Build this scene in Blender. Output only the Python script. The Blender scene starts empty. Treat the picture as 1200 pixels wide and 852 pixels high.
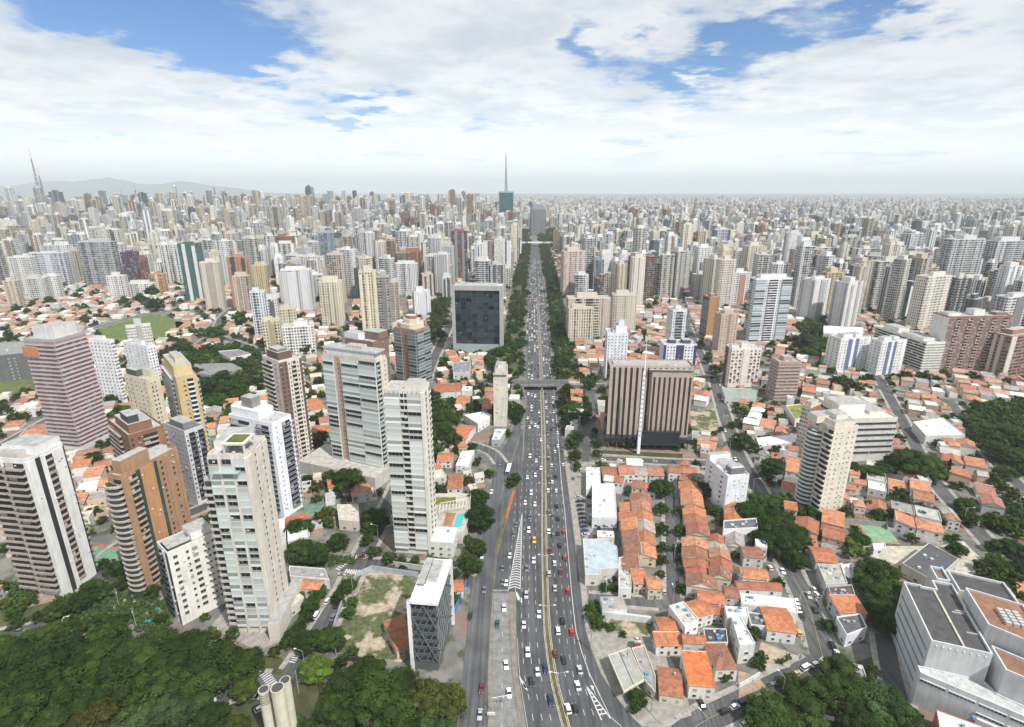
import bpy, math, random
import numpy as np
from mathutils import Vector, Matrix
R = math.radians
rng = random.Random(11)
SC = bpy.context.scene
COL = SC.collection

# ------------------------------------------------------------------ camera
CAM_H = 180.0; FPX = 645.0; PITCH = R(17.55)
cam = bpy.data.cameras.new('camera'); cam.sensor_width = 36; cam.lens = 36*FPX/1200
cam.clip_start = 1; cam.clip_end = 60000
camo = bpy.data.objects.new('camera', cam); COL.objects.link(camo)
camo.location = (0, 0, CAM_H); camo.rotation_euler = (R(90)-PITCH, 0, 0)
SC.camera = camo

# ------------------------------------------------------------------ light
SUN_EL = R(54); SUN_AZ = R(138)            # azimuth clockwise from +Y (towards +X)
EXPOSURE = 0.15
SKY_STRENGTH = 0.1
SUN_STRENGTH = 5.0
CLOUD_GAIN = 8.0
HAZE_DENSITY = 0.000078
sun = bpy.data.lights.new('sun', 'SUN'); sun.energy = SUN_STRENGTH; sun.angle = R(.8); sun.color = (1, .97, .92)
suno = bpy.data.objects.new('sun', sun); COL.objects.link(suno)
sd = Vector((math.sin(SUN_AZ)*math.cos(SUN_EL), math.cos(SUN_AZ)*math.cos(SUN_EL), math.sin(SUN_EL)))
suno.rotation_euler = (-sd).to_track_quat('-Z', 'Y').to_euler()
suno.location = (0, 0, 400)
vs = SC.view_settings; vs.view_transform = 'Standard'; vs.look = 'None'; vs.exposure = EXPOSURE; vs.gamma = 1
vs.use_curve_mapping = False

class NT:
    """tiny node-graph helper"""
    def __init__(s, tree): s.t = tree; s.n = tree.nodes; s.l = tree.links
    def new(s, typ, **kw):
        n = s.n.new(typ)
        for k, v in kw.items(): setattr(n, k, v)
        return n
    def put(s, sock, v):
        if hasattr(v, 'is_linked') or hasattr(v, 'links'): s.l.new(v, sock)
        else: sock.default_value = v
    def m(s, op, a, b=0.0, c=None, clamp=False):
        n = s.new('ShaderNodeMath', operation=op); n.use_clamp = clamp
        s.put(n.inputs[0], a); s.put(n.inputs[1], b)
        if c is not None: s.put(n.inputs[2], c)
        return n.outputs[0]
    def mix(s, f, a, b, mode='MIX'):
        n = s.new('ShaderNodeMix', data_type='RGBA', blend_type=mode)
        s.put(n.inputs[0], f); s.put(n.inputs[6], a); s.put(n.inputs[7], b)
        return n.outputs[2]
    def noise(s, vec, scale, detail=3, rough=.55):
        n = s.new('ShaderNodeTexNoise'); n.inputs['Scale'].default_value = scale
        n.inputs['Detail'].default_value = detail; n.inputs['Roughness'].default_value = rough
        if vec is not None: s.l.new(vec, n.inputs['Vector'])
        return n.outputs['Fac']
    def sep(s, v):
        n = s.new('ShaderNodeSeparateXYZ'); s.l.new(v, n.inputs[0]); return n.outputs
    def comb(s, x, y, z=0.0):
        n = s.new('ShaderNodeCombineXYZ'); s.put(n.inputs[0], x); s.put(n.inputs[1], y); s.put(n.inputs[2], z)
        return n.outputs[0]
    def attr(s, name):
        n = s.new('ShaderNodeAttribute'); n.attribute_name = name; return n
    def ramp(s, v, lo, hi, a=0.0, b=1.0):
        n = s.new('ShaderNodeMapRange', interpolation_type='SMOOTHSTEP'); s.put(n.inputs[0], v)
        n.inputs[1].default_value = lo; n.inputs[2].default_value = hi
        n.inputs[3].default_value = a; n.inputs[4].default_value = b
        return n.outputs[0]
def c4(c): return (c[0], c[1], c[2], 1.0)

def ray(px, py):
    dx = (px-600)/FPX; dy = -(py-426)/FPX; c, s = math.cos(PITCH), math.sin(PITCH)
    return Vector((dx, c+dy*s, -s+dy*c))

# world: Nishita sky seen through a broken layer of cloud
W = bpy.data.worlds.new('World'); SC.world = W; W.use_nodes = True
g = NT(W.node_tree); g.n.clear()
sky = g.new('ShaderNodeTexSky', sky_type='NISHITA'); sky.sun_disc = False
sky.sun_elevation = SUN_EL; sky.sun_rotation = SUN_AZ; sky.air_density = 1.0; sky.dust_density = .6; sky.altitude = 800
tc = g.new('ShaderNodeTexCoord'); dx_, dy_, dz_ = g.sep(tc.outputs['Generated'])
zz = g.m('MAXIMUM', dz_, 0.0)
den = g.m('ADD', zz, .10)
plan = g.comb(g.m('DIVIDE', dx_, den), g.m('DIVIDE', dy_, den), 0.0)
n1 = g.noise(plan, 1.15, 9, .62)
warp = g.noise(plan, 3.1, 5, .6)
n2 = g.noise(plan, .38, 3, .5)
ya = g.m('MAXIMUM', g.m('ABSOLUTE', dy_), .05)
ax0 = g.m('DIVIDE', dx_, ya); el = g.m('DIVIDE', dz_, ya)
wb = g.noise(plan, 1.9, 6, .62); wc_ = g.noise(plan, 2.7, 6, .6)
ax = g.m('ADD', ax0, g.m('MULTIPLY', g.m('SUBTRACT', wb, .5), .34)); el_ = g.m('ADD', el, g.m('MULTIPLY', g.m('SUBTRACT', wc_, .5), .16))
thr = g.m('ADD', .30, g.m('MULTIPLY', g.m('SUBTRACT', n2, .5), .12))
def patch(px, py, wx, wy, amp):
    global thr
    d = ray(px, py); a0, e0 = d.x/d.y, d.z/d.y
    u = g.m('DIVIDE', g.m('SUBTRACT', ax, a0), wx/FPX); v = g.m('DIVIDE', g.m('SUBTRACT', el_, e0), wy/FPX)
    q = g.m('EXPONENT', g.m('MULTIPLY', g.m('ADD', g.m('MULTIPLY', u, u), g.m('MULTIPLY', v, v)), -1.0))
    thr = g.m('ADD', thr, g.m('MULTIPLY', q, amp))
for a in ((190, 18, 120, 44, .42), (300, 72, 60, 26, .34), (120, 8, 70, 22, .2), (418, 128, 42, 11, .28), (850, 62, 60, 34, .36), (770, 96, 46, 15, .26), (905, 30, 50, 24, .3),
          (690, 45, 26, 22, .25), (1060, 8, 60, 14, .34), (560, 88, 30, 10, .10), (1000, 22, 40, 12, .2),
          (560, 10, 160, 26, -.16), (520, 70, 100, 28, -.16), (60, 95, 150, 40, -.18), (760, 40, 60, 12, -.14), (1090, 90, 120, 40, -.16), (820, 92, 22, 7, -.3), (835, 66, 26, 6, -.22)):
    patch(*a)
dens = g.m('ADD', g.m('MULTIPLY', n1, .86), g.m('MULTIPLY', warp, .14))
cov = g.ramp(g.m('SUBTRACT', dens, thr), -.05, .19)
horiz = g.ramp(el, .02, .16, .88, 0.0)
cov = g.m('MAXIMUM', cov, horiz)
shade = g.m('ADD', g.m('MULTIPLY', g.noise(plan, 1.9, 7, .6), .55), g.m('MULTIPLY', g.m('SUBTRACT', .95, dens), .45))
cb = g.m('MAXIMUM', g.ramp(shade, .38, .56, .3, 1.0), g.ramp(el, .04, .2, .9, 0.0))
cloud = g.mix(cb, (.62*CLOUD_GAIN, .71*CLOUD_GAIN, .80*CLOUD_GAIN, 1), (.97*CLOUD_GAIN, 1.01*CLOUD_GAIN, 1.05*CLOUD_GAIN, 1))
skyc = g.mix(1.0, sky.outputs[0], (.58, .88, 1.2, 1), 'MULTIPLY')
glow = g.ramp(el, .0, .24, 1.5, 1.0); cloud = g.mix(1.0, cloud, g.comb(glow, glow, glow), 'MULTIPLY')
bg = g.new('ShaderNodeBackground'); g.l.new(g.mix(cov, skyc, cloud), bg.inputs[0]); bg.inputs[1].default_value = SKY_STRENGTH
wo = g.new('ShaderNodeOutputWorld'); g.l.new(bg.outputs[0], wo.inputs[0])

# ------------------------------------------------------------------ pixel <-> place (surveying the photograph)
def P(px, py, z=0.0):
    d = ray(px, py); t = (z-CAM_H)/d.z
    return Vector((d.x*t, d.y*t, z))
def proj(x, y, z=0.0):
    q = z-CAM_H; c, s = math.cos(PITCH), math.sin(PITCH); f = y*c-q*s; u = y*s+q*c
    if f < 1: return (-9999, -9999, 1)
    return (600+FPX*x/f, 426-FPX*u/f, f)
def corner(T, by):
    """vertical edge whose top is seen at T and whose foot is at image row by -> (x, y, height)"""
    d = ray(*T); k = d.x/d.y; lo, hi = 1.0, 60000.0
    for _ in range(70):
        m = math.sqrt(lo*hi)
        if proj(k*m, m)[1] > by: lo = m
        else: hi = m
    return k*m, m, CAM_H+d.z*m/d.y
def solve_len(x, y, z, ang, px):
    """length along direction ang from (x,y,z) whose end is seen at column px"""
    dx, dy = math.cos(ang), math.sin(ang); best = (1e9, 5.0)
    for i in range(4, 900):
        L = i*.1; e = abs(proj(x+dx*L, y+dy*L, z)[0]-px)
        if e < best[0]: best = (e, L)
    return best[1]

# ------------------------------------------------------------------ materials
MATS = {}
def material(name, rough=.8, metal=0.0, spec=None):
    m = bpy.data.materials.new(name); m.use_nodes = True; t = NT(m.node_tree)
    b = t.n['Principled BSDF']; b.inputs['Roughness'].default_value = rough; b.inputs['Metallic'].default_value = metal
    if spec is not None: b.inputs['Specular IOR Level'].default_value = spec
    MATS[name] = m
    return t, b
def geo(t): return t.new('ShaderNodeNewGeometry').outputs['Position']
def streaks(t, lo=.86):
    p = geo(t); x, y, z = t.sep(p)
    a = t.noise(t.comb(t.m('MULTIPLY', x, .9), t.m('MULTIPLY', y, .9), t.m('MULTIPLY', z, .05)), 1.0, 4)
    b = t.noise(p, .22, 4)
    return t.m('MULTIPLY', t.ramp(a, .3, .62, lo, 1.0), t.ramp(b, .3, .65, .90, 1.04))
# plaster / painted wall
t, b = material('paint', .82); k = t.attr('Col').outputs['Color']
t.l.new(t.mix(1.0, k, t.comb(*[streaks(t)]*3), 'MULTIPLY'), b.inputs[0])
# flat things: concrete roofs, paving
t, b = material('slab', .9); k = t.attr('Col').outputs['Color']; p = geo(t)
f = t.m('MULTIPLY', t.ramp(t.noise(p, .35, 6, .65), .3, .7, .68, 1.12), t.ramp(t.noise(p, 2.2, 3), .3, .7, .86, 1.08))
t.l.new(t.mix(1.0, k, t.comb(f, f, f), 'MULTIPLY'), b.inputs[0])
# dark or tinted glass
t, b = material('glass', .10, 0, .4); t.l.new(t.attr('Col').outputs['Color'], b.inputs[0])
# plain metal and trim
t, b = material('metal', .42, .55); t.l.new(t.attr('Col').outputs['Color'], b.inputs[0])
# clay tiles: courses run along v
t, b = material('tile', .85); k = t.attr('Col').outputs['Color']; p = geo(t)
uv = t.new('ShaderNodeUVMap').outputs[0]; u, v, _ = t.sep(uv)
rowl = t.m('MULTIPLY', t.ramp(t.m('ABSOLUTE', t.m('SUBTRACT', t.m('FRACT', t.m('MULTIPLY', u, 1.6)), .5)), .25, .5, 1.0, .74), 1.0)
f = t.m('MULTIPLY', rowl, t.m('MULTIPLY', t.ramp(t.noise(p, .5, 5, .7), .28, .7, .58, 1.15), t.ramp(t.noise(p, 3.3, 2), .3, .7, .8, 1.12)))
t.l.new(t.mix(1.0, k, t.comb(f, t.m('POWER', f, 1.1), f), 'MULTIPLY'), b.inputs[0])
# corrugated sheet
t, b = material('sheet', .6); k = t.attr('Col').outputs['Color']; p = geo(t)
uv = t.new('ShaderNodeUVMap').outputs[0]; u, v, _ = t.sep(uv)
f = t.m('MULTIPLY', t.ramp(t.m('ABSOLUTE', t.m('SUBTRACT', t.m('FRACT', t.m('MULTIPLY', u, .8)), .5)), .3, .5, 1.0, .88), t.ramp(t.noise(p, .25, 5, .7), .3, .7, .76, 1.08))
t.l.new(t.mix(1.0, k, t.comb(f, f, f), 'MULTIPLY'), b.inputs[0])
# asphalt with tyre-polished wear and patches
t, b = material('asphalt', .88); k = t.attr('Col').outputs['Color']; p = geo(t); x, y, z = t.sep(p)
a = t.noise(t.comb(t.m('MULTIPLY', x, .75), t.m('MULTIPLY', y, .012), 0.0), 1.0, 3)
f = t.m('MULTIPLY', t.m('MULTIPLY', t.ramp(a, .3, .7, .66, 1.25), t.ramp(t.noise(p, .07, 4, .6), .3, .7, .76, 1.2)), t.ramp(t.noise(p, 1.3, 4), .3, .7, .9, 1.08))
t.l.new(t.mix(1.0, k, t.comb(f, f, f), 'MULTIPLY'), b.inputs[0])
# worn road paint
t, b = material('roadpaint', .7); k = t.attr('Col').outputs['Color']; p = geo(t); f = t.ramp(t.noise(p, 1.6, 4, .7), .3, .55, .62, 1.0)
t.l.new(t.mix(1.0, k, t.comb(f, f, f), 'MULTIPLY'), b.inputs[0])
# grass / bare soil / scrub
t, b = material('turf', .95); k = t.attr('Col').outputs['Color']; p = geo(t)
f = t.m('MULTIPLY', t.ramp(t.noise(p, .16, 6, .7), .3, .7, .6, 1.3), t.ramp(t.noise(p, 1.4, 3), .3, .7, .75, 1.15))
t.l.new(t.mix(t.ramp(t.noise(p, .09, 4, .6), .42, .62), t.mix(1.0, k, t.comb(f, f, f), 'MULTIPLY'), t.mix(1.0, k, t.comb(t.m('MULTIPLY', f, 1.5), t.m('MULTIPLY', f, 1.15), t.m('MULTIPLY', f, .9)), 'MULTIPLY')), b.inputs[0])
# vacant lot: scrub broken by pale rubble and earth
t, b = material('scrub', .95); p = geo(t)
gr = t.mix(t.ramp(t.noise(p, .5, 4), .35, .65), (.045, .062, .022, 1), (.105, .115, .045, 1))
so = t.mix(t.ramp(t.noise(p, .4, 5, .7), .35, .65), (.27, .205, .13, 1), (.42, .37, .30, 1))
t.l.new(t.mix(t.ramp(t.noise(p, .085, 5, .62), .47, .56), gr, so), b.inputs[0])
# the ground between everything
t, b = material('earth', .95); p = geo(t)
a = t.mix(t.ramp(t.noise(p, .05, 5, .6), .4, .6), (.11, .11, .105, 1), (.20, .19, .17, 1))
a = t.mix(t.ramp(t.noise(p, .11, 4, .6), .5, .62), a, (.06, .075, .035, 1))
a = t.mix(t.ramp(t.noise(p, .035, 3, .6), .54, .64), a, (.19, .13, .10, 1))
t.l.new(a, b.inputs[0])
# water
t, b = material('water', .06); t.l.new(t.attr('Col').outputs['Color'], b.inputs[0])
# bark, leaves
t, b = material('bark', .9); b.inputs[0].default_value = (.09, .07, .05, 1)
t, b = material('leaf', .7, 0, .08); k = t.attr('Col').outputs['Color']; oi = t.new('ShaderNodeObjectInfo')
t.l.new(t.mix(1.0, k, oi.outputs['Color'], 'MULTIPLY'), b.inputs[0])
# vehicles: the body colour is the object's own colour
t, b = material('carpaint', .28); t.l.new(t.new('ShaderNodeObjectInfo').outputs['Color'], b.inputs[0]); b.inputs['Coat Weight'].default_value = .35
t, b = material('rubber', .8); b.inputs[0].default_value = (.02, .02, .022, 1)
# far facade: windows in courses, u counts bays, v counts storeys
t, b = material('facade', .8); k = t.attr('Col').outputs['Color']; st = t.attr('Sty').outputs['Vector']; wf, hf, seed = t.sep(st)
uv = t.new('ShaderNodeUVMap').outputs[0]; u, v, _ = t.sep(uv)
fu = t.m('FLOOR', u); fv = t.m('FLOOR', v)
wn = t.new('ShaderNodeTexWhiteNoise', noise_dimensions='2D'); t.l.new(t.comb(t.m('ADD', fu, t.m('MULTIPLY', seed, 913.0)), 1.5), wn.inputs['Vector']); h1 = wn.outputs['Value']
wn2 = t.new('ShaderNodeTexWhiteNoise', noise_dimensions='3D'); t.l.new(t.comb(fu, fv, t.m('MULTIPLY', seed, 531.0)), wn2.inputs['Vector']); h2 = wn2.outputs['Value']
narrow = t.m('LESS_THAN', h1, .24); wide = t.m('GREATER_THAN', h1, .72)
ww = t.m('ADD', t.m('MULTIPLY', wf, t.m('SUBTRACT', 1.0, t.m('MULTIPLY', narrow, .5))), t.m('MULTIPLY', wide, .22))
hh = t.m('ADD', hf, t.m('MULTIPLY', wide, .16))
mu = t.m('LESS_THAN', t.m('ABSOLUTE', t.m('SUBTRACT', t.m('FRACT', u), .5)), t.m('MULTIPLY', ww, .5))
mv = t.m('LESS_THAN', t.m('ABSOLUTE', t.m('SUBTRACT', t.m('FRACT', v), .48)), t.m('MULTIPLY', hh, .5))
mask = t.m('MULTIPLY', mu, mv)
gl = t.mix(t.m('GREATER_THAN', h2, .80), (.025, .03, .036, 1), (.20, .21, .21, 1))
gl = t.mix(t.m('LESS_THAN', h2, .2), gl, (.06, .075, .085, 1))
ff = streaks(t, .93)
wallc = t.mix(1.0, k, t.comb(ff, ff, ff), 'MULTIPLY')
wallc = t.mix(t.m('MULTIPLY', t.m('LESS_THAN', t.m('FRACT', v), .10), .4), wallc, (.1, .1, .1, 1))
gl = t.mix(t.m('MULTIPLY', t.m('GREATER_THAN', wf, .87), .8), gl, t.mix(1.0, k, t.comb(*[t.m('ADD', .7, t.m('MULTIPLY', h2, .6))]*3), 'MULTIPLY'))
t.l.new(t.mix(mask, wallc, gl), b.inputs[0])
t.l.new(t.m('SUBTRACT', .82, t.m('MULTIPLY', mask, .62)), b.inputs['Roughness'])

# ------------------------------------------------------------------ mesh helper
class MB:
    def __init__(s): s.v = []; s.f = []; s.m = []; s.c = []; s.u = []; s.s = []
    def face(s, pts, mat='paint', col=(.5, .5, .5), uv=None, sty=(0, 0, 0)):
        i = len(s.v); s.v += [tuple(p) for p in pts]; s.f.append(tuple(range(i, i+len(pts))))
        s.m.append(mat); s.c.append(col); s.u.append(uv or [(0, 0)]*len(pts)); s.s.append(sty)
    def prism(s, poly, z0, z1, mat='paint', col=(.5, .5, .5), tmat=None, tcol=None, bottom=False, fac=None, top=True):
        """poly counter-clockwise from above; fac=(bay, storey, wfrac, hfrac, seed) lays the window grid over the sides"""
        n = len(poly); U = 0
        for i in range(n):
            a, c = poly[i], poly[(i+1) % n]; L = math.hypot(c[0]-a[0], c[1]-a[1])
            uv = [(0, z0), (L, z0), (L, z1), (0, z1)]; sty = (0, 0, 0)
            if fac:
                nb = max(1, round(L/fac[0])); nv = (z1-z0)/fac[1]; nv = max(1, round(nv))
                uv = [(U, 0), (U+nb, 0), (U+nb, nv), (U, nv)]; sty = (fac[2], fac[3], fac[4]); U += nb
            s.face([(a[0], a[1], z0), (c[0], c[1], z0), (c[0], c[1], z1), (a[0], a[1], z1)], mat, col, uv, sty)
        if top: s.face([(p[0], p[1], z1) for p in poly], tmat or mat, tcol or col, [(p[0], p[1]) for p in poly])
        if bottom: s.face([(p[0], p[1], z0) for p in reversed(poly)], mat, col)
    def box(s, x0, x1, y0, y1, z0, z1, mat='paint', col=(.5, .5, .5), tmat=None, tcol=None, bottom=True, M=None):
        i0 = len(s.v)
        s.prism([(x0, y0), (x1, y0), (x1, y1), (x0, y1)], z0, z1, mat, col, tmat, tcol, bottom)
        if M is not None:
            for i in range(i0, len(s.v)): s.v[i] = tuple(M @ Vector(s.v[i]))
    def tube(s, p, q, r, r2=None, n=6, mat='metal', col=(.4, .4, .4), caps=True):
        p, q = Vector(p), Vector(q); d = (q-p).normalized(); a = d.orthogonal().normalized(); e = d.cross(a); r2 = r if r2 is None else r2
        A = [p+(a*math.cos(6.28318*i/n)+e*math.sin(6.28318*i/n))*r for i in range(n)]
        B = [q+(a*math.cos(6.28318*i/n)+e*math.sin(6.28318*i/n))*r2 for i in range(n)]
        for i in range(n): s.face([A[i], A[(i+1) % n], B[(i+1) % n], B[i]], mat, col)
        if caps: s.face(B, mat, col); s.face(A[::-1], mat, col)
    def add(s, o, M):
        i0 = len(s.v); s.v += [tuple(M @ Vector(p)) for p in o.v]
        s.f += [tuple(i+i0 for i in f) for f in o.f]; s.m += o.m; s.c += o.c; s.u += o.u; s.s += o.s
    def mesh(s, name):
        me = bpy.data.meshes.new(name); me.from_pydata(s.v, [], s.f)
        names = list(dict.fromkeys(s.m)); ix = {k: i for i, k in enumerate(names)}
        for k in names: me.materials.append(MATS[k])
        me.polygons.foreach_set('material_index', [ix[k] for k in s.m])
        a = me.attributes.new('Col', 'FLOAT_COLOR', 'FACE'); a.data.foreach_set('color', np.array([c4(c) for c in s.c], dtype=np.float32).ravel())
        if 'facade' in ix:
            a = me.attributes.new('Sty', 'FLOAT_VECTOR', 'FACE'); a.data.foreach_set('vector', np.array(s.s, dtype=np.float32).ravel())
        if 'facade' in ix or 'tile' in ix or 'sheet' in ix:
            ul = me.uv_layers.new(name='UVMap'); ul.data.foreach_set('uv', np.array([q for f in s.u for q in f], dtype=np.float32).ravel())
        me.update()
        return me
    def build(s, name, parent=None, label=None, cat=None, group=None, kind=None):
        o = bpy.data.objects.new(name, s.mesh(name)); COL.objects.link(o)
        if parent: o.parent = parent
        return tag(o, label, cat, group, kind)
def tag(o, label=None, cat=None, group=None, kind=None):
    if label: o['label'] = label
    if cat: o['category'] = cat
    if group: o['group'] = group
    if kind: o['kind'] = kind
    return o
def link(name, me, parent=None):
    o = bpy.data.objects.new(name, me); COL.objects.link(o); o.parent = parent
    return o
def empty(name, loc, rz=0.0, label=None, cat=None, group=None):
    o = bpy.data.objects.new(name, None); COL.objects.link(o); o.location = loc; o.rotation_euler = (0, 0, rz); o.empty_display_size = 1
    return tag(o, label, cat, group)

# ------------------------------------------------------------------ labels that single a thing out
LAND = []          # (phrase, x, y) landmarks that a label may refer to
def landmark(phrase, x, y): LAND.append((phrase, x, y))
ORD = ['', 'nearest', 'second nearest', 'third nearest', 'fourth nearest', 'fifth nearest', 'sixth nearest', 'seventh nearest', 'eighth nearest', 'ninth nearest', 'tenth nearest',
       'eleventh nearest', 'twelfth nearest', 'thirteenth nearest', 'fourteenth nearest', 'fifteenth nearest', 'sixteenth nearest', 'seventeenth nearest', 'eighteenth nearest', 'nineteenth nearest', 'twentieth nearest']
def side_of(x, y, lx, ly):
    a = proj(x, y); l = proj(lx, ly); w = 640/l[2]*22
    far = math.hypot(x, y) - math.hypot(lx, ly)
    if a[0] < l[0]-w*1.0 and abs(far) < abs(a[0]-l[0])*l[2]/640*1.6: return 'left of'
    if a[0] > l[0]+w*1.0 and abs(far) < abs(a[0]-l[0])*l[2]/640*1.6: return 'right of'
    return 'behind' if far > 0 else 'in front of'
QUEUE = []
def later(o, look, x, y): QUEUE.append((o, look, x, y))
def settle():
    """look + side of the closest landmark, with a rank by distance where several share both"""
    keys = {}
    for o, look, x, y in QUEUE:
        L = min(LAND, key=lambda l: math.hypot(x-l[1], y-l[2])*(1+.0*len(l[0])))
        keys.setdefault((look, side_of(x, y, L[1], L[2]), L), []).append((math.hypot(x-L[1], y-L[2]), o))
    for (look, sd_, L), lst in keys.items():
        lst.sort(key=lambda q: q[0])
        for i, (d, o) in enumerate(lst):
            w = '' if len(lst) == 1 else (', '+(ORD[i+1] if i+1 < len(ORD) else 'farther ones'))
            o['label'] = f'{look}{w} {sd_} the {L[0]}'
            if i+1 >= len(ORD): o['group'] = o.get('group', look)
    QUEUE.clear()
# ------------------------------------------------------------------ what is already taken on the ground
OC = 3.0; OX0, OY0, ONX, ONY = -1700.0, 60.0, 1160, 900
occ = np.zeros((ONX, ONY), dtype=bool)
def inpoly(px, py, poly):
    r = np.zeros(px.shape, dtype=bool); n = len(poly)
    for i in range(n):
        x1, y1 = poly[i][0], poly[i][1]; x2, y2 = poly[(i+1) % n][0], poly[(i+1) % n][1]
        if y1 == y2: continue
        r ^= ((y1 > py) != (y2 > py)) & (px < (x2-x1)*(py-y1)/(y2-y1)+x1)
    return r
def take(poly, grid=None):
    grid = occ if grid is None else grid
    xs = [p[0] for p in poly]; ys = [p[1] for p in poly]
    i0 = max(0, int((min(xs)-OX0)/OC)-1); i1 = min(ONX, int((max(xs)-OX0)/OC)+2); j0 = max(0, int((min(ys)-OY0)/OC)-1); j1 = min(ONY, int((max(ys)-OY0)/OC)+2)
    if i1 <= i0 or j1 <= j0: return
    X, Y = np.meshgrid(OX0+(np.arange(i0, i1)+.5)*OC, OY0+(np.arange(j0, j1)+.5)*OC, indexing='ij')
    grid[i0:i1, j0:j1] |= inpoly(X, Y, poly)
def take_disc(x, y, r, grid=None):
    take([(x+r*math.cos(k*.5236), y+r*math.sin(k*.5236)) for k in range(12)], grid)
def free(x, y, hw=0, hd=0, ang=0):
    c, s = math.cos(ang), math.sin(ang)
    for u in ((-1, -.33, .33, 1) if hw > 4 else ((-1, 0, 1) if hw else (0,))):
        for v in ((-1, 0, 1) if hd else (0,)):
            i = int((x+u*hw*c-v*hd*s-OX0)/OC); j = int((y+u*hw*s+v*hd*c-OY0)/OC)
            if 0 <= i < ONX and 0 <= j < ONY and occ[i, j]: return False
    return True

# ------------------------------------------------------------------ ground, roads, lots
b = MB(); b.face([(-26000, -3000, 0), (26000, -3000, 0), (26000, 26000, 0), (-26000, 26000, 0)], 'earth'); b.build('ground', kind='structure')
ASPH = (.070, .072, .077)
ROADS = []
def resample(pts, step):
    out = [pts[0]]
    for a, c in zip(pts, pts[1:]):
        L = (c-a).length; n = max(1, int(L/step))
        out += [a.lerp(c, (i+1)/n) for i in range(n)]
    return out
def smooth(pts, k=2):
    for _ in range(k):
        q = [pts[0]]
        for a, c in zip(pts, pts[1:]): q += [a.lerp(c, .25), a.lerp(c, .75)]
        pts = q+[pts[-1]]
    return pts
def ribbon(b, pts, o0, o1, z, mat, col):
    """strip between sideways offsets o0 < o1 (right positive) along pts"""
    n = len(pts); L = []; Rr = []
    for i in range(n):
        t = (pts[min(n-1, i+1)]-pts[max(0, i-1)]); t.z = 0; t.normalize(); r = Vector((t.y, -t.x, 0))
        L.append(pts[i]+r*o0); Rr.append(pts[i]+r*o1)
    for i in range(n-1):
        b.face([(L[i].x, L[i].y, z), (Rr[i].x, Rr[i].y, z), (Rr[i+1].x, Rr[i+1].y, z), (L[i+1].x, L[i+1].y, z)], mat, col)
    return L, Rr
def street(pxs, w, world=False, walk=2.2, col=ASPH):
    pts = [Vector((p[0], p[1], 0)) if world else P(*p) for p in pxs]
    pts = resample(smooth(pts), 4.0); ROADS.append((pts, w, walk, col))
    for a, c in zip(pts, pts[1:]):
        t = (c-a).normalized(); r = Vector((t.y, -t.x, 0))*(w/2+walk)
        take([a-r, a+r, c+r, c-r])

# the avenue, surveyed row by row: left kerb, median, right kerb
AV = [(852, 617, 663.5, 752), (840, 615, 660, 740), (815, 611, 653.5, 720), (790, 607.5, 647.5, 704), (765, 606, 644, 694), (740, 605, 641, 686), (715, 605, 640, 682.5), (694, 605.5, 639.2, 680.3), (693, 579, 639.1, 680.2),
      (670, 581, 638.5, 677.5), (650, 583, 638, 675), (620, 591, 637.7, 671.5), (600, 597.5, 637.5, 669), (575, 604.5, 637.5, 665.5), (555, 611, 637.4, 663), (530, 612.6, 637.1, 660), (500, 614, 636.6, 657.4), (465, 615, 635.2, 652),
      (425, 616, 633.6, 646.3), (380, 617, 631.5, 642), (340, 618, 630, 638.8), (310, 620, 628.8, 635.2), (292, 621.8, 628.3, 632.6)]
AVW = [(P(l, y).x, P(m, y).x, P(r, y).x, P(m, y).y) for y, l, m, r in AV]
def avx(Y):
    if Y <= AVW[0][3]: return AVW[0]
    for a, c in zip(AVW, AVW[1:]):
        if a[3] <= Y <= c[3]:
            f = (Y-a[3])/max(1e-6, c[3]-a[3]); return tuple(a[i]+(c[i]-a[i])*f for i in range(4))
    a, c = AVW[-6], AVW[-1]; f = (Y-a[3])/(c[3]-a[3]); return tuple(a[i]+(c[i]-a[i])*f for i in range(4))
a0, a1 = AVW[0], AVW[2]
f0 = (100-a0[3])/(a1[3]-a0[3])
AVW.insert(0, tuple(a0[i]+(a1[i]-a0[i])*f0 for i in range(4)))
AVW.append(avx(1900))
ya_ = sorted(set([round(a[3], 2) for a in AVW]+list(range(100, 480, 6))+list(range(480, 1900, 30))))
b = MB()
for y0, y1 in zip(ya_, ya_[1:]):
    A, Bq = avx(y0+.001), avx(y1-.001)
    b.face([(A[0], y0, .060), (A[2], y0, .060), (Bq[2], y1, .060), (Bq[0], y1, .060)], 'asphalt', ASPH)
    take([(A[0]-3, y0), (A[2]+3, y0), (Bq[2]+3, y1), (Bq[0]-3, y1)])
b.build('avenue', kind='structure')

def poly_px(pts, z=0.0): return [P(x, y, z) for x, y in pts]
def patch_px(name, pts, z, mat, col, claim=True, h=0.0, side=None):
    """a paved, planted or bare piece of ground drawn round in the photograph; h>0 gives it a kerb"""
    q = poly_px(pts); area = sum(q[i].x*q[(i+1) % len(q)].y-q[(i+1) % len(q)].x*q[i].y for i in range(len(q)))
    if area < 0: q = q[::-1]
    b = MB(); b.prism([(p.x, p.y) for p in q], 0.0, z+h, 'slab', side or (.3, .29, .27), mat, col)
    if claim: take(q)
    return b.build(name, kind='structure')
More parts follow.
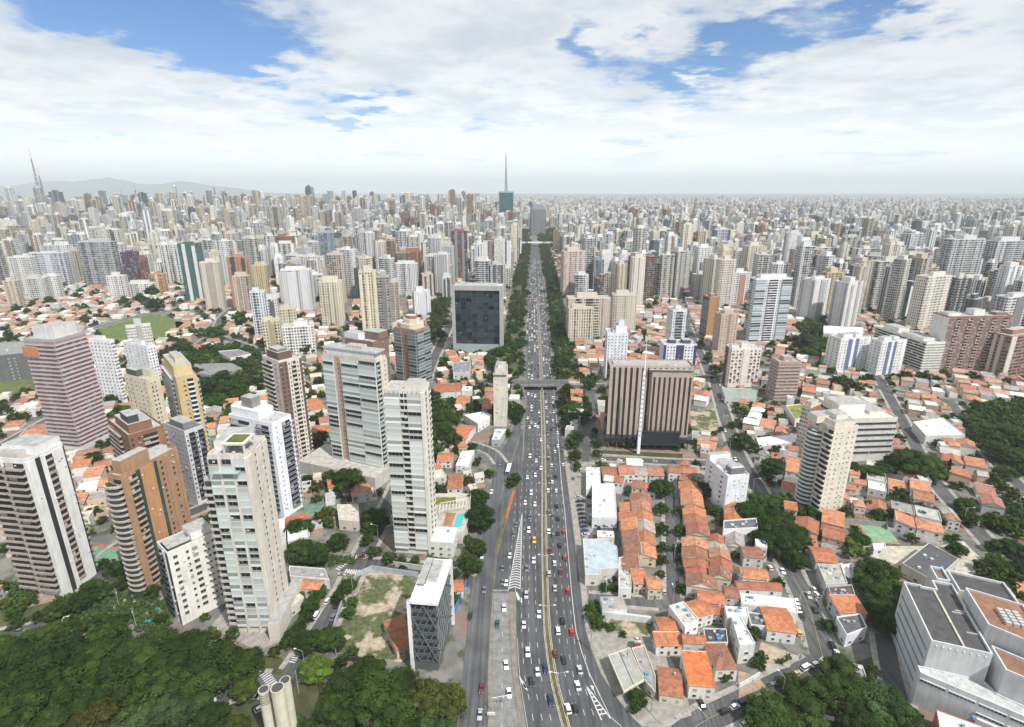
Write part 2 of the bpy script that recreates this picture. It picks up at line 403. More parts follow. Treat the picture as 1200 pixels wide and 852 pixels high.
# frontage road on the left, the concrete strip that dives under, and the islands between
FR = [(852, 537, 571), (840, 539, 572), (790, 542, 571), (740, 547, 574), (690, 551, 577), (640, 557, 581), (610, 562.5, 589), (596, 566, 592)]
patch_px('frontage_road', [(l, y) for y, l, r in FR]+[(572, 578), (580, 551), (586, 533), (593.5, 518), (601, 503), (605, 490), (611, 490), (610.5, 505), (606, 520), (597.5, 545), (589, 575), (581, 600), (592, 596)]+[(r, y) for y, l, r in FR[::-1]][1:], .052, 'asphalt', (.085, .086, .09))
patch_px('ramp_road', [(581.5, 600.5), (590, 575), (598.5, 546), (607, 520), (611.5, 505), (613, 515), (611, 553), (603, 566), (592.5, 596)], .056, 'asphalt', (.07, .07, .072))
patch_px('underpass_strip', [(580, 852), (580, 840), (577, 790), (577.5, 740), (579, 693.5), (596, 693.5), (596.5, 740), (600, 790), (606, 840), (608, 852)], .050, 'slab', (.21, .21, .205))
patch_px('brick_verge', [(571.5, 852), (572.4, 840), (571.4, 790), (574.4, 740), (577.2, 693), (578.6, 693), (577, 740), (576.6, 790), (579.6, 840), (579.6, 852)], .02, 'slab', (.22, .195, .165), h=.14)
patch_px('brick_verge', [(608.5, 852), (606.5, 840), (600.5, 790), (597, 740), (596.5, 694), (604.8, 694), (604.6, 740), (607, 790), (614.4, 840), (616.5, 852)], .02, 'slab', (.22, .19, .16), h=.14)
patch_px('grass_verge', [(577.6, 690), (581.4, 640), (589.6, 610), (593, 597), (604, 567), (610.5, 553), (610.6, 556), (604, 576), (597, 600.4), (590.4, 620), (582.4, 650), (578.4, 690)], .02, 'turf', (.09, .10, .04), h=.16)
patch_px('red_verge', [(593.5, 600), (600.5, 577), (603.5, 574), (602, 582), (596.8, 600), (593, 610)], .19, 'slab', (.40, .11, .07), claim=False)
# right verge of the avenue and the yards behind it
patch_px('pavement', [(752.6, 852), (740.6, 840), (720.6, 815), (704.6, 790), (694.6, 765), (686.6, 740), (683, 715), (680.8, 694), (675.6, 650), (669.6, 600), (663.6, 555), (660.6, 530), (662, 520), (668, 545), (676, 596), (683, 650), (688, 694), (691, 720), (694, 738), (704, 762), (716, 783), (733, 808), (757, 832), (775, 852)], .02, 'slab', (.30, .28, .245), h=.12)
patch_px('station_forecourt', [(691.5, 739), (704, 735), (776, 752), (781, 762), (800, 800), (815, 824), (812, 838), (800, 842), (776, 849), (757, 831), (733, 807), (716, 782), (704, 761)], .035, 'slab', (.29, .275, .24))
patch_px('car_lot', [(667, 548), (684, 541), (700, 542), (702, 560), (694, 600), (700, 612), (697, 628), (686, 636), (676, 596)], .035, 'slab', (.28, .265, .23))
patch_px('lot_yard', [(697, 618), (724, 619), (724, 628), (735, 640), (686, 640), (686, 634)], .045, 'asphalt', (.09, .09, .09))
patch_px('vacant_plot', [(688, 712), (690, 735), (703, 736), (762, 751), (763, 733), (761, 728), (700, 724)], .03, 'scrub', (.1, .1, .05))
patch_px('vacant_plot', [(404, 668), (440, 670), (474, 674), (489, 678), (477, 770), (470, 776), (420, 772), (392, 766), (385, 752), (396, 715)], .03, 'scrub', (.1, .1, .05))
patch_px('vacant_plot', [(808, 480), (838, 478), (842, 500), (832, 512), (812, 506)], .03, 'scrub', (.1, .1, .05))
patch_px('grass_field', [(112, 386), (176, 367), (216, 378), (204, 388), (184, 402), (128, 403)], .03, 'turf', (.085, .13, .035))
patch_px('grass_field', [(-60, 440), (38, 434), (48, 448), (20, 466), (-60, 474)], .03, 'turf', (.085, .12, .035))
patch_px('dirt_field', [(205, 377), (222, 375), (228, 385), (208, 390)], .03, 'turf', (.3, .2, .11))
patch_px('sports_court', [(109, 640), (140, 645), (143, 661), (112, 660)], .05, 'slab', (.13, .30, .19))
patch_px('court_border', [(106, 636), (141, 641.5), (144.5, 663), (110, 663)], .044, 'slab', (.36, .13, .10), claim=True)
patch_px('sports_court', [(356, 590), (401, 593), (396, 604), (357, 603)], .05, 'slab', (.12, .22, .15))
patch_px('sports_court', [(1008, 615), (1040, 618), (1052, 636), (1019, 634)], .05, 'slab', (.20, .34, .21))
patch_px('court_border', [(996, 613), (1038, 616.5), (1056, 638), (1014, 636)], .044, 'slab', (.36, .17, .12))
patch_px('school_yard', [(1004, 640), (1050, 640), (1100, 640), (1128, 633), (1150, 655), (1140, 676), (1110, 668), (1092, 682), (1070, 668), (1020, 652)], .036, 'slab', (.46, .43, .35))
patch_px('plaza', [(706, 526), (814, 530), (818, 540), (704, 535)], .036, 'slab', (.27, .18, .13))
patch_px('garden', [(705, 527.5), (800, 532), (800, 537), (704, 532)], .042, 'turf', (.035, .05, .02), claim=False)
patch_px('courtyard', [(892, 752), (934, 768), (925, 782), (901, 788), (885, 775)], .03, 'slab', (.40, .33, .25))
patch_px('courtyard', [(865, 786), (888, 792), (897, 805), (866, 818)], .03, 'slab', (.36, .28, .20))
patch_px('brick_terrace', [(866, 808), (890, 796), (897, 804), (868, 818)], .04, 'slab', (.33, .24, .17), claim=False)
patch_px('front_parking', [(806, 818), (836, 818), (838, 838), (812, 846)], .04, 'asphalt', (.10, .10, .10))
patch_px('forecourt', [(246, 735), (271, 706), (281, 712), (322, 742), (330, 752), (300, 762)], .03, 'slab', (.30, .28, .25))
patch_px('garden_path', [(146, 704), (154, 694), (168, 698), (176, 704), (150, 712), (138, 712)], .03, 'slab', (.42, .33, .22))
patch_px('pool_deck', [(164, 722), (188, 708), (196, 716), (190, 726), (168, 736)], .03, 'slab', (.28, .12, .08))
b = MB()
for q in (((166, 729), (178, 722), (181, 727), (170, 732)), ((175, 716), (185, 711), (188, 715), (178, 721))):
    w = poly_px(q); b.face([(p.x, p.y, .06) for p in w][::-1], 'water', (.02, .42, .62))
b.build('pool_water', kind='structure')
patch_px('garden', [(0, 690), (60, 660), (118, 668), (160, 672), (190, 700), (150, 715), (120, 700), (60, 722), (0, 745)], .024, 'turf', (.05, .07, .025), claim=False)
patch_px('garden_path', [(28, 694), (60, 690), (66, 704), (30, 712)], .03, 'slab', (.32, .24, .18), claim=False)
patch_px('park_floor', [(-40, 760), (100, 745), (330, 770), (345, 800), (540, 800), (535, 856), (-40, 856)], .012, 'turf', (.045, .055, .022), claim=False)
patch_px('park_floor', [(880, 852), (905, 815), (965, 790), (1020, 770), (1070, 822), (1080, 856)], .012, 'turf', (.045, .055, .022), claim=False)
patch_px('side_road', [(684, 456), (697, 456), (698, 490), (690, 541), (682, 541), (683, 520), (668, 546), (664, 540), (680, 508), (686, 488)], .05, 'asphalt', (.08, .08, .08))
# tree strips beside the upper avenue
for l in (False, True):
    p = []
    for y in (440, 400, 350, 310, 290):
        A = avx(P(630, y).y)
        x0, x1 = ((A[0]-30, A[0]-4) if l else (A[2]+4, A[2]+26))
        p.append((x0, x1, P(630, y).y))
    b = MB(); q = [(a, y) for a, c, y in p]+[(c, y) for a, c, y in p[::-1]]
    if sum(q[i][0]*q[(i+1) % len(q)][1]-q[(i+1) % len(q)][0]*q[i][1] for i in range(len(q))) < 0: q = q[::-1]
    b.prism(q, 0, .16, 'slab', (.3, .29, .27), 'turf', (.06, .085, .03)); take(q); b.build('grass_verge', kind='structure')

# side streets
street([(330, 806), (352, 776), (398, 705), (425, 650), (452, 600), (470, 560), (480, 520)], 9)
street([(-30, 752), (30, 740), (95, 722), (140, 700), (172, 676)], 8)
street([(190, 852), (245, 818), (300, 798), (330, 806)], 9)
street([(398, 664), (440, 661), (482, 664), (528, 674), (552, 682)], 8)
street([(535, 518), (557, 522), (578, 530), (587, 543)], 7)
street([(490, 470), (500, 440), (512, 412), (527, 382), (540, 345), (552, 320)], 10)
street([(783, 560), (785, 590), (787, 640), (789, 700), (789, 716)], 6)
street([(690, 701), (720, 703), (760, 706), (789, 709), (812, 706)], 6)
street([(836, 440), (846, 478), (862, 526), (872, 548), (890, 572), (902, 610), (914, 642), (930, 676), (949, 712), (966, 776)], 9.5)
street([(700, 536), (760, 540), (820, 543), (868, 544)], 8)
street([(790, 870), (822, 846), (860, 828), (905, 806), (966, 776), (985, 768)], 9.5)
street([(1086, 548), (1100, 572), (1120, 594), (1163, 642), (1190, 670)], 8.5)
street([(1112, 470), (1126, 488), (1145, 514), (1165, 540), (1200, 575), (1240, 610)], 8)
street([(1036, 745), (1044, 790), (1056, 830), (1066, 860)], 7)
street([(560, 453), (616, 453)], 12); street([(650, 453), (700, 453), (760, 448), (836, 441)], 11)
street([(836, 441), (900, 434), (1000, 448), (1112, 470)], 9)
street([(832, 441), (826, 425), (818, 408), (806, 384), (800, 360)], 8)
street([(960, 360), (990, 395), (1012, 420), (1036, 452), (1086, 548)], 8)
street([(-60, 560), (40, 500), (130, 455), (215, 415), (250, 392)], 9)
street([(120, 760), (100, 690), (130, 640), (250, 590), (300, 570), (380, 556), (470, 560)], 8)
street([(250, 392), (330, 420), (400, 440), (490, 462)], 9)
street([(250, 392), (262, 365), (300, 350)], 8)
street([(300, 350), (420, 352), (520, 350)], 8)
street([(-80, 420), (60, 400), (112, 384), (180, 365), (262, 362)], 8)
b = MB(); bw = MB()
for k, (pts, w, walk, col) in enumerate(ROADS):
    z = .016+.004*(k % 7)
    ribbon(b, pts, -w/2, w/2, z, 'asphalt', (.075+.02*((k*37) % 5)/5,)*3)
    for sgn in (-1, 1):
        for i in range(len(pts)-1):
            mid = (pts[i]+pts[i+1])/2; t = (pts[i+1]-pts[i]).normalized(); r = Vector((t.y, -t.x, 0))*sgn
            c = mid+r*(w/2+walk/2); bad = False
            for k2, (p2, w2, _, _) in enumerate(ROADS):
                if k2 != k and min((q-c).length for q in p2) < w2/2+walk*.6+1.5: bad = True; break
            A = avx(c.y)
            if bad or (A[0]-3 < c.x < A[2]+3): continue
            z1 = .12+.004*(k % 7); p, q = pts[i]+r*w/2, pts[i+1]+r*w/2; p2, q2 = pts[i]+r*(w/2+walk), pts[i+1]+r*(w/2+walk)
            F = [p, q, q2, p2] if sgn < 0 else [p, p2, q2, q]
            bw.prism([(v.x, v.y) for v in F], 0, z1, 'slab', (.33, .31, .28))
b.build('street', kind='structure'); bw.build('pavement', kind='structure')

# painted markings
mk = MB(); WHT = (.54, .54, .52); YEL = (.42, .32, .10)
def dash(x0, y0, x1, y1, w, z=.068, col=WHT):
    d = Vector((x1-x0, y1-y0, 0)); d.normalize(); r = Vector((d.y, -d.x, 0))*w/2
    mk.face([(x0-r.x, y0-r.y, z), (x0+r.x, y0+r.y, z), (x1+r.x, y1+r.y, z), (x1-r.x, y1-r.y, z)], 'roadpaint', col)
def run(fx, y0, y1, w, on, gap, z=.068, col=WHT):
    y = y0
    while y < y1: dash(fx(y), y, fx(y+on), y+on, w, z, col); y += on+gap
LW = 3.15
for k in range(1, 6):
    def fx(y, k=k): return avx(y)[1]-1.5-LW*k
    y = 140.0
    while y < 900:
        if fx(y) > avx(y)[0]+1.2 and fx(y+3) > avx(y+3)[0]+1.2: dash(fx(y), y, fx(y+2.6), y+2.6, .17)
        y += 8.2
for k in range(1, 5):
    def fx(y, k=k): return avx(y)[1]+1.6+LW*k
    y = 142.0
    while y < 900:
        if fx(y) < avx(y)[2]-3.6: dash(fx(y), y, fx(y+2.6), y+2.6, .17)
        y += 8.2
RLINE = [P(x, y) for x, y in ((740, 862), (715, 840), (703, 815), (691, 790), (682, 765), (675, 740), (672, 715), (669.5, 690), (666, 650), (661.8, 600), (657.5, 560), (654.5, 520), (651.5, 480), (648, 450), (643, 425))]
for a, c in zip(RLINE[2:], RLINE[3:]): dash(a.x, a.y, c.x, c.y, .28)
for a, c in zip(RLINE[:2], RLINE[1:3]): dash(a.x, a.y, c.x, c.y, .2)
for s in (-1.35, 1.45): run(lambda y: avx(y)[1]+s, 104, 900, .16, 12, .01, .066, (.66, .62, .5))
run(lambda y: avx(y)[0]+.35, 106, 186, .15, 10, .01); run(lambda y: avx(y)[0]+.35, 345, 800, .15, 10, .01)
# chevron gore where the strip joins
ap = P(612, 601); bl, br = P(595.8, 691), P(609.5, 691)
for i in range(34):
    f = (i+.6)/34; l, r = ap.lerp(bl, f), ap.lerp(br, f); m = (l+r)/2+Vector((0, 1.1*f+.2, 0))
    dash(l.x, l.y, m.x, m.y, .62, .070); dash(m.x, m.y, r.x, r.y, .62, .070)
for q in (bl, br): dash(ap.x, ap.y, q.x, q.y, .3, .074)
# second gore, lower right, and the big arrows
ap = P(686.6, 803); bl, br = P(705, 844), P(715.5, 842)
for q in (bl, br): dash(ap.x, ap.y, q.x, q.y, .4, .070)
for i in range(6):
    f = .25+i*.12; l, r = ap.lerp(bl, f), ap.lerp(br, f); dash(l.x, l.y, r.x, r.y, .5, .074)
def arrow(ps):
    w = poly_px(ps); mk.face([(p.x, p.y, .072) for p in w], 'roadpaint', WHT)
for a in (((603.5, 693), (606, 694), (610.5, 703), (609.5, 705.5), (606.5, 703)), ((608, 704), (611.5, 700), (611.6, 706.5)),
          ((608.2, 793), (609.5, 793), (613.5, 800), (617, 806), (615, 807), (611, 800)), ((613.4, 806), (613, 797.5), (619, 810)),
          ((691.5, 803), (695.6, 804), (696, 809.5), (693.5, 807))):
    try: arrow(a)
    except Exception: pass
run(lambda y: (P(589, 820).x+P(588, 740).x)/2+(y-180)*-.01, 128, 205, .15, 2.4, 6, .056)
# zebra crossings and stop lines
def zebra(p, q, n, ln, z=.046):
    a, c = P(*p), P(*q); d = (c-a); L = d.length; d.normalize(); r = Vector((-d.y, d.x, 0))
    for i in range(n):
        m = a+d*(L*(i+.5)/n); dash(m.x-r.x*ln/2, m.y-r.y*ln/2, m.x+r.x*ln/2, m.y+r.y*ln/2, L/n*.5, z)
zebra((404, 669), (427, 671), 8, 3.2); zebra((416, 653), (432, 652), 7, 3.2); zebra((960, 772), (974, 781), 6, 4); zebra((309, 788), (320, 803), 7, 3.4); zebra((395, 668), (409, 656), 6, 3); zebra((341, 777), (350, 765), 5, 3)
run(lambda y: 999, 1, 0, 1, 1, 1)
for pts, w, walk, col in ROADS[8:9]+ROADS[10:11]:
    for i in range(0, len(pts)-1, 1): dash(pts[i].x, pts[i].y, pts[i+1].x, pts[i+1].y, .14, .047, YEL)
mk.build('road_markings', kind='structure')

# planted median with pale kerbs
b = MB()
for y0, y1 in zip(ya_, ya_[1:]):
    if y1 > 1000: break
    A, Bq = avx(y0+.001)[1], avx(y1-.001)[1]
    for o0, o1, col, mat, z in ((-1.05, -.7, (.36, .33, .23), 'slab', .2), (-.698, .698, (.10, .085, .04), 'turf', .19), (.7, 1.05, (.36, .33, .23), 'slab', .2)):
        b.prism([(A+o0, y0), (A+o1, y0), (Bq+o1, y1), (Bq+o0, y1)], 0, z, 'slab', (.45, .40, .26), mat, col)
b.build('median', kind='structure')

# low hills on the horizon
b = MB(); rr = random.Random(5); N = 60; x0, x1 = -20000, -7600; pr = []
for i in range(N+1):
    f = i/N; x = x0+(x1-x0)*f; e = 520*math.exp(-((f-.42)/.2)**2)+330*math.exp(-((f-.72)/.13)**2)+260*math.exp(-((f-.1)/.2)**2)
    pr.append((x, 40+e*(.86+.12*math.sin(f*31)+.1*rr.random())*min(1, (1-f)*6+.1)))
for (xa, ha), (xb, hb) in zip(pr, pr[1:]):
    b.face([(xa, 19500, 0), (xb, 19500, 0), (xb, 20700, hb), (xa, 20700, ha)], 'turf', (.05, .07, .035)); b.face([(xa, 20700, ha), (xb, 20700, hb), (xb, 22500, 0), (xa, 22500, 0)], 'turf', (.05, .07, .035))
b.build('hills', kind='structure')
# ------------------------------------------------------------------ towers with modelled facades
WHITE = (.70, .70, .69); CREAM = (.66, .60, .48); DARK = (.03, .033, .038); TEAL = (.56, .61, .595); GREY = (.42, .42, .42)
MC = {}
WINV = [(.028, .032, .038), (.05, .06, .07), (.30, .30, .28), (.10, .12, .135), (.03, .035, .04)]
def m_window(ww, wh, frame, v):
    k = ('w', ww, wh, frame, v)
    if k not in MC:
        b = MB(); t = .09; x = ww/2
        b.face([(-x, -.03, 0), (x, -.03, 0), (x, -.03, wh), (-x, -.03, wh)], 'glass', WINV[v])
        if v == 3: b.face([(-x, -.035, wh*.55), (x, -.035, wh*.55), (x, -.035, wh), (-x, -.035, wh)], 'paint', (.5, .49, .45))
        b.box(-x-t, -x, -.10, .0, -t, wh+t, 'paint', frame); b.box(x, x+t, -.10, .0, -t, wh+t, 'paint', frame)
        b.box(-x, x, -.10, .0, wh, wh+t, 'paint', frame); b.box(-x-.1, x+.1, -.18, -.102, -t-.02, -.005, 'paint', frame)
        if ww > 1.3: b.box(-.03, .03, -.075, -.04, 0, wh, 'paint', frame)
        MC[k] = b
    return k
def m_windowflat(ww, wh, frame, v):
    k = ('wf', ww, wh, frame, v)
    if k not in MC:
        b = MB(); x = ww/2
        b.face([(-x-.08, -.02, -.08), (x+.08, -.02, -.08), (x+.08, -.02, wh+.08), (-x-.08, -.02, wh+.08)], 'paint', frame)
        b.face([(-x, -.045, 0), (x, -.045, 0), (x, -.045, wh), (-x, -.045, wh)], 'glass', WINV[v]); MC[k] = b
    return k
def m_balcony(W, fh, par, dep, v, rec=None):
    """slab, railing or parapet, and the glazing behind it"""
    k = ('b', round(W, 2), round(fh, 2), par, dep, v, rec)
    if k not in MC:
        b = MB(); x = W/2-.08; rail = par[0] if isinstance(par[0], str) else None
        b.face([(-x, -.03, .12), (x, -.03, .12), (x, -.03, fh-.45), (-x, -.03, fh-.45)], 'paint' if rec else 'glass', rec or WINV[v % 2])
        slab = par[1] if rail else par
        b.box(-x, x, -dep, -.035, -.12, .12, 'paint', slab)
        if rail == 'glass':
            b.box(-x, x, -dep, -dep+.05, .12, 1.05, 'glass', par[2]); b.box(-x, x, -dep-.02, -dep+.07, 1.05, 1.12, 'paint', slab)
            for s in (-1, 1): b.box(min(s*x, s*(x-.05)), max(s*x, s*(x-.05)), -dep+.052, -.035, .12, 1.05, 'glass', par[2])
        else:
            b.box(-x, x, -dep, -dep+.12, .12, 1.0, 'paint', slab)
            for s in (-1, 1): b.box(min(s*x, s*(x-.1)), max(s*x, s*(x-.1)), -dep+.122, -.035, .12, 1.0, 'paint', slab)
        if v == 2: b.face([(-x*.9, -.06, .12), (-x*.1, -.06, .12), (-x*.1, -.06, fh-.5), (-x*.9, -.06, fh-.5)], 'paint', (.45, .43, .40))
        MC[k] = b
    return k
def m_glazed(W, fh, slab, tint, dep, v):
    """balcony closed with sliding glass: slab edge, glass rail, glass above (some left open)"""
    k = ('g', round(W, 2), round(fh, 2), slab, tint, dep, v)
    if k not in MC:
        b = MB(); x = W/2-.06; tt = tuple(c*(1.0, .82, 1.12, .5)[v % 4] for c in tint)
        b.box(-x, x, -dep-.05, -.035, -.16, .14, 'paint', slab)
        b.box(-x, x, -dep, -dep+.06, .14, 1.1, 'glass', tt)
        for s in (-1, 1): b.box(min(s*x, s*(x-.06)), max(s*x, s*(x-.06)), -dep+.062, -.035, .14, fh-.17, 'glass', tuple(c*.8 for c in tint))
        if v < 3: b.face([(-x, -dep+.03, 1.14), (x, -dep+.03, 1.14), (x, -dep+.03, fh-.18), (-x, -dep+.03, fh-.18)], 'glass', tuple(c*(.9, .7, .45)[v] for c in tint))
        else: b.face([(-x, -.04, .14), (x, -.04, .14), (x, -.04, fh-.3), (-x, -.04, fh-.3)], 'glass', DARK)
        n = max(1, int(W/1.7))
        for i in range(1, n): b.box(-x+2*x*i/n-.025, -x+2*x*i/n+.025, -dep-.015, -dep, .14, fh-.18, 'paint', slab)
        MC[k] = b
    return k
def m_ribbon(W, wh, col, frame):
    k = ('r', round(W, 2), wh, col, frame)
    if k not in MC:
        b = MB(); x = W/2
        b.face([(-x, -.03, 0), (x, -.03, 0), (x, -.03, wh), (-x, -.03, wh)], 'glass', col)
        n = max(1, int(W/1.6))
        for i in range(n+1): q = -x+2*x*i/n; b.box(max(-x, q-.03), min(x, q+.03), -.07, -.032, 0, wh, 'paint', frame)
        b.box(-x-.05, x+.05, -.22, 0, -.12, -.002, 'paint', frame); MC[k] = b
    return k
def m_panel(W, H, col, dep, mat='paint'):
    k = ('p', round(W, 2), round(H, 2), col, dep, mat)
    if k not in MC:
        b = MB(); b.box(-W/2, W/2, -dep, .0, 0, H, mat, col); MC[k] = b
    return k
MESH = {}
def shared(k, name):
    if k not in MESH: MESH[k] = MC[k].mesh(name)
    return MESH[k]
CAMV = Vector((0, 0, CAM_H))
def facade(faces, root, base, h, ground=3.6, fl=None, seed=1, cap=100, crown=.9):
    """faces: (origin, angle, width, spec, facing). Windows, balconies and panels become parts; past the cap the rest of one kind is one part"""
    rq = random.Random(seed); parts = {}
    n = fl or max(1, round((h-ground-crown)/3.05)); fh = (h-ground-crown)/n
    RM = Matrix.Translation(root.location) @ Matrix.Rotation(root.rotation_euler.z, 4, 'Z')
    for (ox, oy), ang, Wd, spec, vis in faces:
        MF = Matrix.Translation((ox, oy, base)) @ Matrix.Rotation(ang, 4, 'Z')
        tot = sum(s[1] for s in spec); u = 0.0
        for s in spec:
            w = Wd*s[1]/tot; c = u+w/2; u += w; typ = s[0]
            def put(name, key, x, z): 
                M = MF @ Matrix.Translation((x, 0, z)); parts.setdefault(name, []).append(((RM @ M @ Vector((0, 0, 0))-CAMV).length+(0 if vis else 1e5), key, M))
            if typ == 'win':
                nn, ww, wh = s[2], s[3], s[4]; fr = s[5] if len(s) > 5 else (.5, .5, .5)
                ww = min(ww, w/nn-.25)
                if ww < .3: continue
                for f in range(n):
                    for i in range(nn):
                        v = rq.choice((0, 0, 1, 1, 2, 3, 4)); kk = (m_window if vis else m_windowflat)(round(ww, 2), wh, fr, v)
                        put('window', kk, c-w/2+w*(i+.5)/nn, ground+f*fh+.95)
            elif typ == 'balc':
                for f in range(n): put('balcony', m_balcony(w, fh, s[2], s[3] if len(s) > 3 else 1.3, rq.choice((0, 1, 0, 2)), s[4] if len(s) > 4 else None), c, ground+f*fh)
            elif typ == 'glz':
                for f in range(n): put('glazed_balcony', m_glazed(w, fh, s[2], s[3], s[4] if len(s) > 4 else .9, rq.choice((0, 0, 1, 2, 3, 3))), c, ground+f*fh)
            elif typ == 'rib':
                for f in range(n): put('ribbon_window', m_ribbon(w-.02, s[2], s[3], s[4]), c, ground+f*fh+1.0)
            elif typ == 'strip':
                put(s[4] if len(s) > 4 else 'facade_strip', m_panel(w, h-.3, s[2], s[3] if len(s) > 3 else .12, s[5] if len(s) > 5 else 'paint'), c, 0)
            elif typ == 'bandwin':      # coloured strip carrying one window per storey
                put('facade_strip', m_panel(w, h-.3, s[2], .06), c, 0)
                for f in range(n):
                    M = c; put('window', m_windowflat(round(min(s[3], w-.3), 2), 1.3, s[2], rq.choice((0, 1, 4))) if not vis else m_window(round(min(s[3], w-.3), 2), 1.3, s[2], rq.choice((0, 1, 4))), c, ground+f*fh+1)
                    parts['window'][-1] = (parts['window'][-1][0], parts['window'][-1][1], MF @ Matrix.Translation((c, -.06, ground+f*fh+1)))
    for name, lst in parts.items():
        lst.sort(key=lambda q: q[0]); rest = MB()
        for i, (d, k, M) in enumerate(lst):
            if i < cap and d < 9e4: o = link(name, shared(k, name), root); o.matrix_local = M
            else: rest.add(MC[k], M)
        if rest.v: rest.build(name, root, kind='stuff')
    return n, fh
def parapet(root, poly, z, hh=1.0, t=.25, col=WHITE, name='parapet'):
    b = MB(); n = len(poly); cx = sum(p[0] for p in poly)/n; cy = sum(p[1] for p in poly)/n
    ins = []
    for i in range(n):
        p0, p, p1 = Vector(poly[i-1]), Vector(poly[i]), Vector(poly[(i+1) % n]); a = (p-p0).normalized(); c = (p1-p).normalized()
        na = Vector((-a.y, a.x)); nc = Vector((-c.y, c.x)); m = (na+nc); m = m/max(.3, m.dot(na)); ins.append(p+m*t)
    for i in range(n):
        j = (i+1) % n; A, Bq, C, D = Vector(poly[i]), Vector(poly[j]), ins[j], ins[i]
        b.face([(A.x, A.y, z), (Bq.x, Bq.y, z), (Bq.x, Bq.y, z+hh), (A.x, A.y, z+hh)], 'paint', col)
        b.face([(A.x, A.y, z+hh), (Bq.x, Bq.y, z+hh), (C.x, C.y, z+hh), (D.x, D.y, z+hh)], 'paint', col)
        b.face([(C.x, C.y, z), (D.x, D.y, z), (D.x, D.y, z+hh), (C.x, C.y, z+hh)], 'paint', col)
    return b.build(name, root)
def blockpart(root, x0, x1, y0, y1, z0, z1, col, name='machine_room', tcol=None, mat='paint'):
    b = MB(); b.box(x0, x1, y0, y1, z0, z1, mat, col, 'slab', tcol or (.36, .36, .35), bottom=False)
    return b.build(name, root)
def tank(root, x, y, z, r=1.3, hh=2.2, col=(.35, .42, .5)):
    b = MB(); b.tube((x, y, z), (x, y, z+hh), r, n=12, mat='paint', col=col); return b.build('water_tank', root)
def mast(root, x, y, z, hh, r=.12, col=(.5, .5, .5)):
    b = MB(); b.tube((x, y, z), (x, y, z+hh), r, r*.4, 5, 'metal', col)
    for k in (.55, .75): b.tube((x-.7, y, z+hh*k), (x+.7, y, z+hh*k), .04, n=4, mat='metal', col=col)
    return b.build('antenna', root)
def roofkit(root, wr, wl, h, rq, wall, n=1):
    """small roof plant: vents and air units"""
    b = MB()
    for i in range(rq.randint(3, 7)):
        x, y = rq.uniform(.12, .85)*wr, rq.uniform(.12, .85)*wl; s = rq.uniform(.4, 1.0)
        b.box(x-s, x+s, y-s*.7, y+s*.7, h+.01, h+rq.uniform(.5, 1.2), 'paint', rq.choice(((.5, .5, .5), (.35, .36, .38), (.62, .6, .56))), bottom=False)
    b.build('roof_plant', root)
    b = MB()
    for i in range(26):
        z = rq.uniform(5, h-2); s = rq.random()
        if s < .5: x = rq.uniform(.5, wr-1); b.box(x, x+.8, -.5, -.2, z, z+.55, 'paint', rq.choice(((.62, .62, .6), (.45, .45, .44))))
        else: y = rq.uniform(.5, wl-1); b.box(-.5, -.2, y, y+.8, z, z+.55, 'paint', rq.choice(((.62, .62, .6), (.45, .45, .44))))
    b.build('air_conditioner', root, kind='stuff')
HEROES = []
def hero(name, label, cat, T, by, Lx, Rx, a, wall, L=(), Rr=(), roof=(.40, .39, .38), boxes=((.3, .7, .3, .7, 0, 4, None),), par=1.0, fl=None, dims=None, group=None, extra=None, mark=True, kit=True, land=None, cap=100, ground=3.6, hmat='paint'):
    x, y, h = corner(T, by); aR = R(a); aL = aR+R(90)
    wr = solve_len(x, y, h, aR, Rx) if Rx is not None else 12; wl = solve_len(x, y, h, aL, Lx) if Lx is not None else 12
    if dims: wr = dims[0] or wr; wl = dims[1] or wl
    wr = min(max(wr, 4), 90); wl = min(max(wl, 4), 90)
    root = empty(name, (x, y, 0), aR, label, cat, group)
    rq = random.Random(int(x*7+y))
    b = MB(); poly = [(0, 0), (wr, 0), (wr, wl), (0, wl)]; b.prism(poly, 0, h, 'paint', wall, 'slab', roof); b.build('wall', root)
    L = L or (('win', 1, max(2, int(wl/3)), 1.3, 1.3),); Rr = Rr or (('win', 1, max(2, int(wr/3)), 1.3, 1.3),)
    facade([((0, 0), 0, wr, Rr, True), ((0, wl), R(-90), wl, L, True), ((wr, 0), R(90), wl, L, False), ((wr, wl), R(180), wr, Rr, False)], root, 0, h, fl=fl, seed=int(x+y), cap=cap, ground=ground)
    if par: parapet(root, poly, h, par, col=wall)
    for q in boxes:
        blockpart(root, q[0]*wr, q[1]*wr, q[2]*wl, q[3]*wl, h+q[4]+(.0 if q[4] else 0), h+q[5], q[6] or wall, q[7] if len(q) > 7 else 'machine_room')
    if kit: roofkit(root, wr, wl, h, rq, wall)
    if extra: extra(root, wr, wl, h)
    if mark:
        c, s = math.cos(aR), math.sin(aR); m = 4
        take([(x+u*c-v*s, y+u*s+v*c) for u, v in ((-m, -m), (wr+m, -m), (wr+m, wl+m), (-m, wl+m))])
    HEROES.append((x, y, wr, wl, h, label))
    if land: landmark(land, x+(wr*math.cos(aR)-wl*math.sin(aR))/2, y+(wr*math.sin(aR)+wl*math.cos(aR))/2)
    if 0: print(label, round(wr), round(wl), round(h))
    return root

DKW = (.04, .04, .045); BRICK = (.36, .215, .13); BROWN = (.17, .115, .09)
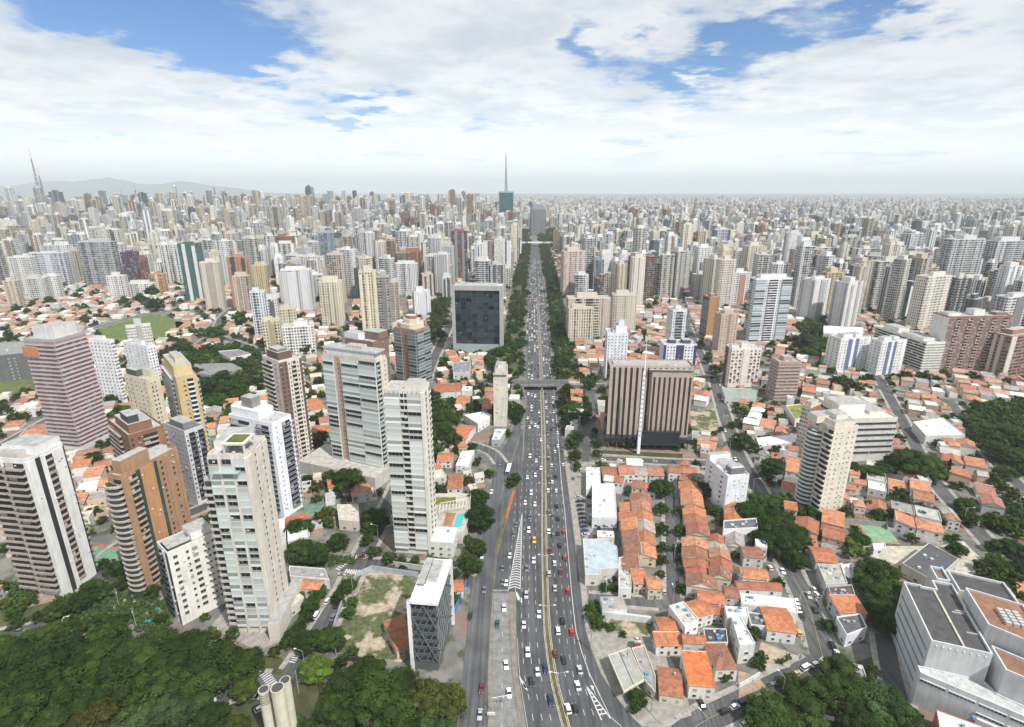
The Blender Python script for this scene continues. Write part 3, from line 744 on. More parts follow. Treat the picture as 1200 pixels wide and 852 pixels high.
# --- left cluster, nearest first
hero('apartment_tower', 'white apartment tower with black vertical strips and stacked rounded balconies at the left edge', 'apartment tower', (32, 541), 699, -22, 73.5, 82, (.70, .70, .68),
     L=(('balc', 2.2, (.38, .33, .29), 1.5), ('strip', .25, (.75, .75, .74), .5), ('balc', 2.4, (.38, .33, .29), 1.9), ('strip', .5, (.72, .72, .7), .3)),
     Rr=(('strip', 1.1, (.74, .74, .72), .25), ('strip', .9, DKW, .1, 'dark_strip', 'glass'), ('strip', .8, (.74, .74, .72), .2), ('balc', 1.3, (.45, .36, .31), .5), ('strip', 1.9, (.73, .73, .72), .2), ('strip', .25, DKW, .22, 'dark_strip', 'glass')),
     boxes=((.35, 1.02, .05, .8, 0, 4.2, (.72, .72, .70)), (.1, .4, .3, .7, 0, 2.4, (.5, .46, .42))), land='black-striped white tower')
hero('construction_tower', 'unfinished pink-grey concrete tower wrapped in scaffold netting', 'tower block', (62, 399), 530, 27, 100, 80, (.38, .35, .35),
     L=(('balc', 1, ('glass', (.66, .62, .64), (.48, .36, .37)), 1.0, (.34, .26, .27)), ('balc', 1, ('glass', (.62, .60, .60), (.47, .43, .43)), 1.0, (.36, .26, .27)), ('balc', 1, ('glass', (.66, .62, .64), (.44, .34, .36)), 1.0, (.28, .2, .21))),
     Rr=tuple(('balc', 1, ('glass', (.68, .64, .66), (.50+.05*(i % 2), .43, .45)), .9, (.30+.04*(i % 2), .23, .24)) for i in range(4)), boxes=((.15, .85, .1, .8, 0, 8, (.62, .62, .62)), (.85, 1.05, .1, .9, 0, 3.5, (.5, .42, .42))), par=.6, land='pink scaffolded tower',
     extra=lambda r, wr, wl, h: (blockpart(r, -1.5, 0, wl*.55, wl+1.2, h-12, h-5, (.52, .21, .12), 'brick_infill'), blockpart(r, -6, wr+6, -6, wl+6, 0.05, 4, (.45, .44, .43), 'podium')))
hero('apartment_tower', 'slim white tower with a grid of small square windows behind the pink scaffolded tower', 'apartment tower', (129, 400), 474, 104, 132, 78, (.78, .79, .80), L=(('win', 1, 6, 1.4, 1.2, (.7, .7, .72)),), Rr=(('win', 1, 3, 1.3, 1.2),), boxes=((.2, .8, .35, .75, 0, 4, None),))
hero('apartment_tower', 'cream-grey twin-winged tower with a tall grey lift core on its roof', 'apartment tower', (147, 383), 438, 128, 176, 30, (.64, .61, .55), L=(('win', 1, 5, 1.1, 1.1), ('strip', .3, (.5, .48, .44))), Rr=(('win', 1, 5, 1.1, 1.1), ('strip', .6, (.36, .35, .35), .08), ('win', 1, 4, 1.1, 1.1)), boxes=((.35, .65, .3, .7, 0, 7, (.5, .5, .5)),))
hero('apartment_tower', 'bright white tower with small dark windows in front of the cream-grey twin-winged tower', 'apartment tower', (172, 407), 452, 144, 182, 62, (.80, .81, .83), L=(('win', 1, 6, 1.5, 1.2, (.7, .7, .7)),), Rr=(('win', 1, 3, 1.4, 1.2),))
hero('apartment_tower', 'cream tower with a dark green glass roof room beside the mustard tower', 'apartment tower', (171, 446), 548, 145, 187, 62, (.66, .59, .44), L=(('win', 1, 5, 1.3, 1.1, (.6, .54, .4)),), Rr=(('strip', .5, (.62, .53, .36), .15), ('win', 1, 2, 1.0, 1.1), ('strip', .6, (.67, .6, .45), .15)),
     boxes=((.15, .6, .5, .95, 0, 4.5, (.07, .10, .085)), (.6, .98, .1, .6, 0, 5, None)), land='green-roofed cream tower')
hero('apartment_tower', 'mustard yellow tower with white balconies on both sides', 'apartment tower', (206, 444), 556, 189, 230, 40, (.55, .42, .20), L=(('balc', 1.2, ('glass', (.7, .72, .75), (.30, .36, .42)), 1.2), ('pl', .4)), Rr=(('pl', .6), ('win', .8, 1, 1.2, 1.2), ('balc', .9, (.70, .70, .70), 1.1), ('pl', .5)),
     boxes=((.05, .95, .15, .85, 0, 6, (.56, .44, .22)), (.3, .7, .3, .7, 6, 9, (.55, .46, .28))), land='mustard yellow tower')
hero('apartment_tower', 'pale grey tower with rows of tiny windows and black balconies on its right side', 'apartment tower', (216, 507), 592, 190, 238, 58, (.58, .58, .62), L=(('win', 1, 6, 1.2, .9, (.5, .5, .54)),), Rr=(('win', .6, 1, 1.0, 1.0), ('balc', 1, (.10, .10, .11), 1.2), ('win', .5, 1, 1.0, 1.0), ('balc', 1, (.10, .10, .11), 1.2)), roof=(.12, .12, .12), boxes=((.2, .8, .2, .8, 0, 3.6, (.22, .22, .23)),))
hero('apartment_tower', 'dark brown brick tower rising just behind the orange brick tower', 'apartment tower', (150, 512), 625, 126, 192, 50, (.22, .115, .07), L=(('balc', 1, (.42, .36, .31), 1.3), ('win', .6, 1, 1.1, 1.2, (.2, .11, .07))), Rr=(('win', .7, 2, 1.1, 1.2, (.2, .11, .07)), ('balc', .8, (.40, .34, .3), 1.1), ('strip', .4, (.3, .15, .08), .2)),
     boxes=((.1, .75, .1, .75, 0, 5, (.23, .12, .07)), (.15, .45, .15, .5, 5, 9, (.06, .055, .06))))
def round_wing(r, wr, wl, h):
    cx, cy, rad = -.6, wl*.62, wl*.52
    b = MB(); N = 18; pts = [(cx+rad*math.cos(6.2832*i/N)*.62, cy+rad*math.sin(6.2832*i/N)) for i in range(N)]; b.prism(pts, 0, h-4, 'glass', (.045, .06, .058), 'slab', (.2, .19, .18)); b.build('round_wing', r)
    n = 19; fh = (h-8)/n; q = [(cx+(rad+.8)*math.cos(6.2832*i/N)*.62, cy+(rad+.8)*math.sin(6.2832*i/N)) for i in range(N)]; s = MB(); s.prism(q, 0, .75, 'paint', (.42, .37, .32), bottom=True); me = s.mesh('balcony_ring')
    for i in range(n+1): link('balcony_ring', me, r).location = (0, 0, 3.5+i*fh)
    g = MB()
    for i in range(60): a = rng.uniform(0, 6.28); d = rng.uniform(.3, 1); x, y, s2 = cx+d*rad*.5*math.cos(a), cy+d*rad*.8*math.sin(a), rng.uniform(.4, .9); g.face([(x-s2, y, h-4+rng.uniform(.2, .8)), (x, y-s2, h-4+rng.uniform(.4, 1.3)), (x+s2, y, h-4+rng.uniform(.2, .9)), (x, y+s2, h-4+rng.uniform(.3, 1.4))], 'leaf', (.05, .09, .03))
    g.build('roof_planting', r)
hero('apartment_tower', 'orange brick tower with a rounded dark glass wing and stepped brick penthouse', 'apartment tower', (141, 560), 697, 126, 207, 74, BRICK,
     L=(('strip', .5, BRICK, .3), ('balc', .8, (.42, .35, .29), 1.0)), Rr=(('strip', .8, BRICK, .35), ('balc', 1.0, (.46, .34, .26), .8), ('strip', .5, (.035, .07, .06), .1, 'glass_strip', 'glass'), ('strip', 1.7, (.46, .24, .11), .3), ('strip', .5, (.035, .07, .06), .1, 'glass_strip', 'glass'), ('win', 1.0, 1, 1.1, 1.3, BRICK), ('strip', .5, BRICK, .5), ('win', 1.0, 1, 1.1, 1.3, BRICK), ('strip', .4, BRICK, .4)),
     boxes=((.08, .55, .2, .9, 0, 6.5, BRICK), (.55, .9, .3, .9, 0, 3, (.55, .54, .53))), extra=round_wing, land='orange brick tower')
hero('apartment_tower', 'shorter white tower with columns of dark windows and a black left side', 'apartment tower', (196, 650), 733, 184, 251, 50, (.72, .70, .65), L=(('balc', 1, (.06, .06, .065), 1.0), ('strip', .3, (.7, .7, .7), .3), ('strip', .6, DKW, .1, 'dark_strip', 'glass')),
     Rr=(('pl', .5), ('win', .5, 1, 1.6, 1.2, (.2, .2, .2)), ('pl', .9), ('win', .4, 1, .9, 1.0, (.2, .2, .2)), ('pl', .3), ('win', .7, 1, 2.0, 1.3, (.2, .2, .2)), ('pl', .5), ('win', .9, 2, .8, .8, (.3, .3, .3)), ('win', .7, 1, 1.0, 1.0, (.2, .2, .2))), roof=(.1, .1, .1), boxes=((.55, 1.0, .2, 1.0, 0, 3.6, (.76, .75, .73)), (.05, .5, .1, .8, 0, 1.6, (.09, .09, .095))))
def tall_extra(r, wr, wl, h):
    wing = blockpart(r, 0.8, wr*.6, wl, wl+3.6, 0, h-10, (.5, .47, .43), 'side_wing')
    for f in range(22):
        o = link('side_balcony', shared(m_balcony(3.4, 3.1, (.50, .46, .42), 1.5, f % 2), 'side_balcony'), r); o.matrix_local = Matrix.Translation((.78, wl+1.8, 4+f*3.1)) @ Matrix.Rotation(R(-90), 4, 'Z')
    b = MB(); z = h
    for (x, y) in ((wr*.08, wl*.08), (wr*.08, wl*.6), (wr*.55, wl*.08), (wr*.55, wl*.6)): b.box(x-.3, x+.3, y-.3, y+.3, z, z+4.2, 'paint', (.66, .62, .55))
    b.box(wr*.05, wr*.6, wl*.05, wl*.64, z+4.2, z+5, 'paint', (.66, .62, .55)); b.build('roof_pergola', r)
    g = MB(); g.box(wr*.12, wr*.52, wl*.12, wl*.55, z+5.0, z+5.3, 'turf', (.07, .10, .03)); g.build('roof_garden', r)
    blockpart(r, -5, wr+6, -4.5, -.02, .06, 8.5, (.60, .56, .49), 'entrance_block')
    c = MB(); c.box(-2.6, 0, wl*.2, wl*.85, h-6.2, h-5.9, 'glass', (.32, .42, .41)); c.build('glass_canopy', r)
hero('apartment_tower', 'tall cream stone tower with glazed teal balconies and a roof garden frame', 'apartment tower', (289, 535), 740, 243, 311, 90, (.60, .56, .49),
     L=(('glz', 1, (.62, .58, .52), TEAL, .9), ('strip', .22, (.62, .58, .51), .9), ('glz', 1, (.62, .58, .52), TEAL, .9), ('strip', .22, (.62, .58, .51), .9), ('glz', 1, (.62, .58, .52), TEAL, .9), ('strip', .2, (.62, .58, .51), 1.1)),
     Rr=(('strip', .8, (.63, .59, .51), .5), ('pl', .6), ('win', .45, 1, .8, 1.0, (.25, .24, .22)), ('strip', 1.1, (.62, .58, .51), .3), ('win', .45, 1, .8, 1.0, (.25, .24, .22)), ('strip', .8, (.62, .58, .51), .4)),
     boxes=((.62, .98, .3, .98, 0, 5, (.62, .58, .52)), (.3, .6, .66, .98, 0, 4, (.70, .69, .66))), extra=tall_extra, land='tall cream stone tower')
def crown_extra(r, wr, wl, h):
    b = MB(); N = 10; pts = [(wr*.15+(wr*.75)*i/N, wl*1.0+2.2*math.sin(math.pi*i/N)) for i in range(N+1)]
    b.prism([(wr*.15, wl*.35), (wr*.9, wl*.35)]+pts[::-1], h, h+5, 'paint', (.80, .80, .82)); b.build('curved_penthouse', r)
    blockpart(r, wr*.3, wr*.72, wl*.55, wl*.8, h+5, h+11, (.24, .22, .21), 'lift_tower')
hero('apartment_tower', 'slender white tower with dark bay balconies, curved white penthouse and brown lift tower', 'apartment tower', (318, 498), 608, 268, 341, 66, (.78, .79, .83), L=(('balc', 1.3, (.45, .45, .48), 1.6), ('pl', .4), ('balc', .8, ('glass', (.6, .6, .65), (.10, .12, .15)), 1.0), ('pl', .2)),
     Rr=(('pl', .35), ('win', .4, 1, .6, .7, (.5, .5, .55)), ('pl', .5), ('balc', 1.1, ('glass', (.55, .55, .6), (.09, .11, .14)), 1.1), ('pl', .25)), boxes=(), extra=crown_extra, land='curved-penthouse white tower')
hero('apartment_tower', 'cream tower with dark brown vertical bands and a brown roof block', 'apartment tower', (326, 425), 548, 307, 353, 50, (.68, .62, .54), L=(('balc', 1, (.66, .62, .55), 1.0), ('win', .7, 1, 1.4, 1.3, (.5, .46, .4))),
     Rr=(('bandwin', .7, BROWN, 1.1), ('bandwin', .5, BROWN, .8), ('win', .5, 1, .9, 1.1, (.5, .46, .4)), ('balc', .7, (.62, .56, .48), .8), ('win', .5, 1, 1.0, 1.1, (.5, .46, .4)), ('bandwin', .35, BROWN, .6)), boxes=((.15, .75, .2, .85, 0, 5, (.13, .085, .07)), (.2, .65, .3, .8, 5, 6.6, (.2, .18, .17))), land='brown-banded cream tower')
hero('apartment_tower', 'wide tower of teal glazed balconies with an orange stone column of windows', 'apartment tower', (440, 423), 562, 378, 452, 68, (.64, .57, .50),
     L=(('glz', 1.1, (.74, .73, .70), (.62, .68, .66), 1.2), ('bandwin', .75, (.50, .36, .28), .7), ('glz', 1.7, (.74, .73, .70), (.62, .68, .66), 1.2), ('glz', 1.7, (.74, .73, .70), (.62, .68, .66), 1.2)), Rr=(('balc', .7, ('glass', (.66, .58, .5), (.34, .46, .45)), .9), ('strip', .5, (.66, .54, .44), .3), ('win', .6, 1, .8, 1.1, (.55, .48, .4))),
     boxes=((.1, .9, .05, .95, 0, 4.2, (.62, .66, .68)), (.05, .95, 0.0, 1.0, 4.2, 5.0, (.58, .52, .45)), (.3, .8, .3, .6, 5.0, 7.0, (.5, .47, .43))), extra=lambda r, wr, wl, h: blockpart(r, -14, wr+3, -3, wl+18, .06, 9, (.50, .48, .44), 'podium', (.42, .40, .36)), land='wide teal glazed tower')
def slim_extra(r, wr, wl, h):
    b = MB()
    for i in range(9): b.box(-.6, -.3, wl*(.03+.94*i/8)-.12, wl*(.03+.94*i/8)+.12, h-9, h+.5, 'paint', (.62, .60, .54))
    b.build('roof_fins', r)
hero('apartment_tower', 'tallest slim tower of pale teal glass boxes in an offset cream grid', 'apartment tower', (496, 459), 650, 450, 503, 84, (.64, .61, .54),
     L=(('glz', 1.5, (.64, .61, .54), (.66, .70, .68), 1.1), ('balc', .7, (.62, .59, .52), .8), ('glz', 1.35, (.64, .61, .54), (.66, .70, .68), .9), ('strip', .25, (.66, .63, .56), 1.2)), Rr=(('strip', .7, (.67, .64, .57), .3), ('balc', .8, (.66, .63, .56), .7), ('strip', .9, (.67, .64, .57), .3), ('balc', .8, (.66, .63, .56), .7)),
     boxes=((.1, .85, .05, .5, 0, 3.2, (.64, .61, .55)),), extra=slim_extra, land='slim teal glass tower')
hero('apartment_tower', 'brown brick block with a white glazed penthouse behind the wide teal glazed tower', 'apartment tower', (437, 402), 478, 404, 455, 62, (.22, .13, .10), L=(('win', 1, 4, 1.3, 1.3, (.4, .36, .32)),), Rr=(('win', 1, 4, 1.2, 1.3, (.4, .36, .32)),), boxes=((0.0, .5, .5, 1.0, 0, 6, (.72, .73, .76)), (.4, 1.0, 0.0, .6, 0, 7, (.21, .125, .10))))
def octo(r, wr, wl, h):
    N = 8; c = (wr/2, wl/2)
    for k, (s, z0, z1, col) in enumerate(((.72, 0, 4.5, (.66, .58, .46)), (.5, 4.5, 8.5, (.62, .54, .44)), (.34, 8.5, 11.5, (.30, .16, .13)))):
        b = MB(); b.prism([(c[0]+wr*.68*s*math.cos(6.2832*(i+.5)/N), c[1]+wl*.68*s*math.sin(6.2832*(i+.5)/N)) for i in range(N)], h+z0, h+z1, 'paint', col, 'slab', (.5, .48, .44)); b.build('penthouse_tier', r)
hero('apartment_tower', 'brick tower with curved glazed balconies and a stepped octagonal cream penthouse', 'apartment tower', (487, 388), 462, 462, 503, 60, (.36, .22, .16), L=(('glz', .8, (.55, .54, .53), (.20, .25, .26), 1.2), ('bandwin', .7, (.38, .22, .15), 1.0), ('glz', .9, (.55, .54, .53), (.20, .25, .26), 1.2)), Rr=(('glz', 1, (.55, .54, .53), (.20, .25, .26), 1.4), ('glz', 1, (.55, .54, .53), (.20, .25, .26), 1.0)), boxes=(), extra=octo, land='octagonal-topped brick tower')
def cube_extra(r, wr, wl, h):
    b = MB(); col = (.40, .385, .36)
    b.box(-1.6, 0, -1.0, 2.6, 0, h+2, 'paint', col); b.box(-1.6, 0, wl-2.6, wl+1.0, 0, h+2, 'paint', col); b.box(-1.6, 0, 2.602, wl-2.602, h-3.4, h+2, 'paint', col); b.build('concrete_frame', r)
    n, mrow = 8, 14; z0 = 11.0
    p = MB(); W1 = (wl-5.4)/n; H1 = (h-3.6-z0)/mrow
    k = 0
    for i in range(n):
        for j in range(mrow):
            if k < 100 and j >= 1: pass
            g = rng.uniform(.3, 1.9); key = ('cw', round(g, 1))  # panel tones vary to paint in a patchwork of reflections
            if key not in MC:
                q = MB(); gg = round(g, 1); q.box(-W1/2+.06, W1/2-.06, -.25, -.02, .05, H1-.05, 'glass', (.022*gg, .034*gg, .042*gg)); MC[key] = q
            M = Matrix.Translation((0, wl-2.7-W1*(i+.5), z0+j*H1)) @ Matrix.Rotation(R(-90), 4, 'Z')
            if k < 100: o = link('glass_panel', shared(key, 'glass_panel'), r); o.matrix_local = M
            else: p.add(MC[key], M)
            k += 1
    p.build('glass_panel', r, kind='stuff')
    q = MB()
    for i in range(n+1): yy = 2.7+W1*i; q.box(-.5, -.26, yy-.16, yy+.16, z0, h-3.6, 'metal', (.10, .105, .11))
    q.build('mullion', r)
    t = MB()
    for i in range(12): yy = 2.8+(wl-5.6)*i/12; t.box(-.3, -.02, yy+.06, yy+(wl-5.6)/12-.06, .5, z0-.6, 'glass', (.34, .40, .43))
    t.build('lobby_glass', r)
hero('office_tower', 'black glass office block in a thick concrete frame beside the avenue', 'office block', (588, 337), 414, 530, 595, 86, (.36, .35, .33), L=(('pl', 1),), Rr=(('pl', 1), ('win', .5, 1, 1.2, 1.2), ('pl', 1)), boxes=((.15, .8, .1, .9, 0, 2.2, (.62, .63, .64)),), dims=(24, None), extra=cube_extra, land='black glass office block', roof=(.5, .5, .5))
hero('office_building', 'blank narrow cream slab with a planted roof terrace beside the avenue', 'office building', (593.3, 440), 500, 578, 594.4, 88, (.66, .62, .53), L=(('pl', 1),), Rr=(('win', 1, 6, 1.2, 1.2), ('pl', .3)), dims=(26, None), boxes=((.15, .95, .1, .9, 0, 3.6, (.62, .58, .5)), (.3, .7, .3, .7, 3.6, 6, (.7, .69, .66)), (-.02, .02, 0.0, 1.0, -.6, .8, (.16, .15, .14), 'roof_edge')), land='blank cream slab')
# --- right of the avenue
STONE = (.43, .36, .30)
def striped_face(n, gl, base=STONE): return tuple(q for i in range(n) for q in (('strip', 1.0, base, .45, 'stone_pier'), ('strip', .8, gl, .05, 'window_strip', 'glass')))+(('strip', 1.0, base, .45, 'stone_pier'),)
def office_extra(r, wr, wl, h):
    b = MB(); b.box(wr*.50, wr*.985, -3.2, -.5, 8, h-2.5, 'paint', STONE, 'slab', (.16, .15, .15)); o = b.build('front_bay', r)
    k = m_panel(1.5, h-16, (.05, .038, .034), .1, 'glass'); k2 = m_panel(1.6, h-12, (.47, .37, .31), .4)
    for i in range(8):
        x = wr*.50+(wr*.485)*(i+.5)/8
        q = link('window_strip', shared(k, 'window_strip'), r); q.matrix_local = Matrix.Translation((x, -3.2, 10))
    blockpart(r, wr*.46, wr*.97, -3.0, -.55, h-2.5, h-.8, (.10, .09, .09), 'roof_vent')
    c = MB(); c.box(-1, wr+1, -7.5, -.5, 5.2, 8.0, 'glass', (.02, .024, .027)); c.box(wr*.35, wr*.86, -10.5, -7.55, 4.6, 15, 'glass', (.028, .032, .035)); c.build('glass_canopy', r)
    l = MB()
    for i in range(11): l.box(wr*(.02+i*.096)-.4, wr*(.02+i*.096)+.4, -6.9, -6.1, 0, 5.2, 'paint', (.10, .09, .085))
    l.build('colonnade', r)
hero('office_block', 'brown stone office block with dark vertical window slots and a black glass side', 'office block', (715, 430), 520, 707, 813.5, -3, STONE, Rr=striped_face(14, (.045, .034, .03)), L=(('strip', 1, (.015, .016, .02), .1, 'glass_wall', 'glass'),), dims=(None, 16), boxes=((.05, .95, .3, .8, 0, 1.5, (.56, .5, .44)),), par=1.2, extra=office_extra, land='brown striped office block', roof=(.35, .32, .29))
hero('apartment_tower', 'stepped white block with tiny windows left behind the brown striped office block', 'apartment block', (712, 391), 446, 711, 736.5, -3, (.76, .78, .82), Rr=(('win', 1, 6, 1.0, 1.0, (.6, .6, .65)),), L=(('win', 1, 3, 1, 1),), dims=(None, 18), boxes=((.42, .95, .2, .9, 0, 7, (.78, .8, .84)), (.55, .8, .3, .8, 7, 12, (.76, .78, .82)), (.3, .45, .3, .7, 0, 3, None)))
hero('apartment_block', 'white block with navy blue vertical bands behind the brown striped office block', 'apartment block', (778, 404), 444, 776, 817, -3, (.78, .78, .82), Rr=(('bandwin', .35, (.06, .06, .15), .7), ('win', 1.2, 3, 1.3, 1.2, (.6, .6, .66)), ('bandwin', .5, (.06, .06, .15), .8), ('bandwin', .5, (.06, .06, .15), .8), ('win', 1.2, 3, 1.3, 1.2, (.6, .6, .66)), ('bandwin', .35, (.06, .06, .15), .7)), dims=(None, 18), boxes=((.2, .4, .3, .8, 0, 3.5, (.07, .07, .17)), (.6, .85, .3, .8, 0, 3.5, (.07, .07, .17))))
hero('apartment_tower', 'narrow white tower with grey balconies behind the navy banded block', 'apartment tower', (789, 364), 424, 787, 805, 2, (.76, .77, .78), Rr=(('win', .4, 1, 1.1, 1.2), ('balc', .9, ('glass', (.66, .66, .68), (.25, .28, .3)), 1.0), ('win', .4, 1, 1.1, 1.2)), dims=(None, 20))
def checker(r, wr, wl, h):
    k = m_panel(2.3, 1.8, (.16, .04, .06), .05)
    for i in range(8):
        for j in range(9):
            if (i+j) % 2 == 0 and i not in (3, 4):
                o = link('maroon_panel', shared(k, 'maroon_panel'), r); o.matrix_local = Matrix.Translation((wr*(i+.5)/8, -.12, 6+j*(h-9)/9))
hero('apartment_tower', 'white tower with a maroon checkerboard of panels and a central white shaft', 'apartment tower', (858, 409), 454, 851, 893, 4, (.72, .69, .62), Rr=(('win', 1, 3, 1.3, 1.2, (.4, .3, .3)), ('strip', .5, (.74, .71, .64), .5), ('win', 1, 3, 1.3, 1.2, (.4, .3, .3))), L=(('bandwin', 1, (.16, .04, .06), 1), ('win', 1, 2, 1.1, 1.1)), boxes=((.35, .65, .2, .8, 0, 5, None), (.05, .3, .3, .8, 0, 2.4, None)), extra=checker, land='maroon checkered tower')
hero('apartment_tower', 'pinkish concrete shell tower wrapped in safety netting beside the maroon checkered tower', 'tower block', (913, 425), 470, 908, 939.5, 3, (.40, .32, .28), Rr=tuple(('balc', 1, ('glass', (.54, .45, .40), (.44, .35, .31)), .7, (.30, .23, .2)) for i in range(3)), L=(('balc', 1, ('glass', (.5, .42, .38), (.40, .31, .28)), .6, (.28, .21, .19)),), dims=(None, 14), boxes=((.3, .7, .3, .8, 0, 4, None),))
hero('apartment_tower', 'large white tower of wide stacked white balconies with glass railings', 'apartment tower', (886, 327), 404, 880, 929, 6, (.74, .75, .77), Rr=(('glz', 1, (.78, .78, .80), (.46, .52, .55), 1.4), ('win', .35, 1, 1.2, 1.2), ('balc', .9, (.78, .78, .80), 1.6), ('win', .35, 1, 1.2, 1.2), ('glz', 1, (.78, .78, .80), (.46, .52, .55), 1.4)), L=(('glz', 1, (.78, .78, .8), (.4, .46, .5), 1.0), ('win', 1, 3, 1.2, 1.2)), boxes=((.15, .85, .2, .8, 0, 5, (.76, .76, .76)),), land='large white balcony tower', extra=lambda r, wr, wl, h: blockpart(r, -6, wr+5, -8, wl, .06, 3.5, (.6, .6, .6), 'podium'))
hero('apartment_tower', 'beige and rust brown tower left of the large white balcony tower', 'apartment tower', (846, 369), 414, 838, 866, 20, (.48, .38, .31), Rr=(('win', 1, 2, 1.2, 1.2, (.4, .3, .25)), ('bandwin', .5, (.34, .24, .19), .9), ('win', 1, 2, 1.2, 1.2, (.4, .3, .25))), L=(('win', 1, 3, 1.1, 1.1),), boxes=((.25, .75, .2, .8, 0, 4, (.5, .4, .34)),))
hero('apartment_tower', 'narrow rust orange tower with a dark glazed left side', 'apartment tower', (832, 349), 398, 827, 843, 10, (.38, .21, .09), Rr=(('strip', .8, (.4, .22, .09), .2), ('win', .5, 1, 1.1, 1.1, (.3, .2, .1))), L=(('glz', 1, (.5, .5, .52), (.10, .13, .17), .8),), dims=(None, 16))
def curved_wing(r, wr, wl, h):
    N = 14; cx, cy, ra = 2.0, wl*.78, 6.2
    pts = [(cx+ra*math.cos(R(60+240*i/N)), cy+ra*math.sin(R(60+240*i/N))*.9) for i in range(N+1)]
    b = MB(); b.prism(pts, 0, h-5, 'glass', (.05, .075, .09), 'slab', (.4, .4, .38)); b.build('round_wing', r)
    q = [(cx+(ra+.7)*math.cos(R(60+240*i/N)), cy+(ra+.7)*math.sin(R(60+240*i/N))*.9) for i in range(N+1)]; s = MB(); s.prism(q, 0, 1.0, 'paint', (.66, .65, .60), bottom=True); me = s.mesh('balcony_ring')
    n = 18
    for i in range(n): link('balcony_ring', me, r).location = (0, 0, 3.4+i*(h-8)/n)
    blockpart(r, -4, wr*.6, wl*.55, wl, h, h+4.2, (.66, .62, .52), 'penthouse')
hero('apartment_tower', 'cream tower with a rounded glazed balcony corner and scattered small windows', 'apartment tower', (978, 503), 605, 953, 1006, 12, (.67, .62, .52), Rr=(('pl', .1), ('win', 1, 2, .7, .6, (.55, .5, .42)), ('pl', .25), ('win', 1, 2, .7, .6, (.55, .5, .42)), ('pl', .1)), L=(('win', 1, 1, 1.6, 1.4, (.6, .56, .5)), ('strip', .25, (.52, .45, .33), .3), ('balc', .8, (.66, .63, .56), 1.0)), boxes=((.1, .95, .1, .95, 0, 3.2, None), (.3, .8, .3, .8, 3.2, 6, (.68, .63, .54))), extra=curved_wing, land='rounded-balcony cream tower')
hero('office_block', 'white office block with black ribbon windows and a big white roof box', 'office block', (999, 492), 541, 962, 1052, 4, (.62, .60, .55), Rr=(('rib', 1, 1.8, (.03, .035, .042), (.66, .65, .62)),), L=(('rib', 1, 1.8, (.03, .035, .042), (.66, .65, .62)),), dims=(None, 40), boxes=((-.1, .5, .28, .7, 0, 6.5, (.76, .74, .70)), (.55, .9, .2, .75, 0, 2.2, (.66, .62, .55))), roof=(.6, .57, .5), fl=6, land='white ribbon-window office block', ground=4.5)
hero('apartment_block', 'cream block with a red brick front, left of the white ribbon-window office block', 'apartment block', (950, 478), 531, 940, 962, 35, (.66, .60, .50), Rr=(('bandwin', 1, (.36, .15, .11), .9), ('bandwin', 1, (.36, .15, .11), .9)), L=(('win', 1, 4, 1.0, 1.0),), boxes=((.2, .9, .2, .9, 0, 3, (.6, .52, .42)),))
hero('apartment_block', 'wide red-brown apartment slab with rows of white-edged windows', 'apartment block', (1113, 372), 437, 1107, 1188, 4, (.25, .14, .11), Rr=tuple(q for i in range(5) for q in (('win', 1.2, 3, 1.7, 1.4, (.62, .54, .5)), ('balc', .7, (.46, .34, .3), .8)))+(('win', .8, 2, 1.7, 1.4, (.5, .42, .38)),), L=(('strip', 1, (.74, .72, .68), .1),), dims=(None, 20), boxes=((.05, .25, .3, .8, 0, 3, (.66, .65, .62)), (.45, .62, .3, .8, 0, 6, (.72, .71, .68)), (.8, .95, .3, .7, 0, 3, None)), land='red-brown apartment slab')
hero('apartment_block', 'long white block with a shaded stepped window wall in front of the red-brown slab', 'apartment block', (1086, 402), 438, 1042, 1108, 6, (.72, .71, .66), Rr=(('rib', 1, 1.1, (.22, .25, .24), (.72, .71, .66)),), L=tuple(('balc', 1, (.60, .62, .58), 1.0) for i in range(8)), boxes=((.1, .9, .1, .5, 0, 3, (.74, .73, .7)), (.2, .8, .6, .9, 0, 5, (.74, .73, .7))), dims=(None, 70), fl=10)
BLUE = (.16, .20, .32)
for T, L_, R_, by, w in (((986, 398), 971, 1021, 436, 'left'), ((1034, 401), 1021, 1063, 440, 'right')):
    hero('apartment_block', f'white slab with slate blue vertical strips, {w} one of the twins', 'apartment block', T, by, L_, R_, 14, (.72, .72, .70), Rr=(('win', .8, 2, 1.1, 1.1, (.6, .6, .6)), ('bandwin', .45, BLUE, .9), ('strip', .3, (.76, .76, .75), .4), ('bandwin', .45, BLUE, .9), ('win', .8, 2, 1.1, 1.1, (.6, .6, .6)), ('strip', .4, (.76, .76, .75), .2)), L=(('win', 1, 3, 1.3, 1.1),), boxes=((.2, .5, .3, .8, 0, 3.4, None), (.6, .8, .3, .8, 0, 3.4, None)))
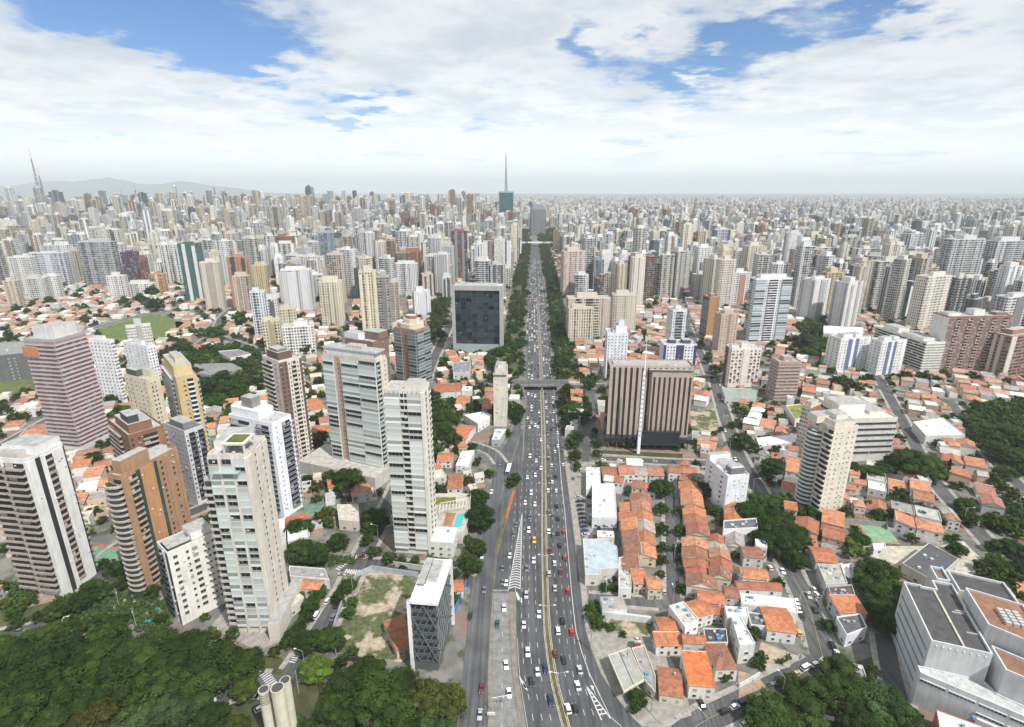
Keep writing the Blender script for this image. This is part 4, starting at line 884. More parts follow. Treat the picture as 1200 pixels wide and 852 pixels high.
# white mid-rise and the steel-braced block at the bottom
hero('apartment_tower', 'plain white windowless-fronted mid-rise among the orange roofs with a lit white roof slab', 'apartment block', (853, 560), 603, 847, 878, 10, (.70, .72, .76), Rr=(('strip', .9, (.72, .74, .78), .12), ('pl', .1), ('strip', 1.1, (.74, .76, .80), .12)), L=(('win', 1, 2, 1.5, 1.2, (.3, .3, .3)),), dims=(None, 24), boxes=((.25, .9, .12, .35, 0, 4.0, (.16, .16, .17)), (.32, .82, .14, .33, 4.0, 4.6, (.85, .85, .85)), (0, 1, .85, 1.0, 0, 4, (.74, .75, .78)), (.3, .75, .4, .8, 0, 2.0, (.74, .75, .78))), roof=(.66, .66, .66), land='white mid-rise')
def braced(r, wr, wl, h):
    col = (.11, .125, .13); b = MB()
    def net(org, dirv, nrm, W, cells):
        O = Vector(org); D = Vector(dirv); Nn = Vector(nrm)*.45
        for (x0, z0, x1, z1) in cells:
            p = O+D*(W*x0)+Vector((0, 0, 5+(h-6)*z0))+Nn; q = O+D*(W*x1)+Vector((0, 0, 5+(h-6)*z1))+Nn
            b.tube(p, q, .3, n=4, mat='paint', col=col, caps=False)
    C = []
    for i in range(4):
        for j in range(5): C += [(i/4, j/5, (i+1)/4, (j+1)/5), ((i+1)/4, j/5, i/4, (j+1)/5)] if (i+j) % 3 == 0 else [(i/4, j/5, (i+1)/4, (j+1)/5)]
    net((0, wl, 0), (0, -1, 0), (-1, 0, 0), wl, C); net((0, 0, 0), (1, 0, 0), (0, -1, 0), wr, C); b.build('steel_bracing', r)
    for k, (x0, x1, y0, y1) in enumerate(((-1.3, .02, wl, wl+1.2), (wr, wr+1.0, -1.3, .02))): blockpart(r, x0, x1, y0, y1, 0, h+1.2, (.80, .80, .79), 'white_fin')
    blockpart(r, -1.3, wr, -.02+wl*.0-1.28, wl, h, h+1.3, (.83, .83, .82), 'roof_slab', (.84, .84, .83)); blockpart(r, wr*.35, wr*.9, wl*.15, wl*.6, h+1.3, h+2.6, (.6, .59, .57)); blockpart(r, wr*.3, wr*.98, wl*.65, wl*.95, h+1.3, h+2.0, (.12, .12, .13), 'solar_panel')
hero('office_building', 'dark glass mid-rise braced with grey diagonal steel and framed in white', 'office building', (510, 707), 786, 481, 526, 84, (.10, .105, .11), L=(('rib', 1, 1.9, (.035, .04, .045), (.16, .17, .17)),), Rr=(('rib', 1, 1.9, (.03, .035, .04), (.16, .17, .17)),), boxes=(), par=0, kit=False, extra=braced, land='steel-braced mid-rise', fl=8)

# the grey institutional building at the lower right: stepped flat roofs behind pale parapets
x, y, hI = corner((1091, 753), 818); N_ = Vector((x, y, 0))
pR = P(1163, 769, hI); pL = P(1066, 685, hI); u1 = Vector((pR.x-x, pR.y-y, 0)); wI = u1.length; u1.normalize(); u2 = Vector((-u1.y, u1.x, 0)); dI = (Vector((pL.x, pL.y, 0))-N_).dot(u2)
inst = empty('institute_building', (x, y, 0), math.atan2(u1.y, u1.x), 'large grey rendered institute with stepped black flat roofs and pale parapets', 'institute')
IG = (.52, .53, .53); IW = (.58, .59, .60)
def flat(poly, z0, z1, wall, roofc, name='wing', ph=1.0):
    b = MB(); b.prism(poly, z0, z1, 'paint', wall, 'slab', roofc); w = b.build(name, inst); p = parapet(inst, poly, z1, ph, .45, IW); p.parent = w
BT = (.075, .072, .072)
M1 = [(0, 0), (wI, 0), (wI, dI*.72), (wI*1.02, dI*.72), (wI*1.02, dI*1.15), (wI*.62, dI*1.15), (wI*.62, dI*.98), (wI*.34, dI*.98), (wI*.34, dI), (0, dI)]
flat(M1, 0, hI, IG, BT)
b = MB(); b.box(wI*.55, wI*.56+.5, 1, dI*.95, hI+.01, hI+.5, 'slab', (.5, .47, .38)); b.build('roof_joint', inst)
for i, (fx, fy) in enumerate(((.88, .3), (.82, .62), (.9, .66))): blockpart(inst, wI*fx-2.0, wI*fx+2.0, dI*fy-.2, dI*fy+.2, hI+.01, hI+.35, (.7, .7, .68), 'roof_beam')
flat([(wI*1.07, dI*.30), (wI*2.0, dI*.05), (wI*2.0, dI*.80), (wI*1.07, dI*.92)], 0, hI+4.5, IG, (.25, .13, .075), 'brown_roof_wing')
flat([(wI*1.12, -dI*.14), (wI*2.0, -dI*.34), (wI*2.0, dI*.0), (wI*1.12, dI*.20)], 0, hI-1.5, IG, (.23, .12, .075), 'brown_roof_wing')
flat([(wI*1.05, dI*1.0), (wI*2.1, dI*.9), (wI*2.1, dI*1.35), (wI*1.05, dI*1.40)], 0, hI+1, IG, BT)
flat([(wI*.72, dI*1.16), (wI*.98, dI*1.16), (wI*.98, dI*1.42), (wI*.72, dI*1.42)], 0, hI+1, IG, (.15, .12, .11))
ac = MB()
for i in range(3):
    for j in range(5): ac.box(wI*1.42+i*2.3, wI*1.42+i*2.3+1.7, dI*.38+j*1.7, dI*.38+j*1.7+1.2, hI+4.51, hI+5.9, 'metal', (.62, .62, .60), bottom=False)
ac.build('air_handler', inst)
# lower front tier with its slot windows and white louvre boxes
h2 = hI*.56; flat([(-2.0, -3.4), (wI*2.0, -3.4-dI*.38), (wI*2.0, -dI*.345), (wI*1.12, -dI*.145), (wI*1.0, -.02), (-2.0, -.02)], 0, h2, (.54, .55, .54), (.48, .49, .48), 'lower_wing', .4)
k_slot = ('slot',); q = MB(); q.box(-3.6, 3.6, -.06, .02, 0, .9, 'glass', (.04, .05, .06)); [q.box(-3.6+1.03*i-.05, -3.6+1.03*i+.05, -.1, -.062, 0, .9, 'paint', IW) for i in range(1, 7)]; q.box(-3.8, 3.8, -.25, .0, .92, 1.3, 'paint', (.62, .66, .68)); MC[k_slot] = q
k_box = ('louvre',); q = MB(); q.box(-3.3, 3.3, -1.0, .0, 1.8, 4.4, 'paint', (.66, .69, .72)); q.box(-3.3, 3.3, -.08, .02, -.3, 1.75, 'glass', (.03, .035, .04)); [q.box(-3.3+.94*i-.05, -3.3+.94*i+.05, -.14, -.082, -.3, 1.75, 'paint', (.5, .52, .52)) for i in range(1, 7)]; MC[k_box] = q
slope = math.atan2(-dI*.38, wI*2.0+2)
for i in range(6):
    t_ = 4+i*8.2; M = Matrix.Translation((-2+t_*math.cos(slope), -3.4+t_*math.sin(slope), 0)) @ Matrix.Rotation(slope, 4, 'Z')
    o = link('slot_window', shared(k_slot, 'slot_window'), inst); o.matrix_local = M @ Matrix.Translation((0, 0, h2*.78))
    if i > 1: o = link('louvre_box', shared(k_box, 'louvre_box'), inst); o.matrix_local = M @ Matrix.Translation((0, 0, 2.2))
    if i > 1: o = link('slot_window', shared(k_slot, 'slot_window'), inst); o.matrix_local = M @ Matrix.Translation((0, 0, h2*.5))
lg = MB()
for i in range(8): lg.box(1.5+i*wI*.115, 2.0+i*wI*.115, -.18, -.01, hI-1.1, hI-.6, 'paint', (.78, .80, .82))
lg.build('wall_lamp_row', inst)
kk = ('iband',); q = MB(); q.box(-dI*.45, dI*.45, -.1, .02, 0, 1.2, 'glass', (.20, .25, .29)); q.box(-dI*.46, dI*.46, -.3, 0, -.3, -.01, 'paint', IW); MC[kk] = q
for f in range(5): o = link('ribbon_window', shared(kk, 'ribbon_window'), inst); o.matrix_local = Matrix.Translation((0, dI*.5, 3+f*(hI-4)/5)) @ Matrix.Rotation(R(-90), 4, 'Z')
def loc2w(px_, py_): v = N_+u1*px_+u2*py_; return (v.x, v.y)
take([loc2w(*p) for p in ((-6, -26), (wI*2.1, -26-dI*.5), (wI*2.1, dI*1.45), (-6, dI*1.2))]); landmark('grey institute', *loc2w(wI*.6, dI*.5))
# ------------------------------------------------------------------ middle-distance towers: wall grid by material, fins, roof rooms
def mid_parts(wr, wl, h, col, acc, style, rq, root=None, big=None, M=None):
    """as parts under root, or merged into big"""
    bay, wf, hf = style
    if wf < .87: wf = min(.86, wf*1.2); hf = min(.66, hf*1.25)
    sd_ = rq.random()
    fac = (bay*1.1, 3.5, wf, hf, sd_)
    dark = tuple(c*.55 for c in col) if acc is None else acc
    wall = MB(); poly = [(0, 0), (wr, 0), (wr, wl), (0, wl)]
    wall.prism(poly, 0, h, 'facade', col, 'slab', (.36, .35, .34), fac=fac)
    room = MB(); x0, x1 = sorted((rq.uniform(.1, .4), rq.uniform(.6, .9))); y0, y1 = rq.uniform(.15, .4), rq.uniform(.6, .9); rh = rq.uniform(3, 7)
    room.box(x0*wr, x1*wr, y0*wl, y1*wl, h, h+rh, 'paint', col, 'slab', (.42, .41, .40), bottom=False)
    fins = []
    k = rq.random()
    if k < .62:
        for fx in rq.choice(((.0, .82), (.42,), (.2, .66), (.0, .4, .84), (.36, .52))):
            f = MB(); w = wr*.16; f.box(fx*wr, fx*wr+w, -.7, -.01, 0, h+rq.choice((0, 1.2, -3)), 'paint', dark, bottom=False); fins.append(f)
        for fy in rq.choice(((.4,), (.05, .8), (.3, .6))):
            f = MB(); f.box(-.7, -.01, fy*wl, fy*wl+wl*.15, 0, h-.5, 'paint', dark, bottom=False); fins.append(f)
    if root is None:
        for q in [wall, room]+fins: big.add(q, M)
        return
    wall.build('wall', root); room.build('machine_room', root)
    for f in fins: f.build('facade_fin', root)
    parapet(root, poly, h, .9, .3, col)
    if rq.random() < .3: tank(root, wr*.2, wl*.5, h, 1.4, 2.5, (.5, .5, .5))
    if rq.random() < .25: mast(root, wr*.7, wl*.5, h+rh, rq.uniform(5, 11))
TOWERS = 0
def mid(xc, yt, by, Lx, Rx, a, col, label, acc=None, style=(3.2, .5, .45), dims=None, name='apartment_tower', land=None, cat='apartment tower', extra=None):
    global TOWERS
    x, y, h = corner((xc, yt), by); aR = R(a)
    wr = solve_len(x, y, h, aR, Rx); wl = solve_len(x, y, h, aR+R(90), Lx)
    wr, wl = min(max(wr, 7), 60), min(max(wl, 10), 45)
    if dims: wr, wl = dims[0] or wr, dims[1] or wl
    root = empty(name, (x, y, 0), aR, label, cat); mid_parts(wr, wl, h, col, acc, style, random.Random(int(xc*13+yt)), root)
    if extra: extra(root, wr, wl, h)
    c, s = math.cos(aR), math.sin(aR); m = 5
    take([(x+u*c-v*s, y+u*s+v*c) for u, v in ((-m, -m), (wr+m, -m), (wr+m, wl+m), (-m, wl+m))])
    if land: landmark(land, x, y)
    TOWERS += 1
TEALG = (.035, .09, .09)
GLS = (1.6, .9, .8)
for q in [
 (207, 286, 354, 203, 232, 8, (.05, .12, .115), 'dark teal glass slab tower with a pale left edge', (.62, .63, .62), GLS, (None, 14), 'teal glass slab'),
 (233, 308, 365, 228, 255, 12, (.66, .60, .50), 'cream tower just right of the dark teal glass slab', None, (3, .5, .4), (None, 14), None),
 (140, 296, 338, 136, 160, 12, (.12, .055, .11), 'dark purple tower with a blue roof cap', (.09, .04, .09), (2.4, .7, .5), None, 'purple tower'),
 (161, 303, 339, 159, 170, 12, (.24, .10, .07), 'red-brown tower touching the dark purple tower', (.14, .05, .08), (3, .5, .5), None, None),
 (174, 322, 346, 171, 191, 15, (.46, .27, .12), 'short orange and cream block below the red-brown tower', (.6, .5, .36), (3, .5, .4), (None, 14), None),
 (90, 284, 338, 88, 130, 6, (.46, .46, .47), 'broad grey tower of many small balconies with pale edge bands', (.62, .62, .62), (2.4, .8, .5), (None, 18), 'broad grey balcony tower'),
 (124, 324, 352, 122, 145, 10, (.70, .68, .64), 'small white block with cream corner below the broad grey tower', None, (3, .5, .4), (None, 12), None),
 (147, 333, 349, 145, 178, 8, (.70, .70, .66), 'low white block beside the short orange block', None, (3, .5, .4), (None, 14), None),
 (265, 302, 362, 262, 290, 20, (.42, .22, .13), 'rust tower with a black glazed left strip', (.05, .045, .05), (3, .4, .5), (None, 12), 'black-stripped rust tower'),
 (272, 324, 369, 270, 290, 10, (.58, .49, .40), 'beige tower standing in front of the rust tower', None, (3, .5, .5), (None, 12), None),
 (294, 312, 347, 290, 311, 12, (.56, .45, .26), 'yellow tower with a grey left side', (.5, .5, .5), (3, .45, .45), (None, 14), None),
 (328, 317, 366, 324, 364, 14, (.72, .72, .74), 'wide white tower of three stepped slabs', (.6, .6, .62), (2.8, .5, .4), (None, 16), 'wide white three-slab tower'),
 (373, 331, 383, 370, 400, 12, (.66, .60, .47), 'cream tower with a crown of small roof rooms', (.7, .66, .56), (3, .45, .4), (None, 16), None),
 (292, 343, 398, 289, 309, 15, (.62, .66, .70), 'pale blue-white tower with dark balcony strips', (.12, .13, .15), (2.8, .6, .5), (None, 14), None),
 (310, 351, 396, 307, 324, 15, (.66, .66, .66), 'white tower with a black window strip', (.1, .1, .1), (2.8, .6, .5), (None, 12), None),
 (306, 377, 412, 303, 327, 18, (.64, .57, .40), 'short yellow-cream block with a flat grey roof', None, (3, .45, .4), (None, 14), None),
 (324, 363, 392, 321, 346, 18, (.62, .57, .42), 'yellow-cream block behind the short yellow-cream block', None, (3, .45, .4), (None, 14), None),
 (330, 384, 418, 327, 367, 16, (.74, .73, .70), 'wide white block with neat rows of windows and two roof rooms', (.66, .66, .64), (2.7, .5, .4), (None, 14), None),
 (420, 319, 392, 415, 440, 10, (.64, .57, .45), 'tall cream tower with a yellow top', (.7, .62, .44), (3, .45, .45), (None, 18), 'tall cream tower with yellow top'),
 (441, 325, 391, 440, 455, 8, (.42, .40, .38), 'dark balcony tower joined to the tall cream tower', (.2, .2, .2), (2.6, .8, .55), (None, 18), None),
 (456, 331, 378, 454, 466, 8, (.58, .52, .42), 'narrow beige tower behind the dark balcony tower', None, (3, .5, .4), (None, 14), None),
 (485, 342, 372, 480, 504, 24, (.70, .70, .72), 'blank white slab tower with a grey left face', (.60, .60, .64), (4, .2, .3), (None, 12), None),
 (500, 291, 329, 498, 520, 6, (.72, .73, .75), 'white tower with dense rows of blue windows', None, (2.2, .6, .5), (None, 12), None),
 (529, 271, 328, 527, 547, 4, (.30, .10, .10), 'maroon tower with a glassy teal left half', (.22, .28, .28), (2.6, .7, .5), (None, 18), 'maroon and teal tower'),
 (566, 283, 334, 563, 599, 4, (.34, .24, .23), 'dark glass tower framed by white and brown piers', (.66, .66, .68), (2.2, .8, .6), (None, 20), 'white-framed dark tower'),
 (661, 295, 347, 656, 686, 14, (.62, .50, .45), 'white tower with red vertical stripes', (.42, .14, .11), (2.4, .5, .45), (None, 16), 'red-striped tower'),
 (666, 350, 394, 663, 716, 2, (.64, .57, .46), 'broad beige block with a red tiled roof room', (.5, .42, .36), (2.2, .7, .5), (None, 18), 'red-roofed beige block'),
 (667, 362, 402, 664, 696, 2, (.62, .57, .45), 'cream slab standing in front of the broad beige block', (.72, .66, .54), (2.6, .4, .5), (None, 12), None),
 (719, 346, 390, 715, 747, 2, (.66, .62, .50), 'cream tower right of the broad beige block', None, (2.6, .4, .4), (None, 14), None),
 (742, 302, 357, 740, 757, 8, (.66, .62, .54), 'slim plain cream tower on the right of the avenue', None, (4, .25, .35), (None, 12), 'slim plain cream tower'),
 (783, 273, 316, 778, 797, 14, (.13, .13, .09), 'dark olive glass tower', (.10, .10, .06), (1.8, .85, .7), (None, 14), 'dark olive tower'),
 (798, 273, 317, 796, 816, 14, (.30, .17, .07), 'rust brown tower joined to the dark olive tower', (.24, .13, .06), (2.4, .6, .5), (None, 14), None),
 (770, 315, 345, 766, 796, 10, (.60, .53, .43), 'beige block with a regular window grid', None, (2.2, .7, .5), (None, 14), None),
 (819, 290, 340, 816, 836, 12, (.72, .72, .72), 'plain white tower right of the beige grid block', None, (3, .3, .4), (None, 12), None),
 (838, 269, 312, 836, 857, 8, (.62, .64, .68), 'white tower striped with dark blue glass', (.08, .10, .17), (2, .8, .6), (None, 12), 'blue striped tower'),
 (845, 305, 362, 841, 863, 14, (.66, .60, .53), 'slim cream-pink tower left of the large white balcony tower', None, (2.6, .45, .4), (None, 12), None),
 (861, 320, 357, 857, 881, 10, (.72, .72, .74), 'white tower with a red-brown side behind the slim cream-pink tower', (.4, .22, .18), (2.6, .5, .4), (None, 12), None),
 (933, 293, 352, 929, 966, 10, (.52, .42, .34), 'tower with a glassy centre and beige flanks', (.50, .42, .35), (2, .8, .6), (None, 16), 'glass and beige tower'),
 (956, 329, 377, 940, 974, 30, (.66, .66, .64), 'blank white and grey slab, left one of the plain pair', (.36, .36, .37), (5, .15, .3), None, 'plain grey-white slabs'),
 (995, 332, 385, 978, 1012, 30, (.64, .64, .62), 'blank white and grey slab, right one of the plain pair', (.36, .36, .37), (5, .15, .3), None, None),
 (970, 320, 367, 967, 991, 12, (.60, .50, .30), 'mustard striped tower rising behind the plain pair', (.42, .32, .2), (2.4, .5, .5), (None, 12), None),
 (1030, 307, 361, 1024, 1066, 14, (.60, .58, .54), 'glazed tower with beige side bands', (.60, .50, .34), (2, .8, .6), (None, 18), 'glazed beige-banded tower'),
 (1063, 338, 371, 1059, 1087, 12, (.68, .64, .54), 'short cream tower left of the tall cream pair', None, (2.4, .45, .4), (None, 14), None),
 (1088, 325, 388, 1079, 1116, 20, (.70, .66, .57), 'tall cream tower with neat small windows', (.62, .58, .5), (2.4, .4, .4), (None, 16), None),
 (1124, 327, 364, 1119, 1158, 12, (.68, .66, .56), 'cream-green tower below the big glazed tower', (.56, .58, .5), (2.6, .5, .4), (None, 16), None),
 (1118, 281, 358, 1111, 1171, 10, (.62, .62, .62), 'big white tower with dark glazed balcony bays', (.30, .24, .22), (2, .8, .6), (None, 20), 'big glazed white tower'),
 (1170, 283, 348, 1162, 1216, 12, (.64, .64, .65), 'big white glazed tower cut by the right edge', (.2, .2, .22), (2, .8, .6), (None, 20), None),
 (1186, 395, 442, 1178, 1222, 20, (.32, .18, .12), 'brown curved block with white balconies at the right edge', (.58, .54, .48), (2.4, .8, .4), (None, 20), None),
 (1182, 349, 394, 1176, 1212, 12, (.70, .70, .70), 'white balcony tower behind the brown block at the right edge', (.2, .2, .2), (2.4, .8, .4), (None, 16), None),
 (1003, 315, 352, 1000, 1026, 6, (.20, .21, .22), 'dark grey slab beside the glazed beige-banded tower', (.15, .15, .16), (2, .8, .3), (None, 12), None),
 (1003, 255, 302, 1000, 1028, 8, (.62, .63, .64), 'tall white tower with dark vertical window strips', (.16, .17, .18), (2, .7, .6), (None, 16), 'tall white dark-striped tower'),
 (864, 277, 309, 861, 883, 8, (.48, .37, .33), 'pink-beige tower with a flat top', None, (2.4, .5, .4), (None, 14), None),
 (947, 273, 291, 944, 963, 6, (.13, .06, .06), 'dark maroon block low on the right skyline', None, (2.4, .5, .4), (None, 14), None),
 (2, 330, 363, -8, 16, 12, (.62, .54, .44), 'beige tower cut by the left edge', None, (2.6, .5, .4), (None, 14), None),
 (28, 327, 354, 25, 50, 14, (.56, .54, .52), 'grey-beige block near the left edge', None, (2.6, .5, .4), (None, 14), None),
 (46, 324, 351, 42, 66, 14, (.70, .70, .68), 'white block beside the grey-beige block', None, (2.6, .5, .4), (None, 14), None),
 (34, 297, 336, 30, 75, 8, (.64, .66, .70), 'broad pale blue-white slab near the left edge', (.5, .53, .58), (2.2, .6, .5), (None, 16), 'pale blue-white slab'),
 (8, 302, 346, 4, 35, 10, (.68, .68, .66), 'white stepped tower at the left edge', None, (2.6, .5, .4), (None, 16), None),
 (76, 300, 330, 73, 90, 12, (.66, .56, .40), 'yellow-cream tower left of the broad grey tower', None, (2.6, .5, .4), (None, 14), None),
 (357, 235, 265, 355, 373, 4, TEALG, 'dark teal glass tower on the left skyline', (.03, .07, .07), GLS, (None, 20), 'skyline teal tower'),
 (342, 233, 255, 340, 355, 4, (.10, .11, .12), 'dark grey tower beside the skyline teal tower', None, GLS, (None, 20), None),
 (249, 242, 272, 247, 270, 4, (.035, .05, .07), 'near-black glass block on the left skyline', None, GLS, (None, 24), 'near-black skyline block'),
 (62, 233, 252, 60, 88, 4, (.06, .12, .19), 'wide blue glass block below the leaning lattice masts', None, GLS, (None, 24), 'wide blue glass block'),
 (184, 240, 262, 182, 200, 4, (.10, .11, .13), 'charcoal tower on the left skyline', None, GLS, (None, 24), None)]:
    xc, yt, by, Lx, Rx, a, col, label, acc, style, dims, land = q
    mid(xc, yt, by, Lx, Rx, a, col, label, acc, style, dims, land=land)
# the two landmark towers at the end of the avenue
def spire(r, wr, wl, h):
    b = MB(); cx, cy = wr/2, wl/2; H0, H1 = h+6, h+150
    for (sx, sy) in ((1, 1), (1, -1), (-1, 1), (-1, -1)): b.tube((cx+sx*4.5, cy+sy*4.5, H0), (cx+sx*.6, cy+sy*.6, H1-20), 1.7, 1.0, 4, 'metal', (.16, .17, .19))
    for i in range(14):
        f = i/14; s = 4.5-3.9*f; z = H0+(H1-20-H0)*f
        for (p, q) in (((1, 1), (-1, 1)), ((-1, 1), (-1, -1)), ((-1, -1), (1, -1)), ((1, -1), (1, 1))): b.tube((cx+p[0]*s, cy+p[1]*s, z), (cx+q[0]*s*.9, cy+q[1]*s*.9, z+9), .8, n=3, mat='metal', col=(.16, .17, .19), caps=False)
    b.tube((cx, cy, H1-24), (cx, cy, H1+14), 2.0, 1.0, 5, 'metal', (.2, .2, .22)); b.build('lattice_antenna', r)
    blockpart(r, -2, wr+2, -2, wl+2, h, h+6, (.25, .40, .42), 'crown')
mid(585, 226, 273, 583, 602, 3, (.022, .085, .11), 'tall teal glass tower carrying a high lattice antenna at the avenue end', (.04, .13, .15), GLS, (None, 40), 'office_tower', 'antenna tower', 'office tower', spire)
ye = 1880.0; A = avx(ye); r = empty('overpass', (A[1], ye, 0), 0, 'far pale viaduct closing off the avenue between the groves', 'overpass'); b = MB(); b.box(-60, 60, -14, 14, 9, 12, 'slab', (.66, .66, .65)); b.build('deck', r)
for s in (-1, 1): b = MB(); b.box(s*50-9, s*50+9, -13, 13, 0, 8.99, 'slab', (.5, .5, .5)); b.build('abutment', r)
def dome(r, wr, wl, h):
    b = MB(); b.face([(0, 0, h), (wr, 0, h), (wr*.78, wl*.3, h+22), (wr*.22, wl*.3, h+22)], 'slab', (.17, .18, .2)); b.face([(wr, 0, h), (wr, wl, h), (wr*.78, wl*.7, h+22), (wr*.78, wl*.3, h+22)], 'slab', (.17, .18, .2))
    b.face([(wr, wl, h), (0, wl, h), (wr*.22, wl*.7, h+22), (wr*.78, wl*.7, h+22)], 'slab', (.17, .18, .2)); b.face([(0, wl, h), (0, 0, h), (wr*.22, wl*.3, h+22), (wr*.22, wl*.7, h+22)], 'slab', (.17, .18, .2))
    b.face([(wr*.22, wl*.3, h+22), (wr*.78, wl*.3, h+22), (wr*.78, wl*.7, h+22), (wr*.22, wl*.7, h+22)], 'slab', (.3, .3, .3)); b.build('sloped_crown', r)
mid(622.5, 246, 276, 621.5, 646, 3, (.20, .21, .22), 'dark grey tower with a sloping crown at the avenue end', (.17, .18, .19), (2.4, .5, .5), (None, 50), 'office_tower', 'sloping-crowned tower', 'office tower', dome)

# lattice radio masts on the left skyline
def radio_mast(px_, yt, by, wpx, label):
    x, y, h = corner((px_, yt), by); r = empty('radio_mast', (x, y, 0), 0, label, 'radio mast'); w = wpx*y/FPX/2; b = MB(); c = (.25, .26, .29); th = max(.8, y/FPX*.27)
    for s in ((1, 1), (1, -1), (-1, 1), (-1, -1)): b.tube((s[0]*w, s[1]*w, 0), (s[0]*w*.15, s[1]*w*.15, h*.86), th, th*.6, 4, 'metal', c)
    n = 16
    for i in range(n):
        f = i/n; s = w*(1-.85*f); z = h*.86*f; s2 = w*(1-.85*(f+1/n)); z2 = h*.86*(f+1/n)
        for p, q in (((1, -1), (-1, -1)), ((-1, -1), (1, -1)), ((-1, 1), (-1, -1)), ((1, -1), (1, 1))): b.tube((p[0]*s, p[1]*s, z), (q[0]*s2, q[1]*s2, z2), th*.45, n=3, mat='metal', col=c, caps=False)
    b.build('lattice_frame', r); a = MB(); a.tube((0, 0, h*.84), (0, 0, h), th*.8, th*.4, 5, 'metal', c); a.build('antenna', r)
    b = MB(); b.box(-w*1.8, w*1.8, -w*1.5, w*1.5, 0, 55, 'facade', (.4, .38, .36)); 
radio_mast(33, 172, 268, 3.6, 'taller of the two leaning-looking lattice radio masts on the left skyline'); radio_mast(43, 195, 268, 3.2, 'shorter lattice radio mast right beside the tallest one')
radio_mast(318, 230, 258, 3, 'thin radio mast between the near-black block and skyline teal tower'); radio_mast(157, 216, 262, 3.5, 'single lattice radio mast right of the wide blue glass block'); radio_mast(250, 214, 258, 3, 'thin radio mast above the near-black glass block'); radio_mast(141, 222, 258, 3, 'small thin radio mast left of the single lattice mast')

# ------------------------------------------------------------------ buildings drawn from their roof outlines
def ccw(q): return q if sum(q[i][0]*q[(i+1) % len(q)][1]-q[(i+1) % len(q)][0]*q[i][1] for i in range(len(q))) > 0 else q[::-1]
def lowblock(name, label, cat, pts, z, wall, roofc, mat='slab', ph=.6, extra=None, windows=True, land=None):
    q = ccw([(P(x, y, z).x, P(x, y, z).y) for x, y in pts]); cx = sum(p[0] for p in q)/len(q); cy = sum(p[1] for p in q)/len(q)
    root = empty(name, (cx, cy, 0), 0, label, cat); lp = [(p[0]-cx, p[1]-cy) for p in q]
    b = MB(); b.prism(lp, 0, z, 'paint', wall, mat, roofc); b.build('wall', root)
    if ph: parapet(root, lp, z, ph, .22, tuple(min(.8, c*1.1) for c in wall))
    if windows:
        for i in range(len(lp)):
            a, c = Vector((*lp[i], 0)), Vector((*lp[(i+1) % len(lp)], 0)); L = (c-a).length; ang = math.atan2(c.y-a.y, c.x-a.x); n = int(L/4)
            if n < 1 or math.sin(ang+math.pi/2) < -.2 and False: continue
            nrm = Vector((math.sin(ang), -math.cos(ang)))
            if nrm.y > .3: continue
            for f in range(max(1, int(z/3.6))):
                for j in range(n):
                    o = link('window', shared(m_window(1.5, 1.2, (.5, .5, .48), (i+j) % 5), 'window'), root); p = a.lerp(c, (j+.5)/n); o.matrix_local = Matrix.Translation((p.x, p.y, 1+f*3.4)) @ Matrix.Rotation(ang, 4, 'Z')
    if extra: extra(root, lp, z)
    elif z > 3.5 and mat != 'turf':
        qq = random.Random(int(cx*3+cy)); k = MB(); e1 = Vector(lp[1])-Vector(lp[0]); e2 = Vector(lp[-1])-Vector(lp[0]); o_ = Vector(lp[0])
        for i in range(qq.randint(3, 8)):
            c = o_+e1*qq.uniform(.12, .85)+e2*qq.uniform(.12, .85); s = qq.uniform(.3, .9); k.box(c.x-s, c.x+s, c.y-s*.7, c.y+s*.7, z+.01, z+qq.uniform(.3, 1.1), 'paint', qq.choice(((.5, .5, .5), (.3, .31, .33), (.62, .6, .56), (.12, .25, .4))), bottom=False)
        k.build('roof_plant', root, kind='stuff')
    take([(cx+1.08*(p[0]), cy+1.08*p[1]) for p in lp]); 
    if land: landmark(land, cx, cy)
    return root
def quadroof(pts3, t, mat, col):
    pass
TILE = [(.48, .185, .085), (.43, .16, .075), (.36, .14, .075), (.50, .22, .11), (.30, .135, .085), (.42, .20, .12)]
